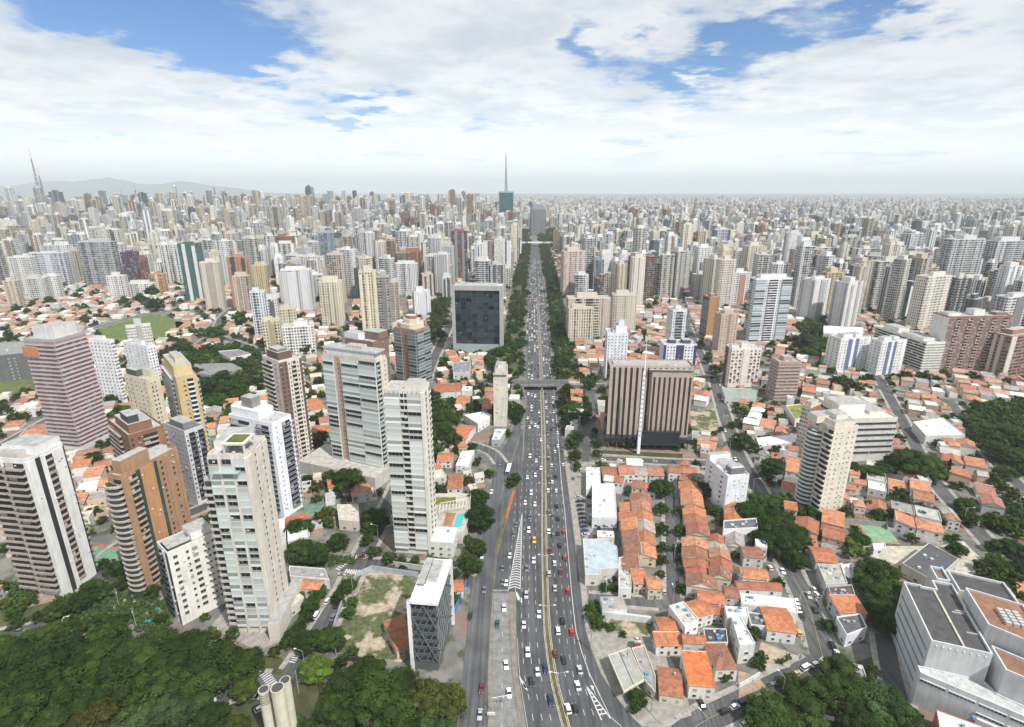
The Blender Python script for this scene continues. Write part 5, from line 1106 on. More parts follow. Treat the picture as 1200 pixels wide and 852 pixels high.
def house_parts(w, d, hw, typ, rc, wc, rise=1.9, over=.35):
    """local frame, w along x (ridge), d along y"""
    x, y = w/2, d/2; wall = MB(); roof = MB()
    if typ == 'flat':
        wall.prism([(-x, -y), (x, -y), (x, y), (-x, y)], 0, hw, 'paint', wc, top=False)
        for a in ((-x, x, -y, -y+.22), (-x, x, y-.22, y), (-x, -x+.22, -y+.22, y-.22), (x-.22, x, -y+.22, y-.22)): roof.box(*a, hw+.002, hw+.7, 'paint', tuple(c*1.05 for c in wc), bottom=False)
        roof.face([(-x+.22, -y+.22, hw+.1), (x-.22, -y+.22, hw+.1), (x-.22, y-.22, hw+.1), (-x+.22, y-.22, hw+.1)], 'slab', rc)
        roof.face([(-x, -y, hw), (x, -y, hw), (x, y, hw), (-x, y, hw)], 'slab', rc)
    else:
        mat = 'tile' if typ != 'sheet' else 'sheet'; X, Y = x+over, y+over; e = hw-.12
        wall.prism([(-x, -y), (x, -y), (x, y), (-x, y)], 0, hw, 'paint', wc, top=False)
        def sl(p): roof.face(p, mat, rc, [(q[0], q[1]) for q in p] if abs(p[0][1]-p[1][1]) < .01 else [(q[1], q[0]) for q in p])
        if typ in ('gable', 'sheet'):
            sl([(-X, -Y, e), (X, -Y, e), (X, 0, hw+rise), (-X, 0, hw+rise)]); sl([(X, Y, e), (-X, Y, e), (-X, 0, hw+rise), (X, 0, hw+rise)])
            for s in (-1, 1):
                t = [(s*x, -s*y*1.0, hw), (s*x, s*y, hw), (s*x, 0, hw+rise-.15)]; wall.face(t, 'paint', wc)
            roof.face([(-X, -Y, e-.03), (-X, Y, e-.03), (X, Y, e-.03), (X, -Y, e-.03)], 'paint', (.3, .25, .2))
            roof.box(-X, X, -.14, .14, hw+rise-.04, hw+rise+.1, 'paint', tuple(c*.8 for c in rc), bottom=False)
        elif typ == 'hip':
            k = max(.3, x-y) if x > y else .2
            sl([(-X, -Y, e), (X, -Y, e), (k, 0, hw+rise), (-k, 0, hw+rise)]); sl([(X, Y, e), (-X, Y, e), (-k, 0, hw+rise), (k, 0, hw+rise)])
            sl([(X, -Y, e), (X, Y, e), (k, 0, hw+rise)]); sl([(-X, Y, e), (-X, -Y, e), (-k, 0, hw+rise)])
            for sx in (-1, 1):
                for sy in (-1, 1): roof.tube((sx*X, sy*Y, e+.05), (sx*k, 0, hw+rise+.05), .13, n=4, mat='paint', col=(min(.7, rc[0]*1.2), rc[1]*1.25, rc[2]*1.2), caps=False)
        elif typ == 'shed':
            sl([(-X, -Y, e), (X, -Y, e), (X, Y, e+rise), (-X, Y, e+rise)]); wall.prism([(-x, y-.2), (x, y-.2), (x, y), (-x, y)], hw, hw+rise-.1, 'paint', wc)
            for s in (-1, 1): wall.face([(s*x, -y, hw), (s*x, y-.2, hw), (s*x, y-.2, hw+rise-.15)][::s], 'paint', wc)
    return wall, roof
HOUSES = []       # (distance, args) gathered first, the nearest 300 become things, the rest one far mass
def plan_house(x, y, w, d, ang, hw, typ, rc, wc, look=None, rise=1.9, sure=False):
    HOUSES.append((math.hypot(x, y)-(1e4 if sure else 0), (x, y, w, d, ang, hw, typ, rc, wc, look, rise)))
    c, s = math.cos(ang), math.sin(ang); take([(x+u*c-v*s, y+u*s+v*c) for u, v in ((-w/2, -d/2), (w/2, -d/2), (w/2, d/2), (-w/2, d/2))])
def qhouse(p, z, typ, rc, wc=(.6, .57, .5), rise=1.7, look=None):
    """a house given by the four eave corners seen in the photograph (ridge parallel to the first edge)"""
    q = [P(x, y, z) for x, y in p]; c = (q[0]+q[1]+q[2]+q[3])/4; e1 = ((q[1]-q[0])+(q[2]-q[3]))/2; w = e1.length; d = ((q[3]-q[0])+(q[2]-q[1])).length/2
    plan_house(c.x, c.y, w-.5, d-.5, math.atan2(e1.y, e1.x), z, typ, rc, wc, look, rise, True)
WALLC = [(.66, .63, .57), (.70, .69, .66), (.58, .52, .43), (.62, .50, .36), (.54, .53, .52), (.72, .70, .64), (.5, .36, .27)]
def row(a, c, n, dep, typ='gable', z=6.0, cols=None, across=False, wmul=1.0):
    A, Cc = P(*a, z), P(*c, z); d = Cc-A; L = d.length; ang = math.atan2(d.y, d.x)
    for i in range(n):
        p = A.lerp(Cc, (i+.5)/n); rc = rng.choice(cols or TILE); q = random.Random(int(p.x*31+p.y)); zz_ = z+q.uniform(-1.3, 1.2); p = p+Vector((q.uniform(-.9, .9), q.uniform(-.3, .3), 0)); rc = tuple(v*q.uniform(.9, 1.1) for v in rc) if q.random() > .12 else q.choice(((.40, .33, .27), (.34, .32, .3), (.46, .28, .2)))
        if across: plan_house(p.x, p.y, dep*q.uniform(.92, 1.08), L/n*wmul-.15, ang+R(90), zz_, typ, rc, q.choice(WALLC), None, q.uniform(1.3, 2.0), True)
        else: plan_house(p.x, p.y, L/n*wmul-.15, dep*q.uniform(.92, 1.08), ang, zz_, typ, rc, q.choice(WALLC), None, q.uniform(1.5, 2.4), True)

# dealership, workshop and station beside the avenue
lowblock('showroom', 'long white sheet-roofed showroom beside the rows of parked cars', 'showroom', ((694, 568), (720, 567), (723, 607), (694, 607)), 6.5, (.66, .68, .70), (.60, .61, .60), 'sheet', .5, land='white showroom')
lowblock('showroom_annex', 'narrow white canopy hall at the upper end of the car lot', 'hall', ((687, 548), (703, 548), (704, 566), (687, 574)), 5.5, (.6, .61, .6), (.58, .58, .56), 'sheet', .3, windows=False)
lowblock('workshop', 'pale blue-grey sheet-roofed workshop next to the avenue', 'workshop', ((683, 632), (711, 632), (723, 641), (725, 666), (704, 667), (704, 674), (686, 674)), 6, (.58, .56, .50), (.40, .46, .50), 'sheet', .35, land='blue-grey workshop')
lowblock('shop_building', 'small white flat-roofed shop behind the blue-grey workshop', 'shop', ((700, 622), (719, 623), (720, 630), (700, 629)), 4, (.7, .7, .68), (.68, .68, .66), 'slab', .3)
lowblock('house_block', 'weathered white flat-roofed house between the workshop and the orange row', 'house', ((725, 654), (738, 654), (740, 690), (725, 690)), 5.5, (.66, .65, .62), (.45, .43, .40), 'slab', .6)
lowblock('shed', 'long low shed with a grey corrugated roof above the vacant plot', 'shed', ((703, 699), (730, 699), (735, 714), (706, 713)), 5, (.66, .66, .64), (.34, .32, .28), 'sheet', 0)
lowblock('boundary_wall', 'whitewashed boundary wall along the vacant plot', 'wall', ((706, 715), (763, 722), (763, 724), (706, 717)), 3.2, (.62, .64, .66), (.6, .6, .6), 'slab', 0, windows=False)
def canopy():
    z = 5.6; q = ccw([(P(x, y, z).x, P(x, y, z).y) for x, y in ((712.5, 768), (738, 759), (755, 797), (731, 811))]); cx = sum(p[0] for p in q)/4; cy = sum(p[1] for p in q)/4
    r = empty('station_canopy', (cx, cy, 0), 0, 'grey flat fuel station canopy with a cream edge on the concrete forecourt', 'canopy'); lp = [(p[0]-cx, p[1]-cy) for p in q]
    b = MB(); b.prism(lp, z-.7, z, 'paint', (.60, .55, .42), 'sheet', (.34, .34, .31), bottom=True); b.build('canopy_roof', r); parapet(r, lp, z, .25, .3, (.62, .57, .44), 'canopy_edge')
    m = MB(); A = (Vector(lp[0])+Vector(lp[1]))/2; Bq = (Vector(lp[2])+Vector(lp[3]))/2; m.tube((A.x, A.y, z+.05), (Bq.x, Bq.y, z+.05), .15, n=4, mat='metal', col=(.12, .12, .12)); m.build('roof_gutter', r)
    for i in range(4):
        p = Vector(lp[i])*.66; c = MB(); c.tube((p.x, p.y, 0), (p.x, p.y, z-.7), .28, n=8, mat='paint', col=(.5, .5, .5)); c.build('column', r)
    for i in range(3):
        p = A.lerp(Bq, .25+.25*i); c = MB(); c.box(p.x-.5, p.x+.5, p.y-.4, p.y+.4, .05, 1.9, 'paint', (.5, .5, .52)); c.box(p.x-.4, p.x+.4, p.y-.42, p.y-.402, 1.1, 1.7, 'glass', (.04, .04, .05)); c.build('fuel_pump', r)
    take(q); landmark('fuel station canopy', cx, cy)
canopy()
lowblock('station_shop', 'dark and cream flat-roofed station shop beside the canopy', 'shop', ((740, 760), (755, 757), (768, 792), (768, 812), (757, 800)), 4.2, (.58, .55, .47), (.30, .28, .25), 'slab', .4)
lowblock('kiosk', 'small red roofed kiosk behind the station shop', 'kiosk', ((743, 748), (750, 747), (751, 753), (744, 754)), 4, (.42, .06, .05), (.45, .07, .06), 'slab', .2, windows=False)
lowblock('annex_hall', 'bright white sheet roof with a red side wall at the bottom right', 'hall', ((1097, 832), (1152, 852), (1180, 872), (1104, 872)), 7, (.40, .14, .11), (.82, .82, .81), 'sheet', .3)
# pool podium in front of the slim teal tower
ZP = 7.0
def podium_extra(r, lp, z):
    o = r.location
    def q(pts, zz): return [(P(x, y, zz).x-o.x, P(x, y, zz).y-o.y) for x, y in pts]
    for nm, pts, mat, col, dz in (('pool', ((536, 603), (545, 601), (540, 617), (531, 619)), 'water', (.04, .40, .40), .10), ('timber_deck', ((523, 601), (534.5, 601), (529, 618), (519, 616)), 'slab', (.34, .17, .09), .07), ('lawn', ((511, 583), (534, 583), (534, 590), (509, 592)), 'turf', (.11, .14, .04), .12)):
        b = MB(); b.face([(p[0], p[1], z+dz) for p in ccw(q(pts, z))], mat, col); b.build(nm, r)
    b = MB(); A, Bq, Cq, D = [Vector((*p, 0)) for p in q(((516, 590), (547, 585), (546, 593), (515, 599)), z+3)]
    for i in range(9):
        p, s = A.lerp(Bq, i/8), D.lerp(Cq, i/8); b.tube((p.x, p.y, z+3), (s.x, s.y, z+3), .16, n=4, mat='paint', col=(.66, .63, .56))
    for p, s in ((A, Bq), (D, Cq)): b.tube((p.x, p.y, z+3.2), (s.x, s.y, z+3.2), .2, n=4, mat='paint', col=(.66, .63, .56))
    for p in (A, Bq, Cq, D): b.tube((p.x, p.y, z), (p.x, p.y, z+3), .16, n=4, mat='paint', col=(.66, .63, .56))
    b.build('pergola', r)
lowblock('pool_podium', 'cream podium terrace with a teal pool, timber deck and white pergola', 'podium', ((508, 580), (552, 580), (548, 612), (541, 624), (500, 619)), ZP, (.62, .59, .52), (.44, .40, .34), 'slab', .9, podium_extra)
lowblock('pool_pavilion', 'white flat-roofed pavilion with a glazed front below the pool terrace', 'pavilion', ((506, 618), (536, 619), (531, 637), (502, 635)), 8.5, (.68, .67, .62), (.72, .72, .70), 'slab', .5)
# white lattice mast in front of the striped office
x, y, h = corner((757.5, 395), 530); r = empty('antenna_mast', (x, y-1.5, 0), 0, 'tall tapering white mast in front of the brown striped office block', 'mast'); b = MB()
b.tube((0, 0, 0), (0, 0, h*.72), 1.5, 1.0, 4, 'paint', (.80, .81, .84)); b.build('shaft', r); b = MB(); b.tube((0, 0, h*.72), (0, 0, h), .6, .12, 5, 'paint', (.80, .81, .84)); b.build('spire', r); b = MB()
for i in range(14): z = 14+i*h*.04; w_ = 1.55-.5*z/h/.72; b.box(-w_-.06, w_+.06, -w_*.75-.06, -w_*.75+.0, z, z+.9, 'paint', (.42, .44, .48))
b.build('rung_band', r, kind='stuff')
# houses of the lower right, one by one
for p, z, typ, rc, wc, look in (
 (((802, 703), (826, 703), (832, 716), (814, 728)), 6, 'gable', TILE[0], WALLC[1], 'bright orange gabled house next to the white angular house'),
 (((768, 723), (789, 722), (796, 742), (771, 742)), 5, 'gable', TILE[1], WALLC[1], 'orange roofed house with a pale ridge stripe above the forecourt'),
 (((766, 743), (798, 743), (798, 757), (767, 757)), 5, 'shed', TILE[0], WALLC[1], 'low orange lean-to house split by a dark gap'),
 (((799, 743), (826, 744), (827, 755), (799, 753)), 7, 'gable', TILE[1], WALLC[4], 'narrow orange roofed house with a grey front terrace'),
 (((801, 765), (829, 767), (837, 805), (803, 803)), 6.5, 'shed', (.58, .17, .055), WALLC[0], 'largest bright orange roof with striped parking in front'),
 (((829, 755), (851, 753), (864, 785), (834, 784)), 6, 'hip', TILE[4], WALLC[0], 'weathered brown hipped roof with pale ridge lines'),
 (((769, 780), (794, 784), (804, 818), (773, 814)), 4, 'gable', TILE[2], WALLC[2], 'mottled rust roofed low house beside the station forecourt'),
 (((884, 709), (921, 712), (935, 743), (904, 738)), 6, 'gable', TILE[0], WALLC[1], 'orange roofed corner house by the curving street'),
 (((816, 691), (846, 694), (851, 709), (817, 705)), 6, 'gable', TILE[0], WALLC[2], 'broad orange roofed house above the white long building'),
 (((847, 686), (864, 688), (866, 701), (849, 700)), 6, 'gable', TILE[4], WALLC[4], 'brown roofed house with one pale round gable window'),
 (((831, 710), (846, 710), (850, 722), (831, 719)), 5, 'gable', TILE[1], WALLC[2], 'small orange roofed house with a bare side wall'),
 (((866, 664), (898, 667), (900, 680), (868, 677)), 6, 'gable', TILE[3], WALLC[1], 'bright orange house with a cream gable wall'),
 (((869, 640), (890, 641), (896, 655), (868, 652)), 6, 'gable', TILE[4], WALLC[4], 'long brown roofed house with a grey side wall'),
 (((861, 680), (914, 683), (916, 692), (863, 690)), 6, 'gable', TILE[2], WALLC[1], 'long rust roofed house with a white front wall'),
 (((950, 640), (974, 642), (980, 660), (952, 657)), 6, 'gable', TILE[1], WALLC[4], 'orange roofed house opposite the big trees'),
 (((975, 700), (1006, 700), (1012, 718), (980, 718)), 6, 'shed', TILE[0], WALLC[4], 'orange roofed house in the row below the white tents'),
 (((758, 676), (774, 676), (775, 690), (756, 690)), 6, 'gable', TILE[3], WALLC[2], 'orange house at the lower end of the left terrace'),
 (((740, 669), (757, 669), (757, 684), (740, 684)), 5.5, 'shed', TILE[0], WALLC[2], 'orange lean-to roof beside the left terrace end'),
 (((357, 678), (379, 680), (375, 691), (348, 690)), 6, 'gable', TILE[3], WALLC[0], 'orange roofed villa below the tall cream stone tower'),
 (((457, 726), (480, 718), (478, 756), (455, 766)), 4, 'gable', TILE[2], WALLC[2], 'long orange roofed house beside the steel-braced mid-rise'),
 (((526, 680), (543, 679), (543, 692), (524, 694)), 4, 'gable', TILE[1], WALLC[1], 'small orange roof behind the steel-braced mid-rise'),
 (((527, 556), (545, 555), (540, 573), (524, 572)), 6, 'gable', TILE[2], WALLC[1], 'white house with a rust roof by the frontage road'),
 (((531, 497), (556, 499), (548, 516), (535, 514)), 5, 'gable', TILE[0], WALLC[1], 'orange and white house near the blank cream slab'),
 (((514, 530), (531, 530), (530, 541), (512, 541)), 5, 'gable', TILE[0], WALLC[1], 'orange roofed house above the slim teal glass tower podium'),
 (((508, 450), (540, 448), (541, 458), (508, 460)), 6, 'gable', TILE[2], WALLC[0], 'long rust roofed house near the black glass office block'),
 (((358, 468), (376, 465), (375, 478), (359, 482)), 6, 'gable', TILE[0], WALLC[0], 'orange roofed house beside the cream tower with brown bands'),
 (((366, 498), (388, 498), (388, 506), (366, 507)), 6, 'gable', TILE[0], WALLC[4], 'lilac house with an orange roof behind the street trees')):
    qhouse(p, z, typ, rc, wc, 1.6, look)
row((752, 580), (757, 652), 6, 11, 'gable'); row((733, 588), (742, 668), 6, 8, 'shed'); row((810, 565), (817, 628), 6, 12.5, 'gable'); row((815, 633), (822, 690), 5, 12.5, 'gable')
row((838, 627), (846, 680), 5, 10, 'gable'); row((706, 550), (776, 551), 4, 12, 'gable', across=False); row((784, 550), (848, 556), 4, 9, 'gable'); row((742, 566), (770, 570), 2, 9, 'gable'); row((858, 588), (862, 640), 3, 9, 'gable')
for nm, lb, pts, z, wall, rf, mt in (
 ('white_house', 'white angular three-storey house with dark square windows', ((784, 711), (801, 706), (819, 727), (803, 736)), 8.5, (.76, .76, .77), (.5, .48, .45), 'slab'),
 ('long_building', 'long white building with green framed windows on its end wall', ((857, 724), (867, 722), (885, 755), (867, 757)), 9, (.66, .67, .64), (.68, .68, .67), 'slab'),
 ('white_building', 'white block joined above the long white building', ((849, 711), (876, 713), (877, 723), (852, 724)), 8, (.66, .67, .64), (.66, .66, .65), 'slab'),
 ('dark_roofed_house', 'house with a black flat roof beside the brown hipped roof', ((824, 737), (851, 738), (853, 754), (827, 754)), 5, (.6, .58, .55), (.06, .06, .065), 'slab'),
 ('dark_roofed_house', 'grey house with dark flat roofs and white walls by the courtyard', ((876, 718), (903, 722), (907, 736), (880, 733)), 5.5, (.68, .68, .66), (.12, .12, .12), 'slab'),
 ('white_roofed_hall', 'long hall with a bright white sheet roof by the curving street', ((867, 696), (932, 703), (935, 719), (869, 708)), 5.5, (.74, .74, .74), (.68, .69, .70), 'sheet'),
 ('apartment_block', 'low white apartment block with dark flat roofs below the white mid-rise', ((848, 611), (886, 608), (888, 619), (848, 621)), 9, (.72, .72, .72), (.12, .12, .13), 'slab'),
 ('white_roofed_hall', 'large hall with a white roof in the right orange quarter', ((1070, 495), (1105, 490), (1131, 510), (1085, 511)), 7, (.60, .59, .57), (.66, .66, .64), 'sheet'),
 ('white_roofed_hall', 'white roofed hall near the round street tree', ((886, 514), (934, 508), (938, 518), (890, 524)), 5, (.5, .5, .5), (.78, .78, .77), 'sheet'),
 ('school_hall', 'school hall with a large dark grey pitched roof behind the institute', ((1057, 661), (1088, 637), (1123, 656), (1094, 682)), 6, (.50, .48, .43), (.085, .085, .09), 'sheet'),
 ('glass_roofed_hall', 'low green-grey glass roofed hall below the maroon checkered tower', ((846, 455), (888, 456), (886, 466), (850, 466)), 6, (.5, .52, .5), (.26, .32, .29), 'sheet'),
 ('green_roofed_house', 'white house with a planted green roof left of the ribbon-window block', ((921, 476), (938, 474), (948, 488), (932, 492)), 6, (.72, .72, .70), (.16, .20, .04), 'turf'),
 ('flat_roofed_hall', 'long low hall with a white flat roof behind the slate striped twins', ((965, 382), (1012, 384), (1012, 392), (965, 391)), 12, (.40, .40, .40), (.76, .76, .74), 'sheet'),
 ('grey_block', 'grey flat-roofed block with parked cars, in the row below the tents', ((958, 662), (985, 662), (993, 684), (968, 686)), 6, (.5, .5, .48), (.40, .37, .31), 'slab'),
 ('dark_roofed_house', 'house with a dark brown flat roof in the row below the tents', ((970, 688), (998, 686), (1002, 698), (974, 699)), 6, (.45, .42, .4), (.10, .08, .075), 'slab'),
 ('white_house', 'white corner house with a black flat roof by the zebra crossing', ((980, 724), (1008, 720), (1016, 736), (992, 745)), 6, (.72, .72, .74), (.10, .10, .105), 'slab'),
 ('villa', 'white house with green courtyard walls below the school court', ((1022, 686-48), (1037, 637), (1038, 643), (1024, 645)), 3, (.6, .6, .58), (.7, .7, .68), 'slab'),
 ('office_building', 'gabled grey house in front of the black glass office block', ((531, 425), (552, 424), (550, 436), (531, 437)), 9, (.55, .54, .5), (.20, .21, .23), 'slab'),
 ('white_building', 'white low building behind the blank cream slab', ((544, 487), (566, 483), (576, 487), (560, 497)), 7, (.74, .74, .74), (.7, .7, .68), 'slab'),
 ('white_roofed_hall', 'white sheet roofed hall near the frontage road bend', ((541, 530), (556, 528), (549, 547), (534, 546)), 5, (.64, .63, .6), (.74, .74, .72), 'sheet'),
 ('flat_roofed_hall', 'grey flat-roofed shop at the foot of the blank cream slab', ((580, 503), (594, 503), (586, 516), (576, 516)), 5, (.35, .37, .38), (.55, .55, .53), 'slab'),
 ('long_building', 'long grey flat hall left of the cream tower with brown bands', ((228, 427), (272, 426), (284, 432), (250, 440), (224, 437)), 7, (.30, .30, .30), (.22, .22, .22), 'slab'),
 ('white_building', 'white walled house with a dark roof in the left wooded quarter', ((256, 412), (280, 410), (294, 415), (270, 420)), 8, (.70, .70, .70), (.20, .19, .18), 'slab'),
 ('villa', 'beige villa with sandy courtyard on the tree lined street', ((395, 592), (420, 592), (421, 612), (397, 610)), 6, (.58, .52, .42), (.50, .45, .37), 'slab'),
 ('villa', 'white villa with boxed roof terraces next to the orange roofed villa', ((339, 664), (380, 667), (386, 680), (340, 676)), 5, (.68, .66, .6), (.30, .29, .28), 'slab'),
 ('low_building', 'pale boxy podium right of the tall cream stone tower', ((322, 716), (352, 697), (356, 700), (329, 722)), 5, (.6, .55, .46), (.56, .5, .41), 'slab'),
 ('grey_block', 'unfinished dark concrete frame left of the pink scaffolded tower', ((-12, 402), (28, 400), (32, 414), (-8, 418)), 26, (.12, .12, .13), (.25, .25, .24), 'slab')):
    lowblock(nm, lb, nm.replace('_', ' ').replace('white ', '').replace('dark roofed ', '').replace('grey ', ''), pts, z, wall, rf, mt)
# blue hoarding beside the braced mid-rise, wall in front of the pool podium, hoarding round the vacant plot
def wall_line(name, label, cat, pts, z, col, th=.3):
    q = [P(x, y) for x, y in pts]; r = empty(name, q[0], 0, label, cat); b = MB()
    for a, c in zip(q, q[1:]):
        d = (c-a).normalized(); n = Vector((-d.y, d.x, 0))*th/2; F = [a-n, c-n, c+n, a+n]; b.prism(ccw([(p.x-q[0].x, p.y-q[0].y) for p in F]), 0, z, 'paint', col)
    b.build('panel', r)
    m = MB()
    for a, c in zip(q, q[1:]):
        n = max(1, int((c-a).length/4))
        for i in range(n): p = a.lerp(c, i/n)-q[0]; m.box(p.x-.18, p.x+.18, p.y-.18, p.y+.18, 0, z+.25, 'paint', tuple(x*.85 for x in col))
    m.build('post', r, kind='stuff')
wall_line('hoarding', 'blue site hoarding beside the steel-braced mid-rise', 'hoarding', ((531, 724), (546, 686)), 3, (.07, .20, .45))
wall_line('boundary_wall', 'long grey wall in front of the slim teal glass tower podium', 'wall', ((462, 664), (500, 669), (545, 676), (556, 662)), 3, (.46, .44, .40))
wall_line('hoarding', 'grey metal hoarding round the overgrown vacant plot', 'hoarding', ((394, 768), (388, 748), (400, 712), (418, 676), (436, 668), (490, 676)), 2.6, (.36, .40, .44))
wall_line('hoarding', 'black fence at the foot of the overgrown vacant plot', 'fence', ((404, 774), (452, 779)), 2.4, (.04, .04, .045))
wall_line('boundary_wall', 'low wall along the school playing court', 'wall', ((945, 613), (1000, 614), (1045, 618)), 3, (.28, .28, .28))
wall_line('boundary_wall', 'low white wall edging the sandy courtyard', 'wall', ((866, 806), (890, 792)), 2, (.66, .66, .64))
# ------------------------------------------------------------------ overpass
ym = P(633, 455).y; A = avx(ym); x0, x1 = A[0]-13, A[2]+13
r = empty('overpass', ((x0+x1)/2, ym, 0), 0, 'grey concrete overpass carrying a cross street over the avenue', 'overpass'); hw = (x1-x0)/2
b = MB(); b.box(-hw, hw, -6.5, 6.5, 4.4, 5.6, 'slab', (.22, .215, .21), 'asphalt', (.09, .09, .09)); b.build('deck', r)
for s in (-1, 1): b = MB(); b.box(-hw, hw, s*6.6-.2, s*6.6+.2, 4.2, 6.4, 'slab', (.27, .265, .25)); b.build('parapet', r)
for s in (-1, 1): b = MB(); b.box(s*(hw-6)-5.9, s*(hw-6)+5.9, -6.3, 6.3, 0, 4.39, 'slab', (.30, .30, .29)); b.build('abutment', r)
b = MB(); b.box(-.9, .9, -5.5, 5.5, .2, 4.39, 'slab', (.3, .3, .3)); mdx = A[1]-(x0+x1)/2; b.v = [(v[0]+mdx, v[1], v[2]) for v in b.v]; b.build('pier', r)
take([(x0, ym-9), (x1, ym-9), (x1, ym+9), (x0, ym+9)]); landmark('overpass', (x0+x1)/2, ym)
# underpass portal on the concrete strip, its mouth a solid slab painted shade-black
pA, pB = P(578.6, 694), P(596.2, 694); r = empty('tunnel_portal', (pA.x, pA.y, 0), 0, 'low dark portal where the concrete strip dives beside the chevrons', 'tunnel portal')
W_ = pB.x-pA.x; b = MB(); b.box(0, W_, -.2, .5, .35, 1.0, 'slab', (.28, .28, .27)); b.build('lintel', r); b = MB(); b.box(.1, W_-.1, -.15, .4, .06, .348, 'paint', (.02, .02, .02)); b.build('dark_infill', r)
# water tanks at the bottom
for T, by, rad, hh, lb in (((309, 808), 868, 1.7, 1, 'slatted'), ((325, 806), 872, 2.1, 1, 'tall plain'), ((334, 797), 858, 1.7, 1, 'rear')):
    x, y, h = corner(T, by); r = empty('water_tower', (x, y, 0), 0, f'{lb} cream concrete cylinder of the three at the park edge', 'water tower')
    b = MB(); b.tube((0, 0, 0), (0, 0, h), rad, n=28, mat='paint', col=(.55, .53, .42), caps=False); b.build('shaft', r)
    b = MB(); b.tube((0, 0, h-.3), (0, 0, h+.12), rad*1.04, n=28, mat='paint', col=(.5, .48, .4)); b.tube((0, 0, h+.121), (0, 0, h+.2), rad*.86, n=28, mat='slab', col=(.06, .06, .06)); b.build('cap', r)
    if lb == 'slatted':
        for i in range(6): b = MB(); b.tube((0, 0, h-1.2-i*.75), (0, 0, h-.9-i*.75), rad*1.03, n=28, mat='paint', col=(.10, .10, .09)); b.build('louvre_slot', r)
    take_disc(x, y, 5)
    if lb == 'rear': landmark('cream cylinders', x, y)
landmark('overgrown vacant plot', *P(440, 720)[:2]); landmark('chevron gore', *P(604, 660)[:2]); landmark('green grass field', *P(165, 388)[:2]); landmark('sandy courtyard', *P(905, 768)[:2]); landmark('school hall roof', *P(1090, 660)[:2]); landmark('green tennis court', *P(125, 652)[:2])
# ------------------------------------------------------------------ the rest of the tower city
def ridge(x, y):
    D = math.hypot(x, y); s = x/max(1, y); f = min(1, max(0, (.02-s)/.12)); f = f*f*(3-2*f)
    return 58*math.exp(-((D-2950)/620)**2)*f if 1300 < D < 5000 else 0.0
b = MB(); st_ = 90; xs_ = list(range(-5000, 200, st_)); ys_ = list(range(1200, 5000, st_))
for x in xs_:
    for y in ys_:
        z = [ridge(*p) for p in ((x, y), (x+st_, y), (x+st_, y+st_), (x, y+st_))]
        if max(z) > .6: b.face([(x, y, z[0]-.4), (x+st_, y, z[1]-.4), (x+st_, y+st_, z[2]-.4), (x, y+st_, z[3]-.4)], 'earth')
b.build('ridge_terrain', kind='structure')
PAL = [('white', (.72, .72, .72), 34), ('off-white', (.68, .66, .61), 18), ('cream', (.64, .58, .46), 18), ('beige', (.54, .46, .37), 9), ('pale grey', (.50, .50, .51), 11), ('tan brown', (.32, .22, .15), 4), ('brick red', (.28, .13, .09), 3), ('blue-grey', (.30, .34, .40), 4), ('dark glass', (.09, .11, .13), 4), ('dark teal', (.05, .11, .11), 1)]
PALR = [(n, c, w if n in ('cream', 'off-white', 'white') else w*2.2) for n, c, w in PAL]
ACC = [('white', (.74, .74, .74), 3), ('grey', (.36, .36, .37), 5), ('brown', (.26, .17, .12), 3), ('dark', (.08, .085, .095), 3), ('blue', (.14, .19, .30), 1), ('cream', (.6, .53, .42), 2)]
def pick(r, lst): return r.choices(lst, [q[2] for q in lst])[0]
rt = random.Random(77); cand = []
def clump(x, y): return .5+.5*math.sin(x*.0041+1.3+math.sin(y*.0023)*2)*math.sin(y*.0033+.7+math.sin(x*.0017)*2)
n_try = 0
parks = [[P(x, y).xy for x, y in q] for q in (((930, 268), (1060, 262), (1150, 268), (1190, 275), (1120, 284), (960, 282)), ((880, 252), (930, 249), (940, 256), (890, 258)), ((600, 290), (650, 288), (668, 270), (600, 272)))]
def in_parks(x, y): return any(bool(inpoly(np.array([x]), np.array([y]), q)[0]) for q in parks)
far_occ = {}
for k in range(80000):
    D = 950+9300*rt.random()**1.45; az = (rt.random()-.5)*2*R(46); x, y = D*math.sin(az), D*math.cos(az)
    A = avx(min(y, 2400))
    if A[0]-34 < x < A[2]+34 and y < 1960: continue
    dn = (150 if D < 2800 else 135 if D < 4500 else 100)*(.55+.8*clump(x, y))
    px_, py_, _ = proj(x, y)
    if not (-60 < px_ < 1260): continue
    if D < 1500 and (px_ < 330 and py_ > 337 or px_ > 760 and py_ > 318 and rt.random() < .4): continue
    w, d = rt.uniform(13, 26), rt.uniform(12, 22); w = w+rt.uniform(10, 20) if rt.random() < .14 else w; cell = 47 if D < 2800 else 56 if D < 4500 else 72
    key = (cell, int(x/cell*1.25), int(y/cell*1.25))
    if key in far_occ or rt.random() > dn/150: continue
    if in_parks(x, y): continue
    if D < 2700 and not free(x, y, w*.6+3, d*.6+3): continue
    far_occ[key] = 1
    h = min(112, max(22, rt.gauss(60, 18) if D < 3600 else rt.gauss(42, 15)+(22 if rt.random() < .08 else 0)))
    if 1900 < D < 3600 and px_ < 560 and rt.random() < .5: h *= rt.uniform(1.1, 1.45)      # taller ridge on the left skyline
    cand.append((D, x, y, w, d, h, rt.uniform(-24, 24)+(12 if px_ > 700 else 0)))
cand.sort()
LIMIT = 300-len(HEROES)-TOWERS+14
big = MB(); nthing = 0
STY = [(3.0, .6, .55), (2.6, .66, .56), (2.2, .8, .55), (3.4, .5, .5), (2.0, .9, .6), (4, .4, .45)]
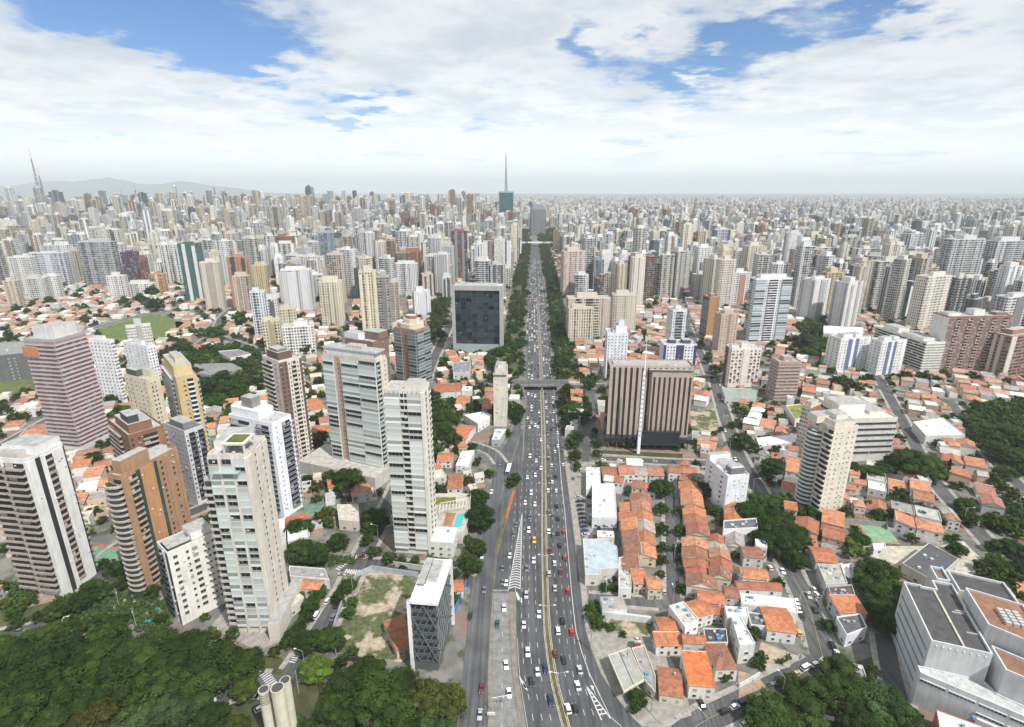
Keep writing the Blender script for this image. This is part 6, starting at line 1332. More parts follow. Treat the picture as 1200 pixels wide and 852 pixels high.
for D, x, y, w, d, h, a in cand:
    q = random.Random(int(x*17+y*3)); c = pick(q, PAL if not ridge(x, y) > 20 else PALR); ac = pick(q, ACC) if q.random() < .55 else None
    st = GLS if 'glass' in c[0] or 'teal' in c[0] else q.choice(STY); jit = q.uniform(.88, 1.08); col = tuple(min(.8, v*jit) for v in c[1])
    ca, sa = math.cos(R(a)), math.sin(R(a))
    if nthing < LIMIT:
        r_ = empty('apartment_tower', (x, y, ridge(x, y)), R(a), None, 'apartment tower', 'apartment towers of the inner city'); mid_parts(w, d, h, col, ac and ac[1], st, q, r_)
        size = 'tall ' if h > 74 else 'short ' if h < 42 else ''
        later(r_, f'{size}{c[0]} tower'+(f' with {ac[0]} fins' if ac else ''), x, y); nthing += 1
        take([(x+u*ca-v*sa, y+u*sa+v*ca) for u, v in ((-3, -3), (w+3, -3), (w+3, d+3), (-3, d+3))])
    else:
        mid_parts(w, d, h, col, ac and ac[1], st, q, None, big, Matrix.Translation((x, y, ridge(x, y)-2)) @ Matrix.Rotation(R(a), 4, 'Z'))
# the low grain between far towers: small blocks with pale or tiled tops
low = MB()
for k in range(15000):
    D = 1500+7600*rt.random()**1.5; az = (rt.random()-.5)*2*R(45); x, y = D*math.sin(az), D*math.cos(az)
    A = avx(min(y, 2400))
    if A[0]-44 < x < A[2]+44 and y < 1960 or in_parks(x, y) or (D < 2700 and not free(x, y, 8, 8)): continue
    s = 1 if D < 3500 else 1.7; w, d, h = rt.uniform(8, 22)*s, rt.uniform(8, 18)*s, rt.choice((4, 6, 8, 10, 14, 20)); rc = rt.choice(TILE+[(.66, .65, .62), (.5, .49, .47), (.38, .37, .36), (.6, .58, .52), (.3, .3, .3)])
    M = Matrix.Translation((x, y, ridge(x, y)-1)) @ Matrix.Rotation(rt.uniform(-.4, .4), 4, 'Z'); low.box(0, w, 0, d, 0, h, 'paint', rt.choice(WALLC), 'slab', rc, bottom=False, M=M)
low.build('distant_low_roofs', label='far spread of low pale and tiled roofs between the distant towers', cat='roofs', kind='stuff')
big.build('distant_towers', label='countless far pale apartment towers fading into the haze to the horizon', cat='towers', kind='stuff')

# ------------------------------------------------------------------ filling the low quarters with houses, yards and trees
TREEPLAN = []
def plan_tree(x, y, r, sp, sure=False, ratio=None): TREEPLAN.append((math.hypot(x, y)/max(.4, r/6)**.5-(1e4 if sure else 0), x, y, r, sp, ratio))
rh = random.Random(21)
woods = [[P(x, y).xy for x, y in q] for q in (((-80, 720), (0, 742), (110, 738), (240, 740), (330, 770), (345, 800), (545, 800), (540, 900), (-80, 900)), ((1126, 478), (1210, 470), (1240, 560), (1190, 572), (1160, 535)), ((196, 420), (300, 400), (330, 440), (262, 478), (226, 470)), ((1140, 600), (1210, 596), (1220, 690), (1150, 700)),
          ((930, 380), (965, 372), (975, 420), (940, 425)), ((500, 470), (530, 470), (526, 525), (508, 525)), ((560, 395), (596, 395), (600, 440), (575, 440)), ((500, 355), (528, 350), (522, 400), (508, 410)))]
def in_woods(x, y): return any(bool(inpoly(np.array([x]), np.array([y]), q)[0]) for q in woods)
for ang, xr, yr, cell in ((R(12), None, None, None),):
    pass
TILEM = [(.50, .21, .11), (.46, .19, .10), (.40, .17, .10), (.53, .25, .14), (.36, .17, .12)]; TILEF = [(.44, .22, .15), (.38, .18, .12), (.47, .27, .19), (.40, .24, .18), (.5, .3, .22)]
def fill(ang, test, cw, cd, seed, pt=.22, tiles=.62):
    q = random.Random(seed); ca, sa = math.cos(ang), math.sin(ang); n = int(2400/cw)
    for i in range(-n, n):
        for j in range(-n, n):
            if i % 7 == 0: continue
            u, v = i*cw+q.uniform(-.6, .6), j*cd+(j//2)*7.0+q.uniform(-.5, .5); x, y = u*ca-v*sa, u*sa+v*ca+900
            D = math.hypot(x, y)
            if y < 130 or D > 1750 or not test(x, y): continue
            px_, py_, _ = proj(x, y)
            if not (-70 < px_ < 1270 and py_ < 838): continue
            w, d = q.uniform(.78, 1.0)*cw, q.uniform(.72, .98)*cd
            if not free(x, y, w/2-.5, d/2-.5, ang):
                if q.random() < .2 and free(x, y): plan_tree(x, y, q.uniform(2.4, 4.2), q.choice('dmmo'))
                continue
            k = q.random()
            if k < pt or in_woods(x, y):
                plan_tree(x+q.uniform(-2, 2), y+q.uniform(-2, 2), q.uniform(3.2, 6.4), q.choice('ddmmmol')); continue
            hw = q.choice((3.4, 5.6, 6.2, 6.6)); typ = 'flat' if q.random() > tiles else q.choice(('gable', 'gable', 'gable', 'hip', 'shed', 'sheet'))
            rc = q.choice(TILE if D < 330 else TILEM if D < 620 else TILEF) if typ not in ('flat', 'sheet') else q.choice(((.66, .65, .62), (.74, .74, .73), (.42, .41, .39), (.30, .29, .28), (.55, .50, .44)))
            rot = ang if q.random() < .75 else ang+R(90)
            if rot != ang: w, d = d, w
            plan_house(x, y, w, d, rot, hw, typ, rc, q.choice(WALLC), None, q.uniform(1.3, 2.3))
fill(R(-4), lambda x, y: -45 < x < 105 and y < 700, 11, 13, 3)
fill(R(-30), lambda x, y: x >= 105 and x*.55+y < 560+300, 11.5, 13.5, 4, .16, .82)
fill(R(-14), lambda x, y: x >= 60 and not (x < 105 and y < 700) and x*.55+y >= 860, 13, 15, 5, .18, .72)
fill(R(22), lambda x, y: x <= -45 and y < 620, 12, 14, 6, .38, .6)
fill(R(14), lambda x, y: x <= -45 and y >= 620, 12.5, 14, 7, .32, .62)
fill(R(8), lambda x, y: -45 < x < 60 and y >= 700, 13, 15, 8, .3, .5)
fill(R(-18), lambda x, y: x > 30 and y < 800, 6.5, 7.5, 13, .34, .6); fill(R(18), lambda x, y: x <= -20 and 262 < y < 800, 6.5, 7.5, 14, .55, .35)

def tone(c):
    r, g_, b_ = c
    return 'white' if min(c) > .62 else 'pale grey' if min(c) > .4 and max(c)-min(c) < .12 else 'grey' if max(c)-min(c) < .1 and max(c) > .2 else 'dark' if max(c) < .2 else 'bright orange' if r > .5 and b_ < .1 else 'brown' if r < .36 else 'rust' if r < .42 else 'orange'
HOUSES.sort(key=lambda q: q[0]); mass = MB(); names = {'flat': 'flat roofed house', 'gable': 'tile gabled house', 'hip': 'hip roofed house', 'shed': 'lean-to roofed house', 'sheet': 'sheet metal roofed house'}
vis = 0
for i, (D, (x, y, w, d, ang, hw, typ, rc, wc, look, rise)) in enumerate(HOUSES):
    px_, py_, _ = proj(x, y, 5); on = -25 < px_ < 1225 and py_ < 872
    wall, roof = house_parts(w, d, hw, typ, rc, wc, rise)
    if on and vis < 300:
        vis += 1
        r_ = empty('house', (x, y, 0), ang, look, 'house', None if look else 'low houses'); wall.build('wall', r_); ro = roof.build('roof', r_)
        if vis < 190:
            q = random.Random(i); ca, sa = math.cos(ang), math.sin(ang)
            for (ox, oy, a2, L) in ((0, -d/2, 0, w), (0, d/2, 180, w), (-w/2, 0, -90, d), (w/2, 0, 90, d)):
                nx, ny = math.sin(R(a2)), -math.cos(R(a2)); wy = nx*sa+ny*ca
                if wy > .45: continue
                for s in (-.27, .27):
                    for f in range(1 if hw < 5 else 2):
                        o = link('window', shared(m_window(1.2, 1.1, q.choice(((.45, .44, .42), (.25, .2, .16), (.6, .6, .58))), q.randrange(5)), 'window'), r_)
                        o.matrix_local = Matrix.Translation((ox, oy, 0)) @ Matrix.Rotation(R(a2), 4, 'Z') @ Matrix.Translation((s*L, 0, 1.0+f*2.7))
                if a2 == 0: o = link('door', shared(m_panel(1.0, 2.1, q.choice(((.18, .11, .07), (.3, .3, .3), (.5, .5, .48))), .08), 'door'), r_); o.matrix_local = Matrix.Translation((ox, oy, 0)) @ Matrix.Translation((0, 0, .02))
            if typ == 'flat' and q.random() < .6: tank(ro, w*.25, d*.2, hw+.1, .8, 1.2, q.choice(((.16, .30, .45), (.5, .5, .5), (.62, .62, .62))))
            if not look and D > 0:
                e = 3.0; yc = q.choice(((.6, .58, .53), (.5, .47, .42), (.66, .64, .6), (.42, .3, .22)))
                for s in (-1, 1):
                    yw = MB(); y0, y1 = sorted((s*(d/2+.05), s*(d/2+e))); yw.prism([(-w/2, y0), (w/2, y0), (w/2, y1), (-w/2, y1)], 0, 2.1, 'paint', yc, top=False); y0 += .15; y1 -= .15
                    yw.prism([(-w/2+.15, y0), (-w/2+.15, y1), (w/2-.15, y1), (w/2-.15, y0)], 0.05, 2.1, 'paint', yc, top=False); o = [(-w/2, y0-.15), (w/2, y0-.15), (w/2, y1+.15), (-w/2, y1+.15)]; n_ = [(-w/2+.15, y0), (w/2-.15, y0), (w/2-.15, y1), (-w/2+.15, y1)]
                    for a in range(4): b_ = (a+1) % 4; yw.face([(*o[a], 2.1), (*o[b_], 2.1), (*n_[b_], 2.1), (*n_[a], 2.1)], 'paint', yc)
                    yw.face([(*p_, .05) for p_ in n_], 'slab', q.choice(((.38, .36, .33), (.30, .20, .15), (.46, .44, .40)))); yw.build('yard_wall', r_)
            if typ in ('gable', 'hip') and q.random() < .3: blockpart(ro, w*.2, w*.2+.7, d*.15, d*.15+.7, hw, hw+2.3, (.5, .45, .4), 'chimney')
        if not look: later(r_, f'{tone(rc)} {names[typ]}', x, y)
    else:
        M = Matrix.Translation((x, y, 0)) @ Matrix.Rotation(ang, 4, 'Z'); mass.add(wall, M); mass.add(roof, M)
mass.build('distant_houses', label='mass of small tiled and flat roofed houses in the middle distance', cat='houses', kind='stuff')

# ------------------------------------------------------------------ trees
SPEC = {'d': ('dark green', (.74, .9, .68)), 'm': ('mid green', (.95, 1.05, .8)), 'l': ('light green', (1.75, 1.75, 1.1)), 'b': ('blue-green', (.95, 1.12, 1.5)), 'o': ('olive', (1.35, 1.05, .85)), 'p': ('purple flowering', (3.6, .9, 7.0)), 'k': ('deep green', (.58, .78, .58))}
def crown_mb(seed, clumps, leaves, ls, flat=.62):
    q = random.Random(seed); b = MB(); C = []
    for i in range(clumps):
        z = q.uniform(-.25, 1); a = q.uniform(0, 6.2832); rr_ = math.sqrt(max(0, 1-max(z, 0)**2))*q.uniform(.55, .95); C.append((rr_*math.cos(a)*q.uniform(.85, 1.1), rr_*math.sin(a), z*.86, q.uniform(.17, .36), q.uniform(.55, 1.45)))
    for (cx, cy, cz, cr, tn) in C:
        for k in range(leaves):
            v = Vector((q.gauss(0, 1), q.gauss(0, 1), q.gauss(.25, 1))); v.normalize(); p = Vector((cx, cy, cz))+v*cr*q.uniform(.75, 1.04)
            nrm = (v+Vector((q.uniform(-.6, .6), q.uniform(-.6, .6), q.uniform(-.2, .7)))).normalized(); t1 = nrm.orthogonal().normalized(); t2 = nrm.cross(t1); an = q.uniform(0, 3.14); e1 = (t1*math.cos(an)+t2*math.sin(an))*ls*q.uniform(.6, 1.3); e2 = (t2*math.cos(an)-t1*math.sin(an))*ls*q.uniform(.5, 1.0)
            g_ = tn*q.uniform(.8, 1.25); col = (.043*g_*q.uniform(.8, 1.3), .068*g_, .016*g_)
            P4 = [p-e1, p-e2*.8, p+e1, p+e2*.8]; b.face([(w.x, w.y, w.z*flat+.62) for w in P4], 'leaf', col)
    # a rough inner mass so that the crown is not hollow
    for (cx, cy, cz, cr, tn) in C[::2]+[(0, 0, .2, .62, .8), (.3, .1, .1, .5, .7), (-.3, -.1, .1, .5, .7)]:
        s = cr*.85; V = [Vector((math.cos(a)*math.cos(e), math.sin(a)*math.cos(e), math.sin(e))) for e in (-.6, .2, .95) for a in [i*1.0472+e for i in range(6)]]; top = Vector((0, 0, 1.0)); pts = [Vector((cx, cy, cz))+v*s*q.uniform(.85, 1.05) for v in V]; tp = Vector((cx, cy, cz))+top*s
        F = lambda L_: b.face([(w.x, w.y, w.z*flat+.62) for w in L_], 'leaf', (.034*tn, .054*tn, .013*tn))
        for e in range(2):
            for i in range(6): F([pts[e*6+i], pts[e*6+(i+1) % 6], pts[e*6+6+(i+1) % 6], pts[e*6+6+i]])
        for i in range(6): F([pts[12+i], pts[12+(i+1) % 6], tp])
    return b
def trunk_mb(seed):
    q = random.Random(seed); b = MB(); b.tube((0, 0, 0), (.02, .01, .32), .065, .05, 7, 'bark')
    for k in range(5):
        a = k*1.257+q.uniform(-.3, .3); m = Vector((.26*math.cos(a), .26*math.sin(a), .58)); b.tube((.02, .01, .30), m, .04, .026, 5, 'bark'); e = m+Vector((.3*math.cos(a+.3), .3*math.sin(a+.3), .3)); b.tube(m, e, .026, .012, 5, 'bark')
    return b
NEAR = [crown_mb(s, 74, 62, .052, f).mesh('crown') for s, f in ((1, .6), (2, .66), (3, .56), (4, .62), (5, .72), (6, .58))]
MIDC = [crown_mb(s, 30, 26, .10, f).mesh('crown') for s, f in ((11, .72), (12, .8), (13, .66), (14, .85))]
FARC = [crown_mb(s, 13, 13, .17, .8) for s in (21, 22, 23)]
TRK = [trunk_mb(s).mesh('trunk') for s in (1, 2, 3)]
def T(px_, py_, rpx, sp, ratio=None):
    r = 5.0
    for _ in range(6): p = P(px_, py_, r*.85); r = rpx*proj(p.x, p.y, r)[2]/FPX
    plan_tree(p.x, p.y, r, sp, True, ratio)
for s in """20 768 34 d|66 772 36 k|112 776 34 d|158 772 36 d|204 770 36 k|250 773 33 d|288 778 24 d|46 802 34 k|94 812 34 d|140 804 36 d|188 800 34 k|232 800 30 d|18 838 34 d|68 846 32 m|112 842 34 o|160 840 30 b|204 832 34 b|40 748 20 m|60 741 16 l|124 748 24 d|178 752 24 d|220 752 20 d|287 806 16 l|248 842 22 k|272 852 20 o|0 800 26 d|2 752 14 m
362 750 17 k|386 746 18 d|368 780 19 l|408 800 27 k|438 812 30 d|470 800 27 d|430 786 22 d|462 832 26 m|500 816 24 o|526 822 22 o|500 848 14 b|520 852 14 b|428 851 7 p|360 852 12 m|390 830 20 d|402 838 18 d|336 752 9 d|322 762 8 m|345 845 12 b|480 850 16 k|398 775 10 d|412 764 9 m
350 618 16 k|352 642 18 d|372 647 16 k|396 633 13 d|440 605 18 k|408 560 20 k|388 556 11 d|434 620 10 d|520 490 17 k|514 506 19 k|526 514 15 d|508 526 12 d|563 604 19 k|560 582 14 d|557 640 13 d|551 660 14 d|548 652 11 m|533 671 8 d|603 560 8 d|599 566 6 m|574 553 8 m|512 572 9 d|437 645 9 d|455 652 9 d|470 655 7 m|487 655 6 m|430 632 8 m
372 692 11 d|396 700 9 m|408 686 11 d|364 706 11 d|350 698 9 m|378 676 8 d|345 742 13 d|412 704 8 m|408 716 9 d|340 700 6 d|360 722 8 d|352 730 9 d
135 665 12 d|108 690 16 d|92 706 14 k|62 716 12 m|16 716 10 m|32 702 10 m|122 692 11 d|150 672 10 d|178 692 10 d|140 686 9 m|92 668 9 d|120 660 8 k|158 690 8 m|20 728 9 m|6 706 8 l|44 722 8 m|80 728 10 m|98 732 11 d|118 728 12 d|142 722 10 m|188 724 8 d|240 722 6 m|272 742 8 d|286 722 5 d
880 598 20 k|893 588 20 d|905 620 22 d|930 625 20 d|920 640 18 d|934 655 13 k|900 604 16 k|870 515 13 d|905 545 14 d|833 571 14 k|775 570 15 k|838 596 9 m|895 630 16 k|915 607 14 k|942 636 10 l|908 590 11 d
775 595 9 d|797 598 8 d|776 618 10 k|778 640 8 d|797 641 9 k|776 655 8 d|800 668 6 d|799 690 7 d|797 620 8 d|775 672 6 m|799 655 7 m|830 596 8 d|812 668 5 m|805 712 7 d
1030 670 24 d|1042 692 26 d|1036 712 22 k|1046 730 18 k|1020 684 16 d|1008 631 12 k|1065 541 23 m|1088 546 19 m|1040 545 15 d|1022 552 14 d|1000 549 12 d|1108 545 12 m|1046 601 10 d|1054 610 7 m|971 731 10 d|1030 600 8 m|1062 606 8 d|1080 604 9 d|1100 610 8 k|1112 642 0 d|1122 642 11 k|990 600 8 m|1020 590 7 m|960 605 8 d|950 600 9 d|1076 590 8 m|1092 598 9 d
985 782 20 d|908 832 29 d|938 828 28 d|958 812 22 m|990 812 28 d|1020 812 28 b|1042 822 24 b|1062 834 15 d|898 848 22 m|1005 842 24 k|950 850 22 m|1070 836 10 m|930 800 14 m|968 800 15 m|1030 846 18 d|885 838 14 d
884 742 10 d|748 816 12 d|744 830 7 d|694 720 9 m|700 729 8 d|889 776 9 d|893 768 7 d|716 734 6 m|804 752 0 d|860 786 5 l|730 742 5 m|690 712 6 d|708 690 5 d|718 688 5 d|726 690 5 d
660 470 10 d|672 478 12 d|668 490 12 k|676 510 10 d|674 533 9 d|690 449 9 m|665 456 8 k|680 488 9 m|670 520 8 d|676 546 6 m|600 474 7 k|606 492 6 k|600 460 6 m|610 481 6 d|596 450 7 d|664 502 7 d|700 520 6 m|697 505 5 d|700 530 6 m
1138 490 13 d|1158 500 15 m|1182 505 17 d|1165 525 15 m|1190 532 17 m|1178 552 13 d|1148 514 11 d|1200 512 14 d|1172 662 15 m|1186 640 14 d|1196 666 14 d|1152 682 11 m|1132 590 12 d|1138 606 12 k|1160 606 11 d|1176 616 10 k|1162 696 12 d|1180 688 9 o|1196 700 10 m|1150 662 9 d|1166 640 10 d
985 446 12 d|1002 452 11 m|940 396 14 d|946 412 12 d|962 406 12 d|955 388 10 m|928 410 8 d|735 455 5 m|765 452 5 d|905 480 7 m|1060 440 9 d|1084 440 10 d|1100 446 8 d|1140 440 8 d|840 432 8 d|828 420 7 d|820 402 7 m|858 497 6 d|1155 452 7 m|1180 446 6 d|1020 442 7 d
108 534 13 k|142 482 12 d|130 470 9 d|236 452 17 k|252 470 13 k|206 434 10 d|190 424 13 d|214 406 13 k|282 372 12 k|250 388 13 d|166 349 9 d|181 356 11 k|180 340 10 d|290 426 11 d|312 402 10 d|272 452 13 d|302 446 10 k|262 440 12 d|228 436 10 d|196 410 9 d|244 408 9 d|262 425 8 d|300 418 8 d|60 352 8 d|20 360 7 d|90 346 6 m|40 394 9 d|8 392 8 d|28 460 10 d|14 488 10 d|44 468 8 m|100 478 8 d|360 408 9 d|346 424 9 d|372 430 8 m|330 395 7 d|470 392 0 d|515 365 9 d|508 380 10 k|516 392 9 d|500 400 8 m|523 378 7 d|575 402 9 d|588 410 9 k|572 420 8 d|592 425 8 d|596 400 7 d|585 432 8 d|556 415 5 m|532 470 7 d|548 458 6 m|556 472 6 d|562 462 5 d""".replace('\n', '|').split('|'):
    a, b_, c, sp = s.split(); 
    if float(c) > 0: T(float(a), float(b_), float(c), sp)
# rows in the verges of the upper avenue and in the groves
ra = random.Random(9)
for side in (0, 1):
    yy = 420.0
    while yy < 1950:
        A = avx(yy); n = 3
        for k in range(n):
            off = (6+8.5*k)+ra.uniform(-2.5, 2.5); x = A[0]-off if side == 0 else A[2]+off
            if ra.random() < .66 and abs(yy-ym) > 14: plan_tree(x, yy+ra.uniform(-4, 4), ra.uniform(4.0, 6.4)*(1.3 if yy > 1100 else 1), ra.choice('kddm'), yy < 900)
        yy += 9.5 if yy < 900 else 12
for q in woods[1:]:
    xs = [p.x for p in q]; ys = [p.y for p in q]
    for k in range(int((max(xs)-min(xs))*(max(ys)-min(ys))/95)):
        x, y = ra.uniform(min(xs), max(xs)), ra.uniform(min(ys), max(ys))
        if bool(inpoly(np.array([x]), np.array([y]), q)[0]) and free(x, y): plan_tree(x, y, ra.uniform(3.4, 6.2), ra.choice('dkmmd'))
for q in parks:
    xs = [p.x for p in q]; ys = [p.y for p in q]
    for k in range(int((max(xs)-min(xs))*(max(ys)-min(ys))/560)):
        x, y = ra.uniform(min(xs), max(xs)), ra.uniform(min(ys), max(ys)); A = avx(min(y, 2400))
        if bool(inpoly(np.array([x]), np.array([y]), q)[0]) and not (A[0]-3 < x < A[2]+3): plan_tree(x, y, ra.uniform(7, 12), ra.choice('dkd'))
for k in range(1500):
    D = 900+3600*ra.random()**1.3; az = (ra.random()-.5)*2*R(45); x, y = D*math.sin(az), D*math.cos(az)
    if D > 2700 or free(x, y): plan_tree(x, y, ra.uniform(4, 8.5), ra.choice('dkdm'))
TREEPLAN.sort(key=lambda q: q[0]); wood = MB(); nt = 0
for D, x, y, r, sp, ratio in TREEPLAN:
    px_, py_, z_ = proj(x, y, r); on = -40 < px_ < 1240 and py_ < 890; rpx = r*FPX/z_; q = random.Random(int(x*7+y*13))
    nm, tint = SPEC[sp]; j = q.uniform(.7, 1.3); tint = tuple(t*.84*j*q.uniform(.93, 1.07) for t in tint)
    if on and nt < 300:
        nt += 1
        r_ = empty('tree', (x, y, 0), q.uniform(0, 6.28), None, 'tree', 'trees of the streets and gardens'); r_.scale = (r, r, r*q.uniform(.9, 1.15))
        o = link('crown', q.choice(NEAR if rpx > 11 else MIDC), r_); o.color = (*tint, 1)
        link('trunk', q.choice(TRK), r_)
        later(r_, f'{"large " if rpx > 20 else "small " if rpx < 8 else ""}{nm} tree', x, y)
    else:
        c = q.choice(FARC); i0 = len(wood.c); a = q.uniform(0, 6.28)
        wood.add(c, Matrix.Translation((x, y, ridge(x, y))) @ Matrix.Rotation(a, 4, 'Z') @ Matrix.Scale(r, 4))
        for i in range(i0, len(wood.c)): cc = wood.c[i]; wood.c[i] = (cc[0]*tint[0], cc[1]*tint[1], cc[2]*tint[2])
wood.build('distant_trees', label='scattered far trees and groves between the houses and towers', cat='trees', kind='stuff')
# hedges and low planting in the near gardens
b = MB(); rg = random.Random(4)
for poly_ in (((60, 705), (110, 690), (180, 705), (150, 735), (70, 740)), ((0, 690), (50, 672), (60, 690), (0, 716)), ((150, 712), (200, 700), (200, 738), (160, 742)), ((690, 706), (700, 704), (712, 738), (694, 740)), ((940, 598), (1000, 604), (1050, 612), (1046, 604), (990, 598)), ((500, 656), (545, 668), (548, 664), (504, 652)), ((893, 782), (925, 776), (926, 768), (915, 774)), ((346, 668), (420, 660), (412, 652), (340, 655)), ((538, 706), (548, 672), (544, 670), (532, 706)), ((706, 690), (742, 690), (742, 694), (706, 694)), ((1076, 596), (1112, 612), (1116, 606), (1080, 588))):
    q = [P(x, y).xy for x, y in poly_]; xs = [p.x for p in q]; ys = [p.y for p in q]
    for k in range(int((max(xs)-min(xs))*(max(ys)-min(ys))*.9)):
        x, y = rg.uniform(min(xs), max(xs)), rg.uniform(min(ys), max(ys))
        if not bool(inpoly(np.array([x]), np.array([y]), q)[0]): continue
        for m in range(9):
            z = rg.uniform(.2, 1.5); s = rg.uniform(.25, .6); g_ = rg.uniform(.6, 1.5); u = Vector((rg.uniform(-1, 1), rg.uniform(-1, 1), rg.uniform(-.5, .5))).normalized()*s; w = u.orthogonal().normalized()*s; c = Vector((x+rg.uniform(-.8, .8), y+rg.uniform(-.8, .8), z))
            b.face([c-u, c-w, c+u, c+w], 'leaf', (.045*g_, .075*g_, .022*g_))
b.build('shrubbery', label='low shrubs and hedges of the near gardens and verges', cat='shrubs', kind='stuff')

# ------------------------------------------------------------------ vehicles
def prof(b, pts, hw, mat, col, top=.0):
    """closed side profile (x along the car, z) swept across the width"""
    n = len(pts)
    for i in range(n):
        a, c = pts[i], pts[(i+1) % n]; b.face([(a[0], -hw, a[1]), (a[0], hw, a[1]), (c[0], hw, c[1]), (c[0], -hw, c[1])][::-1], mat, col)
    b.face([(p[0], -hw, p[1]) for p in pts], mat, col); b.face([(p[0], hw, p[1]) for p in pts][::-1], mat, col)
GLZ = (.02, .024, .028)
def car_meshes(kind):
    L, Wd, belt, top, f0, f1, r0, r1 = {'sedan': (4.5, .88, .92, 1.44, .75, .15, -1.55, -.85), 'hatch': (3.9, .86, .95, 1.50, .85, .25, -1.75, -1.35), 'suv': (4.5, .93, 1.10, 1.74, .95, .45, -2.05, -1.75), 'van': (4.9, .97, 1.25, 2.0, 1.75, 1.25, -2.35, -2.25)}[kind]
    h = L/2; body = MB(); C = (.5, .5, .5)
    prof(body, [(h-.08, .28), (h, .52), (h-.12, .70), (f0+.1, belt-.02), (r0-.02, belt), (-h+.06, belt-.04), (-h, .55), (-h+.08, .28)], Wd, 'carpaint', C)
    x0, x1, y1 = f1, r1, Wd-.2
    body.face([(x0, -y1, top), (x0, y1, top), (x1, y1, top), (x1, -y1, top)][::-1] if False else [(x1, -y1, top), (x0, -y1, top), (x0, y1, top), (x1, y1, top)], 'carpaint', C)
    body.box(x1+.02, x0-.02, -y1+.02, y1-.02, top-.10, top-.003, 'carpaint', C)
    Y = Wd-.03; front = MB(); front.face([(f0, -Y, belt), (f0, Y, belt), (x0, y1, top-.01), (x0, -y1, top-.01)], 'glass', GLZ)
    rear = MB(); rear.face([(r0, Y, belt), (r0, -Y, belt), (x1, -y1, top-.01), (x1, y1, top-.01)], 'glass', GLZ)
    sides = []
    for s in (-1, 1):
        m = MB(); F = [(r0, s*Y, belt), (f0, s*Y, belt), (x0, s*y1, top-.01), (x1, s*y1, top-.01)]; m.face(F if s < 0 else F[::-1], 'glass', GLZ); xm = (x0+x1)/2; m.box(xm-.05, xm+.05, min(s*Y, s*(Y-.24)), max(s*Y, s*(Y-.24))+.01, belt, belt+.25, 'rubber'); sides.append(m.mesh('side_window'))
    wh = MB(); wh.tube((0, -.1, 0), (0, .1, 0), .32, n=10, mat='rubber'); wh.tube((0, -.105, 0), (0, .105, 0), .19, n=8, mat='metal', col=(.45, .45, .46))
    hl = MB(); hl.box(-.06, .03, -.2, .2, -.07, .07, 'glass', (.62, .64, .66)); tl = MB(); tl.box(-.03, .06, -.18, .18, -.09, .09, 'paint', (.35, .02, .02))
    return dict(body=body.mesh('body'), windscreen=front.mesh('windscreen'), rear_window=rear.mesh('rear_window'), side=sides, wheel=wh.mesh('wheel'), headlight=hl.mesh('headlight'), taillight=tl.mesh('taillight'), h=h, W=Wd)
KINDS = {k: car_meshes(k) for k in ('sedan', 'hatch', 'suv', 'van')}
PAINT = {'white': (.78, .78, .78), 'silver': (.42, .43, .45), 'grey': (.13, .135, .14), 'black': (.018, .018, .02), 'red': (.42, .02, .025), 'maroon': (.13, .02, .025), 'blue': (.03, .06, .16), 'dark blue': (.02, .03, .07), 'green': (.03, .07, .05), 'yellow': (.75, .42, .02), 'beige': (.45, .38, .27)}
NCAR = 0
def car(x, y, ang, kind, colr, near=True, look=None, label=None, group='cars on the roads', z=.075):
    global NCAR
    NCAR += 1; m = KINDS[kind]; r = empty('car', (x, y, z), ang, label, 'taxi' if label and 'taxi' in label else 'car', group)
    q = random.Random(NCAR); j = q.uniform(.9, 1.1); col = (*[min(.85, c*j) for c in PAINT[colr]], 1)
    o0 = link('body', m['body'], r); o0.color = col
    for nme in ('windscreen', 'rear_window'): link(nme, m[nme], r)
    if near:
        for s in m['side']: link('side_window', s, r)
        for sx in (-1, 1):
            for sy in (-1, 1):
                link('wheel', m['wheel'], r).location = (sx*m['h']*.62, sy*(m['W']-.09), .32)
                link('headlight' if sx > 0 else 'taillight', m['headlight' if sx > 0 else 'taillight'], o0).location = (sx*(m['h']-.04), sy*m['W']*.68, .62)
    else:
        for s in m['side']: link('side_window', s, r)
    if not label: later(r, look or f'{colr} {dict(sedan="saloon", hatch="hatchback", suv="tall", van="van")[kind]} {"" if kind == "van" else "car"}'.strip(), x, y)
    return r
def car_px(px_, py_, ang, kind, colr, **k):
    p = P(px_, py_, .8); return car(p.x, p.y, R(ang), kind, colr, **k)
rc_ = random.Random(3)
def lane_ang(p, y):  # heading of the carriageway there
    a, c = avx(y-6), avx(y+6); return math.degrees(math.atan2(12, c[1]-a[1]))
W_ = 'white'; G_ = 'grey'; K_ = 'black'; S_ = 'silver'; near = []
for s in """582 65 w|550 104 g|547 228 s|607 318 w|536 368 w|554 497 w|600 588 w|638 573 b|572 633 k|662 722 b""".split('|'):
    x, y, c = s.split(); near.append((480+float(x)/4, 640+float(y)/4, -1, c))
for s in """655 20 m|727 52 r|680 78 w|654 127 s|708 118 m|682 195 s|742 208 r|718 347 k|696 395 w|760 400 r|681 502 m|723 530 k|798 578 s|788 652 w|742 760 w|777 757 k""".split('|'):
    x, y, c = s.split(); near.append((480+float(x)/4, 640+float(y)/4, 1, c))
for s in """545 40 w|583 38 w|597 97 w|547 172 w|575 192 w|594 155 g|596 226 w|535 268 w|571 257 w|552 338 w|525 383 w|569 390 w|545 448 g|541 507 w""".split('|'):
    x, y, c = s.split(); near.append((480+float(x)/3.873, 490+float(y)/3.873, -1, c))
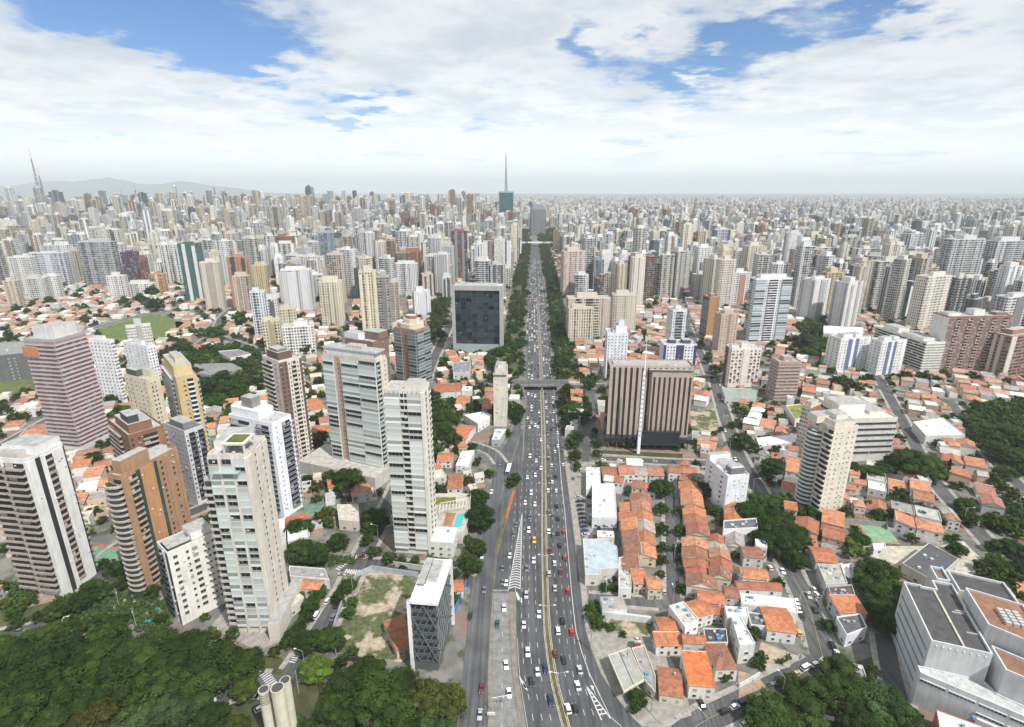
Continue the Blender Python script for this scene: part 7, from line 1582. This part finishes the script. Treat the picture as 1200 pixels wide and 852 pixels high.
for s in """650 10 w|628 65 g|656 40 g|672 66 w|628 130 s|673 125 w|660 150 w|694 148 g|628 180 g|645 213 w|697 210 w|630 265 g|664 262 k|648 288 w|629 327 w|665 328 w|668 397 k|632 423 g|651 437 g|674 453 k|632 512 w|653 530 g|674 520 k|700 515 r|682 575 k|635 600 m""".split('|'):
    x, y, c = s.split(); near.append((480+float(x)/3.873, 490+float(y)/3.873, 1, c))
CN = dict(w='white', g='grey', s='silver', k='black', r='red', m='maroon', b='dark blue', y='yellow', n='green')
taken = []
for x, y, side, c in near:
    p = P(x, y, .8); a = lane_ang(p, p.y); taken.append((p.x, p.y)); kd = rc_.choice(('sedan', 'sedan', 'hatch', 'hatch', 'suv'))
    car(p.x, p.y, R(a+(180 if side < 0 else 0)), kd, CN[c], True, f'{CN[c]} car on the {"left" if side < 0 else "right"} carriageway')
car_px(626, 633, -90, 'suv', 'yellow', label='orange-yellow taxi on the left carriageway beside the chevrons', group=None); landmark('orange-yellow taxi', *P(626, 633)[:2])
for x, y, c, a in ((590.8, 712, 'white', -88), (583, 731, 'green', -88), (593, 779, 'white', -86), (596.5, 812, 'white', -85)): car_px(x, y, a, 'sedan', c, look=f'{c} car on the concrete strip')
for x, y, c in ((597.5, 651, 'white'), (589, 666, 'grey'), (589, 682, 'grey'), (593.3, 683, 'white'), (605, 615, 'grey'), (602.5, 626, 'grey')): car_px(x, y, -97, 'hatch', c, look=f'{c} car left of the chevrons')
for x, y, c in ((564.5, 806, 'maroon'), (562.5, 837, 'silver'), (565, 651, 'white'), (567.5, 691, 'grey'), (576, 576, 'white'), (586, 543, 'grey'), (551, 722, 'black')): car_px(x, y, -93 if y > 600 else -98, 'sedan', c, look=f'{c} car on the frontage road')
# parked rows: car lot, kerbsides, forecourts
for i in range(10):
    f = i/9; car_px(678+8.2*f, 582+44*f, 12, 'sedan', rc_.choice(('dark blue', 'dark blue', 'black', 'blue')) if i not in (0, 9) else 'silver', look='dark car in the parked row' if i not in (0, 9) else 'silver car in the parked row', group='cars parked in the lot')
for x, y, c in ((674, 551, 'black'), (681, 551, 'silver'), (688, 552, 'white'), (672, 560, 'grey'), (680, 558, 'silver'), (684, 586, 'dark blue'), (691, 582, 'black'), (692, 592, 'grey'), (692, 604, 'silver'), (691, 612, 'black'), (702, 617.5, 'black'), (711, 617, 'silver'), (714, 674, 'grey'), (719, 677, 'black'), (716, 681, 'grey'), (728, 688, 'black')): car_px(x, y, rc_.choice((0, 84, 94)), 'hatch', c, look=f'{c} car in the dealership yard', group='cars parked in the lot')
for x, y, c, k, a in ((850, 833, 'black', 'suv', 24), (861.5, 827.5, 'white', 'hatch', 24), (871, 822.5, 'black', 'suv', 24), (906, 802, 'grey', 'hatch', 24), (916.5, 798, 'black', 'suv', 24), (925, 793.5, 'white', 'hatch', 24), (934.5, 788.5, 'beige', 'hatch', 24), (945, 782, 'white', 'van', 25), (955.5, 778, 'white', 'hatch', 25), (917.5, 669, 'white', 'sedan', -99), (948, 697.5, 'silver', 'sedan', -99), (955.5, 714, 'black', 'sedan', 81), (975.5, 755.5, 'black', 'suv', 74), (936.5, 715, 'white', 'hatch', -99), (940.5, 722.5, 'black', 'hatch', -99), (934, 705, 'white', 'hatch', -99), (954, 690, 'white', 'hatch', 81), (958, 697, 'white', 'hatch', 81), (903, 665, 'white', 'hatch', 81), (822.5, 825, 'black', 'sedan', 95), (936, 741, 'yellow', 'hatch', 80), (873, 848, 'white', 'hatch', 25), (981, 765, 'white', 'hatch', 74)):
    car_px(x, y, a, k, c, look=f'{c} {"van" if k == "van" else "car"} along the right street', group='cars parked along the kerb')
for x, y, c, k, a in ((383.3, 704, 'white', 'hatch', 83), (371, 721, 'white', 'van', 82), (390, 723, 'grey', 'sedan', 83), (394, 709, 'black', 'hatch', 83), (388, 731, 'black', 'hatch', 83), (425, 637, 'black', 'hatch', 87), (433, 629, 'white', 'hatch', 87), (427, 646, 'grey', 'hatch', 87), (424, 652, 'maroon', 'hatch', 20), (461, 663, 'grey', 'hatch', 0), (473, 664, 'black', 'suv', 0), (247, 821, 'white', 'hatch', 20), (305, 830, 'white', 'hatch', 40), (132, 695, 'white', 'hatch', 60), (126, 700, 'grey', 'hatch', 60), (118, 697, 'silver', 'hatch', 60), (80, 725, 'white', 'suv', 24), (12, 737, 'black', 'hatch', 10), (24, 739, 'grey', 'hatch', 10), (100, 815, 'silver', 'hatch', 83)):
    car_px(x, y, a, k, c, look=f'{c} {"van" if k == "van" else "car"} in the left streets', group='cars parked along the kerb')
for k in range(6): car_px(779-.3*k+rc_.uniform(-.5, .5), 598+k*19, 90, 'hatch', rc_.choice(('white', 'grey', 'black', 'silver')), look='car parked between the tile terraces', group='cars parked along the kerb')
for k in range(5): car_px(708+20*k+rc_.uniform(-3, 3), 538.8+.5*k, 3, 'hatch', rc_.choice(('white', 'silver', 'white', 'grey')), look='car parked by the stone office', group='cars parked along the kerb')
for i in range(26):
    pts, w, walk, _ = ROADS[10 if i < 15 else 8]; k = rc_.randrange(4, len(pts)-5); t = (pts[k+1]-pts[k]).normalized(); s = rc_.choice((-1, 1)); p = pts[k]+Vector((t.y, -t.x, 0))*s*(w/2-1.1)
    if proj(p.x, p.y)[1] < 640 and all((p-Vector((q[0], q[1], 0))).length > 6 for q in taken): taken.append((p.x, p.y)); c = rc_.choice(('white', 'white', 'silver', 'black', 'grey')); car(p.x, p.y, math.atan2(t.y, t.x), 'hatch', c, False, f'{c} car along the right street', z=.05)
# traffic filling the avenue beyond
slots = []
for side in (-1, 1):
    for ln in range(5 if side < 0 else 4):
        y = 392.0+rc_.uniform(0, 12)
        while y < 1500:
            slots.append((y, side, ln)); y += (7+rc_.expovariate(1/(12 if side > 0 else 17)))
slots.sort(); farcars = MB()
for y, side, ln in slots:
    A = avx(y); x = A[1]+side*(1.55+LW*(ln+.5))
    if side < 0 and x < A[0]+1.2 or side > 0 and x > A[2]-1.2: continue
    if any(abs(x-q[0]) < 2 and abs(y-q[1]) < 6 for q in taken): continue
    c = rc_.choices(('white', 'silver', 'grey', 'black', 'red', 'dark blue', 'maroon'), (44, 17, 16, 13, 4, 3, 3))[0]; kd = rc_.choice(('sedan', 'hatch', 'hatch', 'suv'))
    a = lane_ang(None, y)+(180 if side < 0 else 0)
    if NCAR < 300: car(x, y, R(a), kd, c, False, f'{c} car on the {"left" if side < 0 else "right"} carriageway')
    else:
        M = Matrix.Translation((x, y, .075)) @ Matrix.Rotation(R(a), 4, 'Z'); farcars.box(-2.1, 2.1, -.85, .85, .3, .9, 'paint', PAINT[c], bottom=False, M=M); farcars.box(-1.5, .7, -.7, .7, .902, 1.45, 'glass', GLZ, 'paint', PAINT[c], bottom=False, M=M)
farcars.build('distant_cars', label='streams of small far cars on the upper avenue', cat='cars', kind='stuff')
# a city bus on the frontage ramp, two vans as light trucks
p = P(596, 550, 1.5); r = empty('bus', (p.x, p.y, .07), R(82), 'white and blue city bus on the ramp left of the avenue', 'bus')
b = MB(); b.box(-5.8, 5.8, -1.25, 1.25, .4, 1.3, 'paint', (.05, .13, .36)); b.box(-5.8, 5.8, -1.25, 1.25, 1.302, 3.05, 'paint', (.78, .78, .78)); b.build('body', r)
for s in (-1, 1): b = MB(); b.box(-5.5, 5.5, min(s*1.252, s*1.275), max(s*1.252, s*1.275), 1.5, 2.5, 'glass', GLZ); b.build('window_band', r)
b = MB(); b.box(-5.84, -5.802, -1.1, 1.1, 1.4, 2.7, 'glass', GLZ); b.build('windscreen', r)
b = MB(); b.box(-1.5, 1.0, -.8, .8, 3.052, 3.3, 'paint', (.7, .7, .7)); b.build('roof_unit', r)
for sx in (-3.9, 3.7):
    for s in (-1, 1): b = MB(); b.tube((sx, s*1.0, .5), (sx, s*1.28, .5), .5, n=12, mat='rubber'); b.build('wheel', r)

# ------------------------------------------------------------------ street lamps, poles, signs
def lamp_parts(arms, H=11.0, reach=2.6):
    p = MB(); p.tube((0, 0, 0), (0, 0, H), .14, .08, 7, 'metal', (.55, .56, .57)); out = [('pole', p.mesh('pole'))]
    for s in arms:
        a = MB(); a.tube((0, 0, H-.1), (s*reach, 0, H+.5), .07, .05, 5, 'metal', (.55, .56, .57)); out.append(('arm', a.mesh('arm')))
        h = MB(); h.box(min(s*reach, s*(reach+1.0)), max(s*reach, s*(reach+1.0)), -.2, .2, H+.4, H+.6, 'paint', (.72, .72, .70)); out.append(('lamp_head', h.mesh('lamp_head')))
    return out
def lamp(r, parts):
    for n, m in parts: last = link(n, m, last if n == 'lamp_head' else r)
DBL = lamp_parts((-1, 1)); SGL = lamp_parts((1,))
y = 158.0
while y < 760:
    A = avx(y)
    if abs(y-ym) > 15:
        r = empty('street_lamp', (A[1], y, .19), 0, None, 'street lamp', 'lamps along the median')
        lamp(r, DBL)
        later(r, 'double-armed street lamp on the median', A[1], y)
    y += 34
for pts, w, walk, _ in (ROADS[8], ROADS[10], ROADS[0], ROADS[7], ROADS[11]):
    for i in range(4, len(pts)-2, 9):
        t = (pts[i+1]-pts[i]).normalized(); nn = Vector((t.y, -t.x, 0)); p = pts[i]+nn*(w/2+.7)
        A = avx(p.y)
        if p.y > 520 or A[0]-2 < p.x < A[2]+2: continue
        r = empty('street_lamp', (p.x, p.y, .12), math.atan2(-nn.y, -nn.x), None, 'street lamp', 'lamps along the side streets')
        lamp(r, SGL)
        later(r, 'single-armed street lamp on the pavement', p.x, p.y)
# overhead sign gantry over the concrete strip
p = P(576.5, 833, 0); q = P(601, 831, 0); r = empty('sign_gantry', (p.x, p.y, 0), 0, 'slender pale cantilever signal gantry over the concrete strip', 'gantry')
b = MB(); b.tube((0, 0, 0), (0, 0, 6.2), .16, .12, 7, 'metal', (.6, .62, .6)); b.build('post', r); b = MB(); b.tube((0, 0, 6), (6.6, 1.0, 6.4), .12, .08, 6, 'metal', (.62, .64, .62)); b.build('arm', r)
for k in (4.2, 5.6): b = MB(); b.box(k-.28, k+.28, .6, .9, 5.2, 6.0, 'paint', (.66, .66, .64)); b.build('signal_head', r)
b = MB(); b.box(-1.6, 1.2, -2.6, -2.3, .9, 2.2, 'paint', (.6, .6, .56)); b.build('control_box', r)
# utility poles
for x, y in ((843, 787), (934, 790), (960, 716), (912, 655), (868, 690), (790, 655), (784, 620), (734, 785), (763, 835), (692, 762), (1142, 630), (1163, 560), (160, 735), (140, 712), (350, 812), (938, 770)):
    p = P(x, y); r = empty('utility_pole', (p.x, p.y, 0), rc_.uniform(0, 3), None, 'utility pole', 'utility poles'); b = MB(); b.tube((0, 0, 0), (0, 0, 10.5), .17, .12, 6, 'slab', (.36, .35, .33)); b.build('pole', r)
    b = MB(); b.box(-1.2, 1.2, -.08, .08, 9.4, 9.6, 'paint', (.22, .2, .18)); b.box(-.9, .9, -.07, .07, 8.4, 8.55, 'paint', (.22, .2, .18)); b.build('crossarm', r); b = MB(); b.tube((.35, 0, 7.3), (.35, 0, 8.2), .25, n=8, mat='paint', col=(.4, .4, .4)); b.build('transformer', r)
    later(r, 'concrete utility pole with crossarms', p.x, p.y)
# tents beside the car park, and a marble-white parasol
for x, y in ((987, 667), (994, 672), (1000, 666)):
    p = P(x, y, 2); r = empty('tent', (p.x, p.y, 0), R(20), None, 'tent', 'white tents'); b = MB(); s = 3.2
    for a in range(4): u, v = ((-s, -s), (s, -s), (s, s), (-s, s))[a], ((s, -s), (s, s), (-s, s), (-s, -s))[a]; b.face([(u[0], u[1], 2.6), (v[0], v[1], 2.6), (0, 0, 4.4)], 'paint', (.80, .80, .80)); b.face([(u[0], u[1], 2.2), (v[0], v[1], 2.2), (v[0], v[1], 2.6), (u[0], u[1], 2.6)], 'paint', (.78, .78, .78))
    b.build('canopy', r); b = MB()
    for u in ((-1, -1), (1, -1), (1, 1), (-1, 1)): b.tube((u[0]*s*.96, u[1]*s*.96, 0), (u[0]*s*.96, u[1]*s*.96, 2.2), .06, n=5, mat='metal', col=(.6, .6, .6))
    b.build('frame', r); later(r, 'small white pointed tent', p.x, p.y)
# the dark cypress in the right quarter
p = P(1108, 562); r = empty('cypress', (p.x, p.y, 0), 0, 'single dark pointed cypress standing beside the right hand street', 'cypress'); b = MB(); q = random.Random(2)
for k in range(900):
    z = q.uniform(.05, 1); rr_ = 2.1*(1-z)**.7*q.uniform(.7, 1.05)+.1; a = q.uniform(0, 6.28); c = Vector((rr_*math.cos(a), rr_*math.sin(a), 1+z*14)); u = Vector((q.uniform(-.4, .4), q.uniform(-.4, .4), q.uniform(.1, .6))); w = u.orthogonal().normalized()*.3; b.face([c-u, c-w, c+u, c+w], 'leaf', (.016*q.uniform(.7, 1.4), .022*q.uniform(.7, 1.4), .010))
b.build('crown', r); b = MB(); b.tube((0, 0, 0), (0, 0, 14), .25, .08, 6, 'bark'); b.build('trunk', r)
settle()

# ------------------------------------------------------------------ the air
hm = bpy.data.materials.new('haze'); hm.use_nodes = True; t = NT(hm.node_tree); t.n.clear()
v = t.new('ShaderNodeVolumePrincipled'); v.inputs['Color'].default_value = (.90, .965, 1.0, 1); v.inputs['Density'].default_value = HAZE_DENSITY; v.inputs['Anisotropy'].default_value = 0; v.inputs['Density Attribute'].default_value = ''
mo = t.new('ShaderNodeOutputMaterial'); t.l.new(v.outputs[0], mo.inputs['Volume']); MATS['haze'] = hm
b = MB(); b.box(-27000, 27000, -4000, 27000, -1, 640, 'haze'); o = b.build('haze', kind='stuff'); tag(o, 'thin pale haze veiling the far city', 'haze')
SC.cycles.volume_bounces = 0
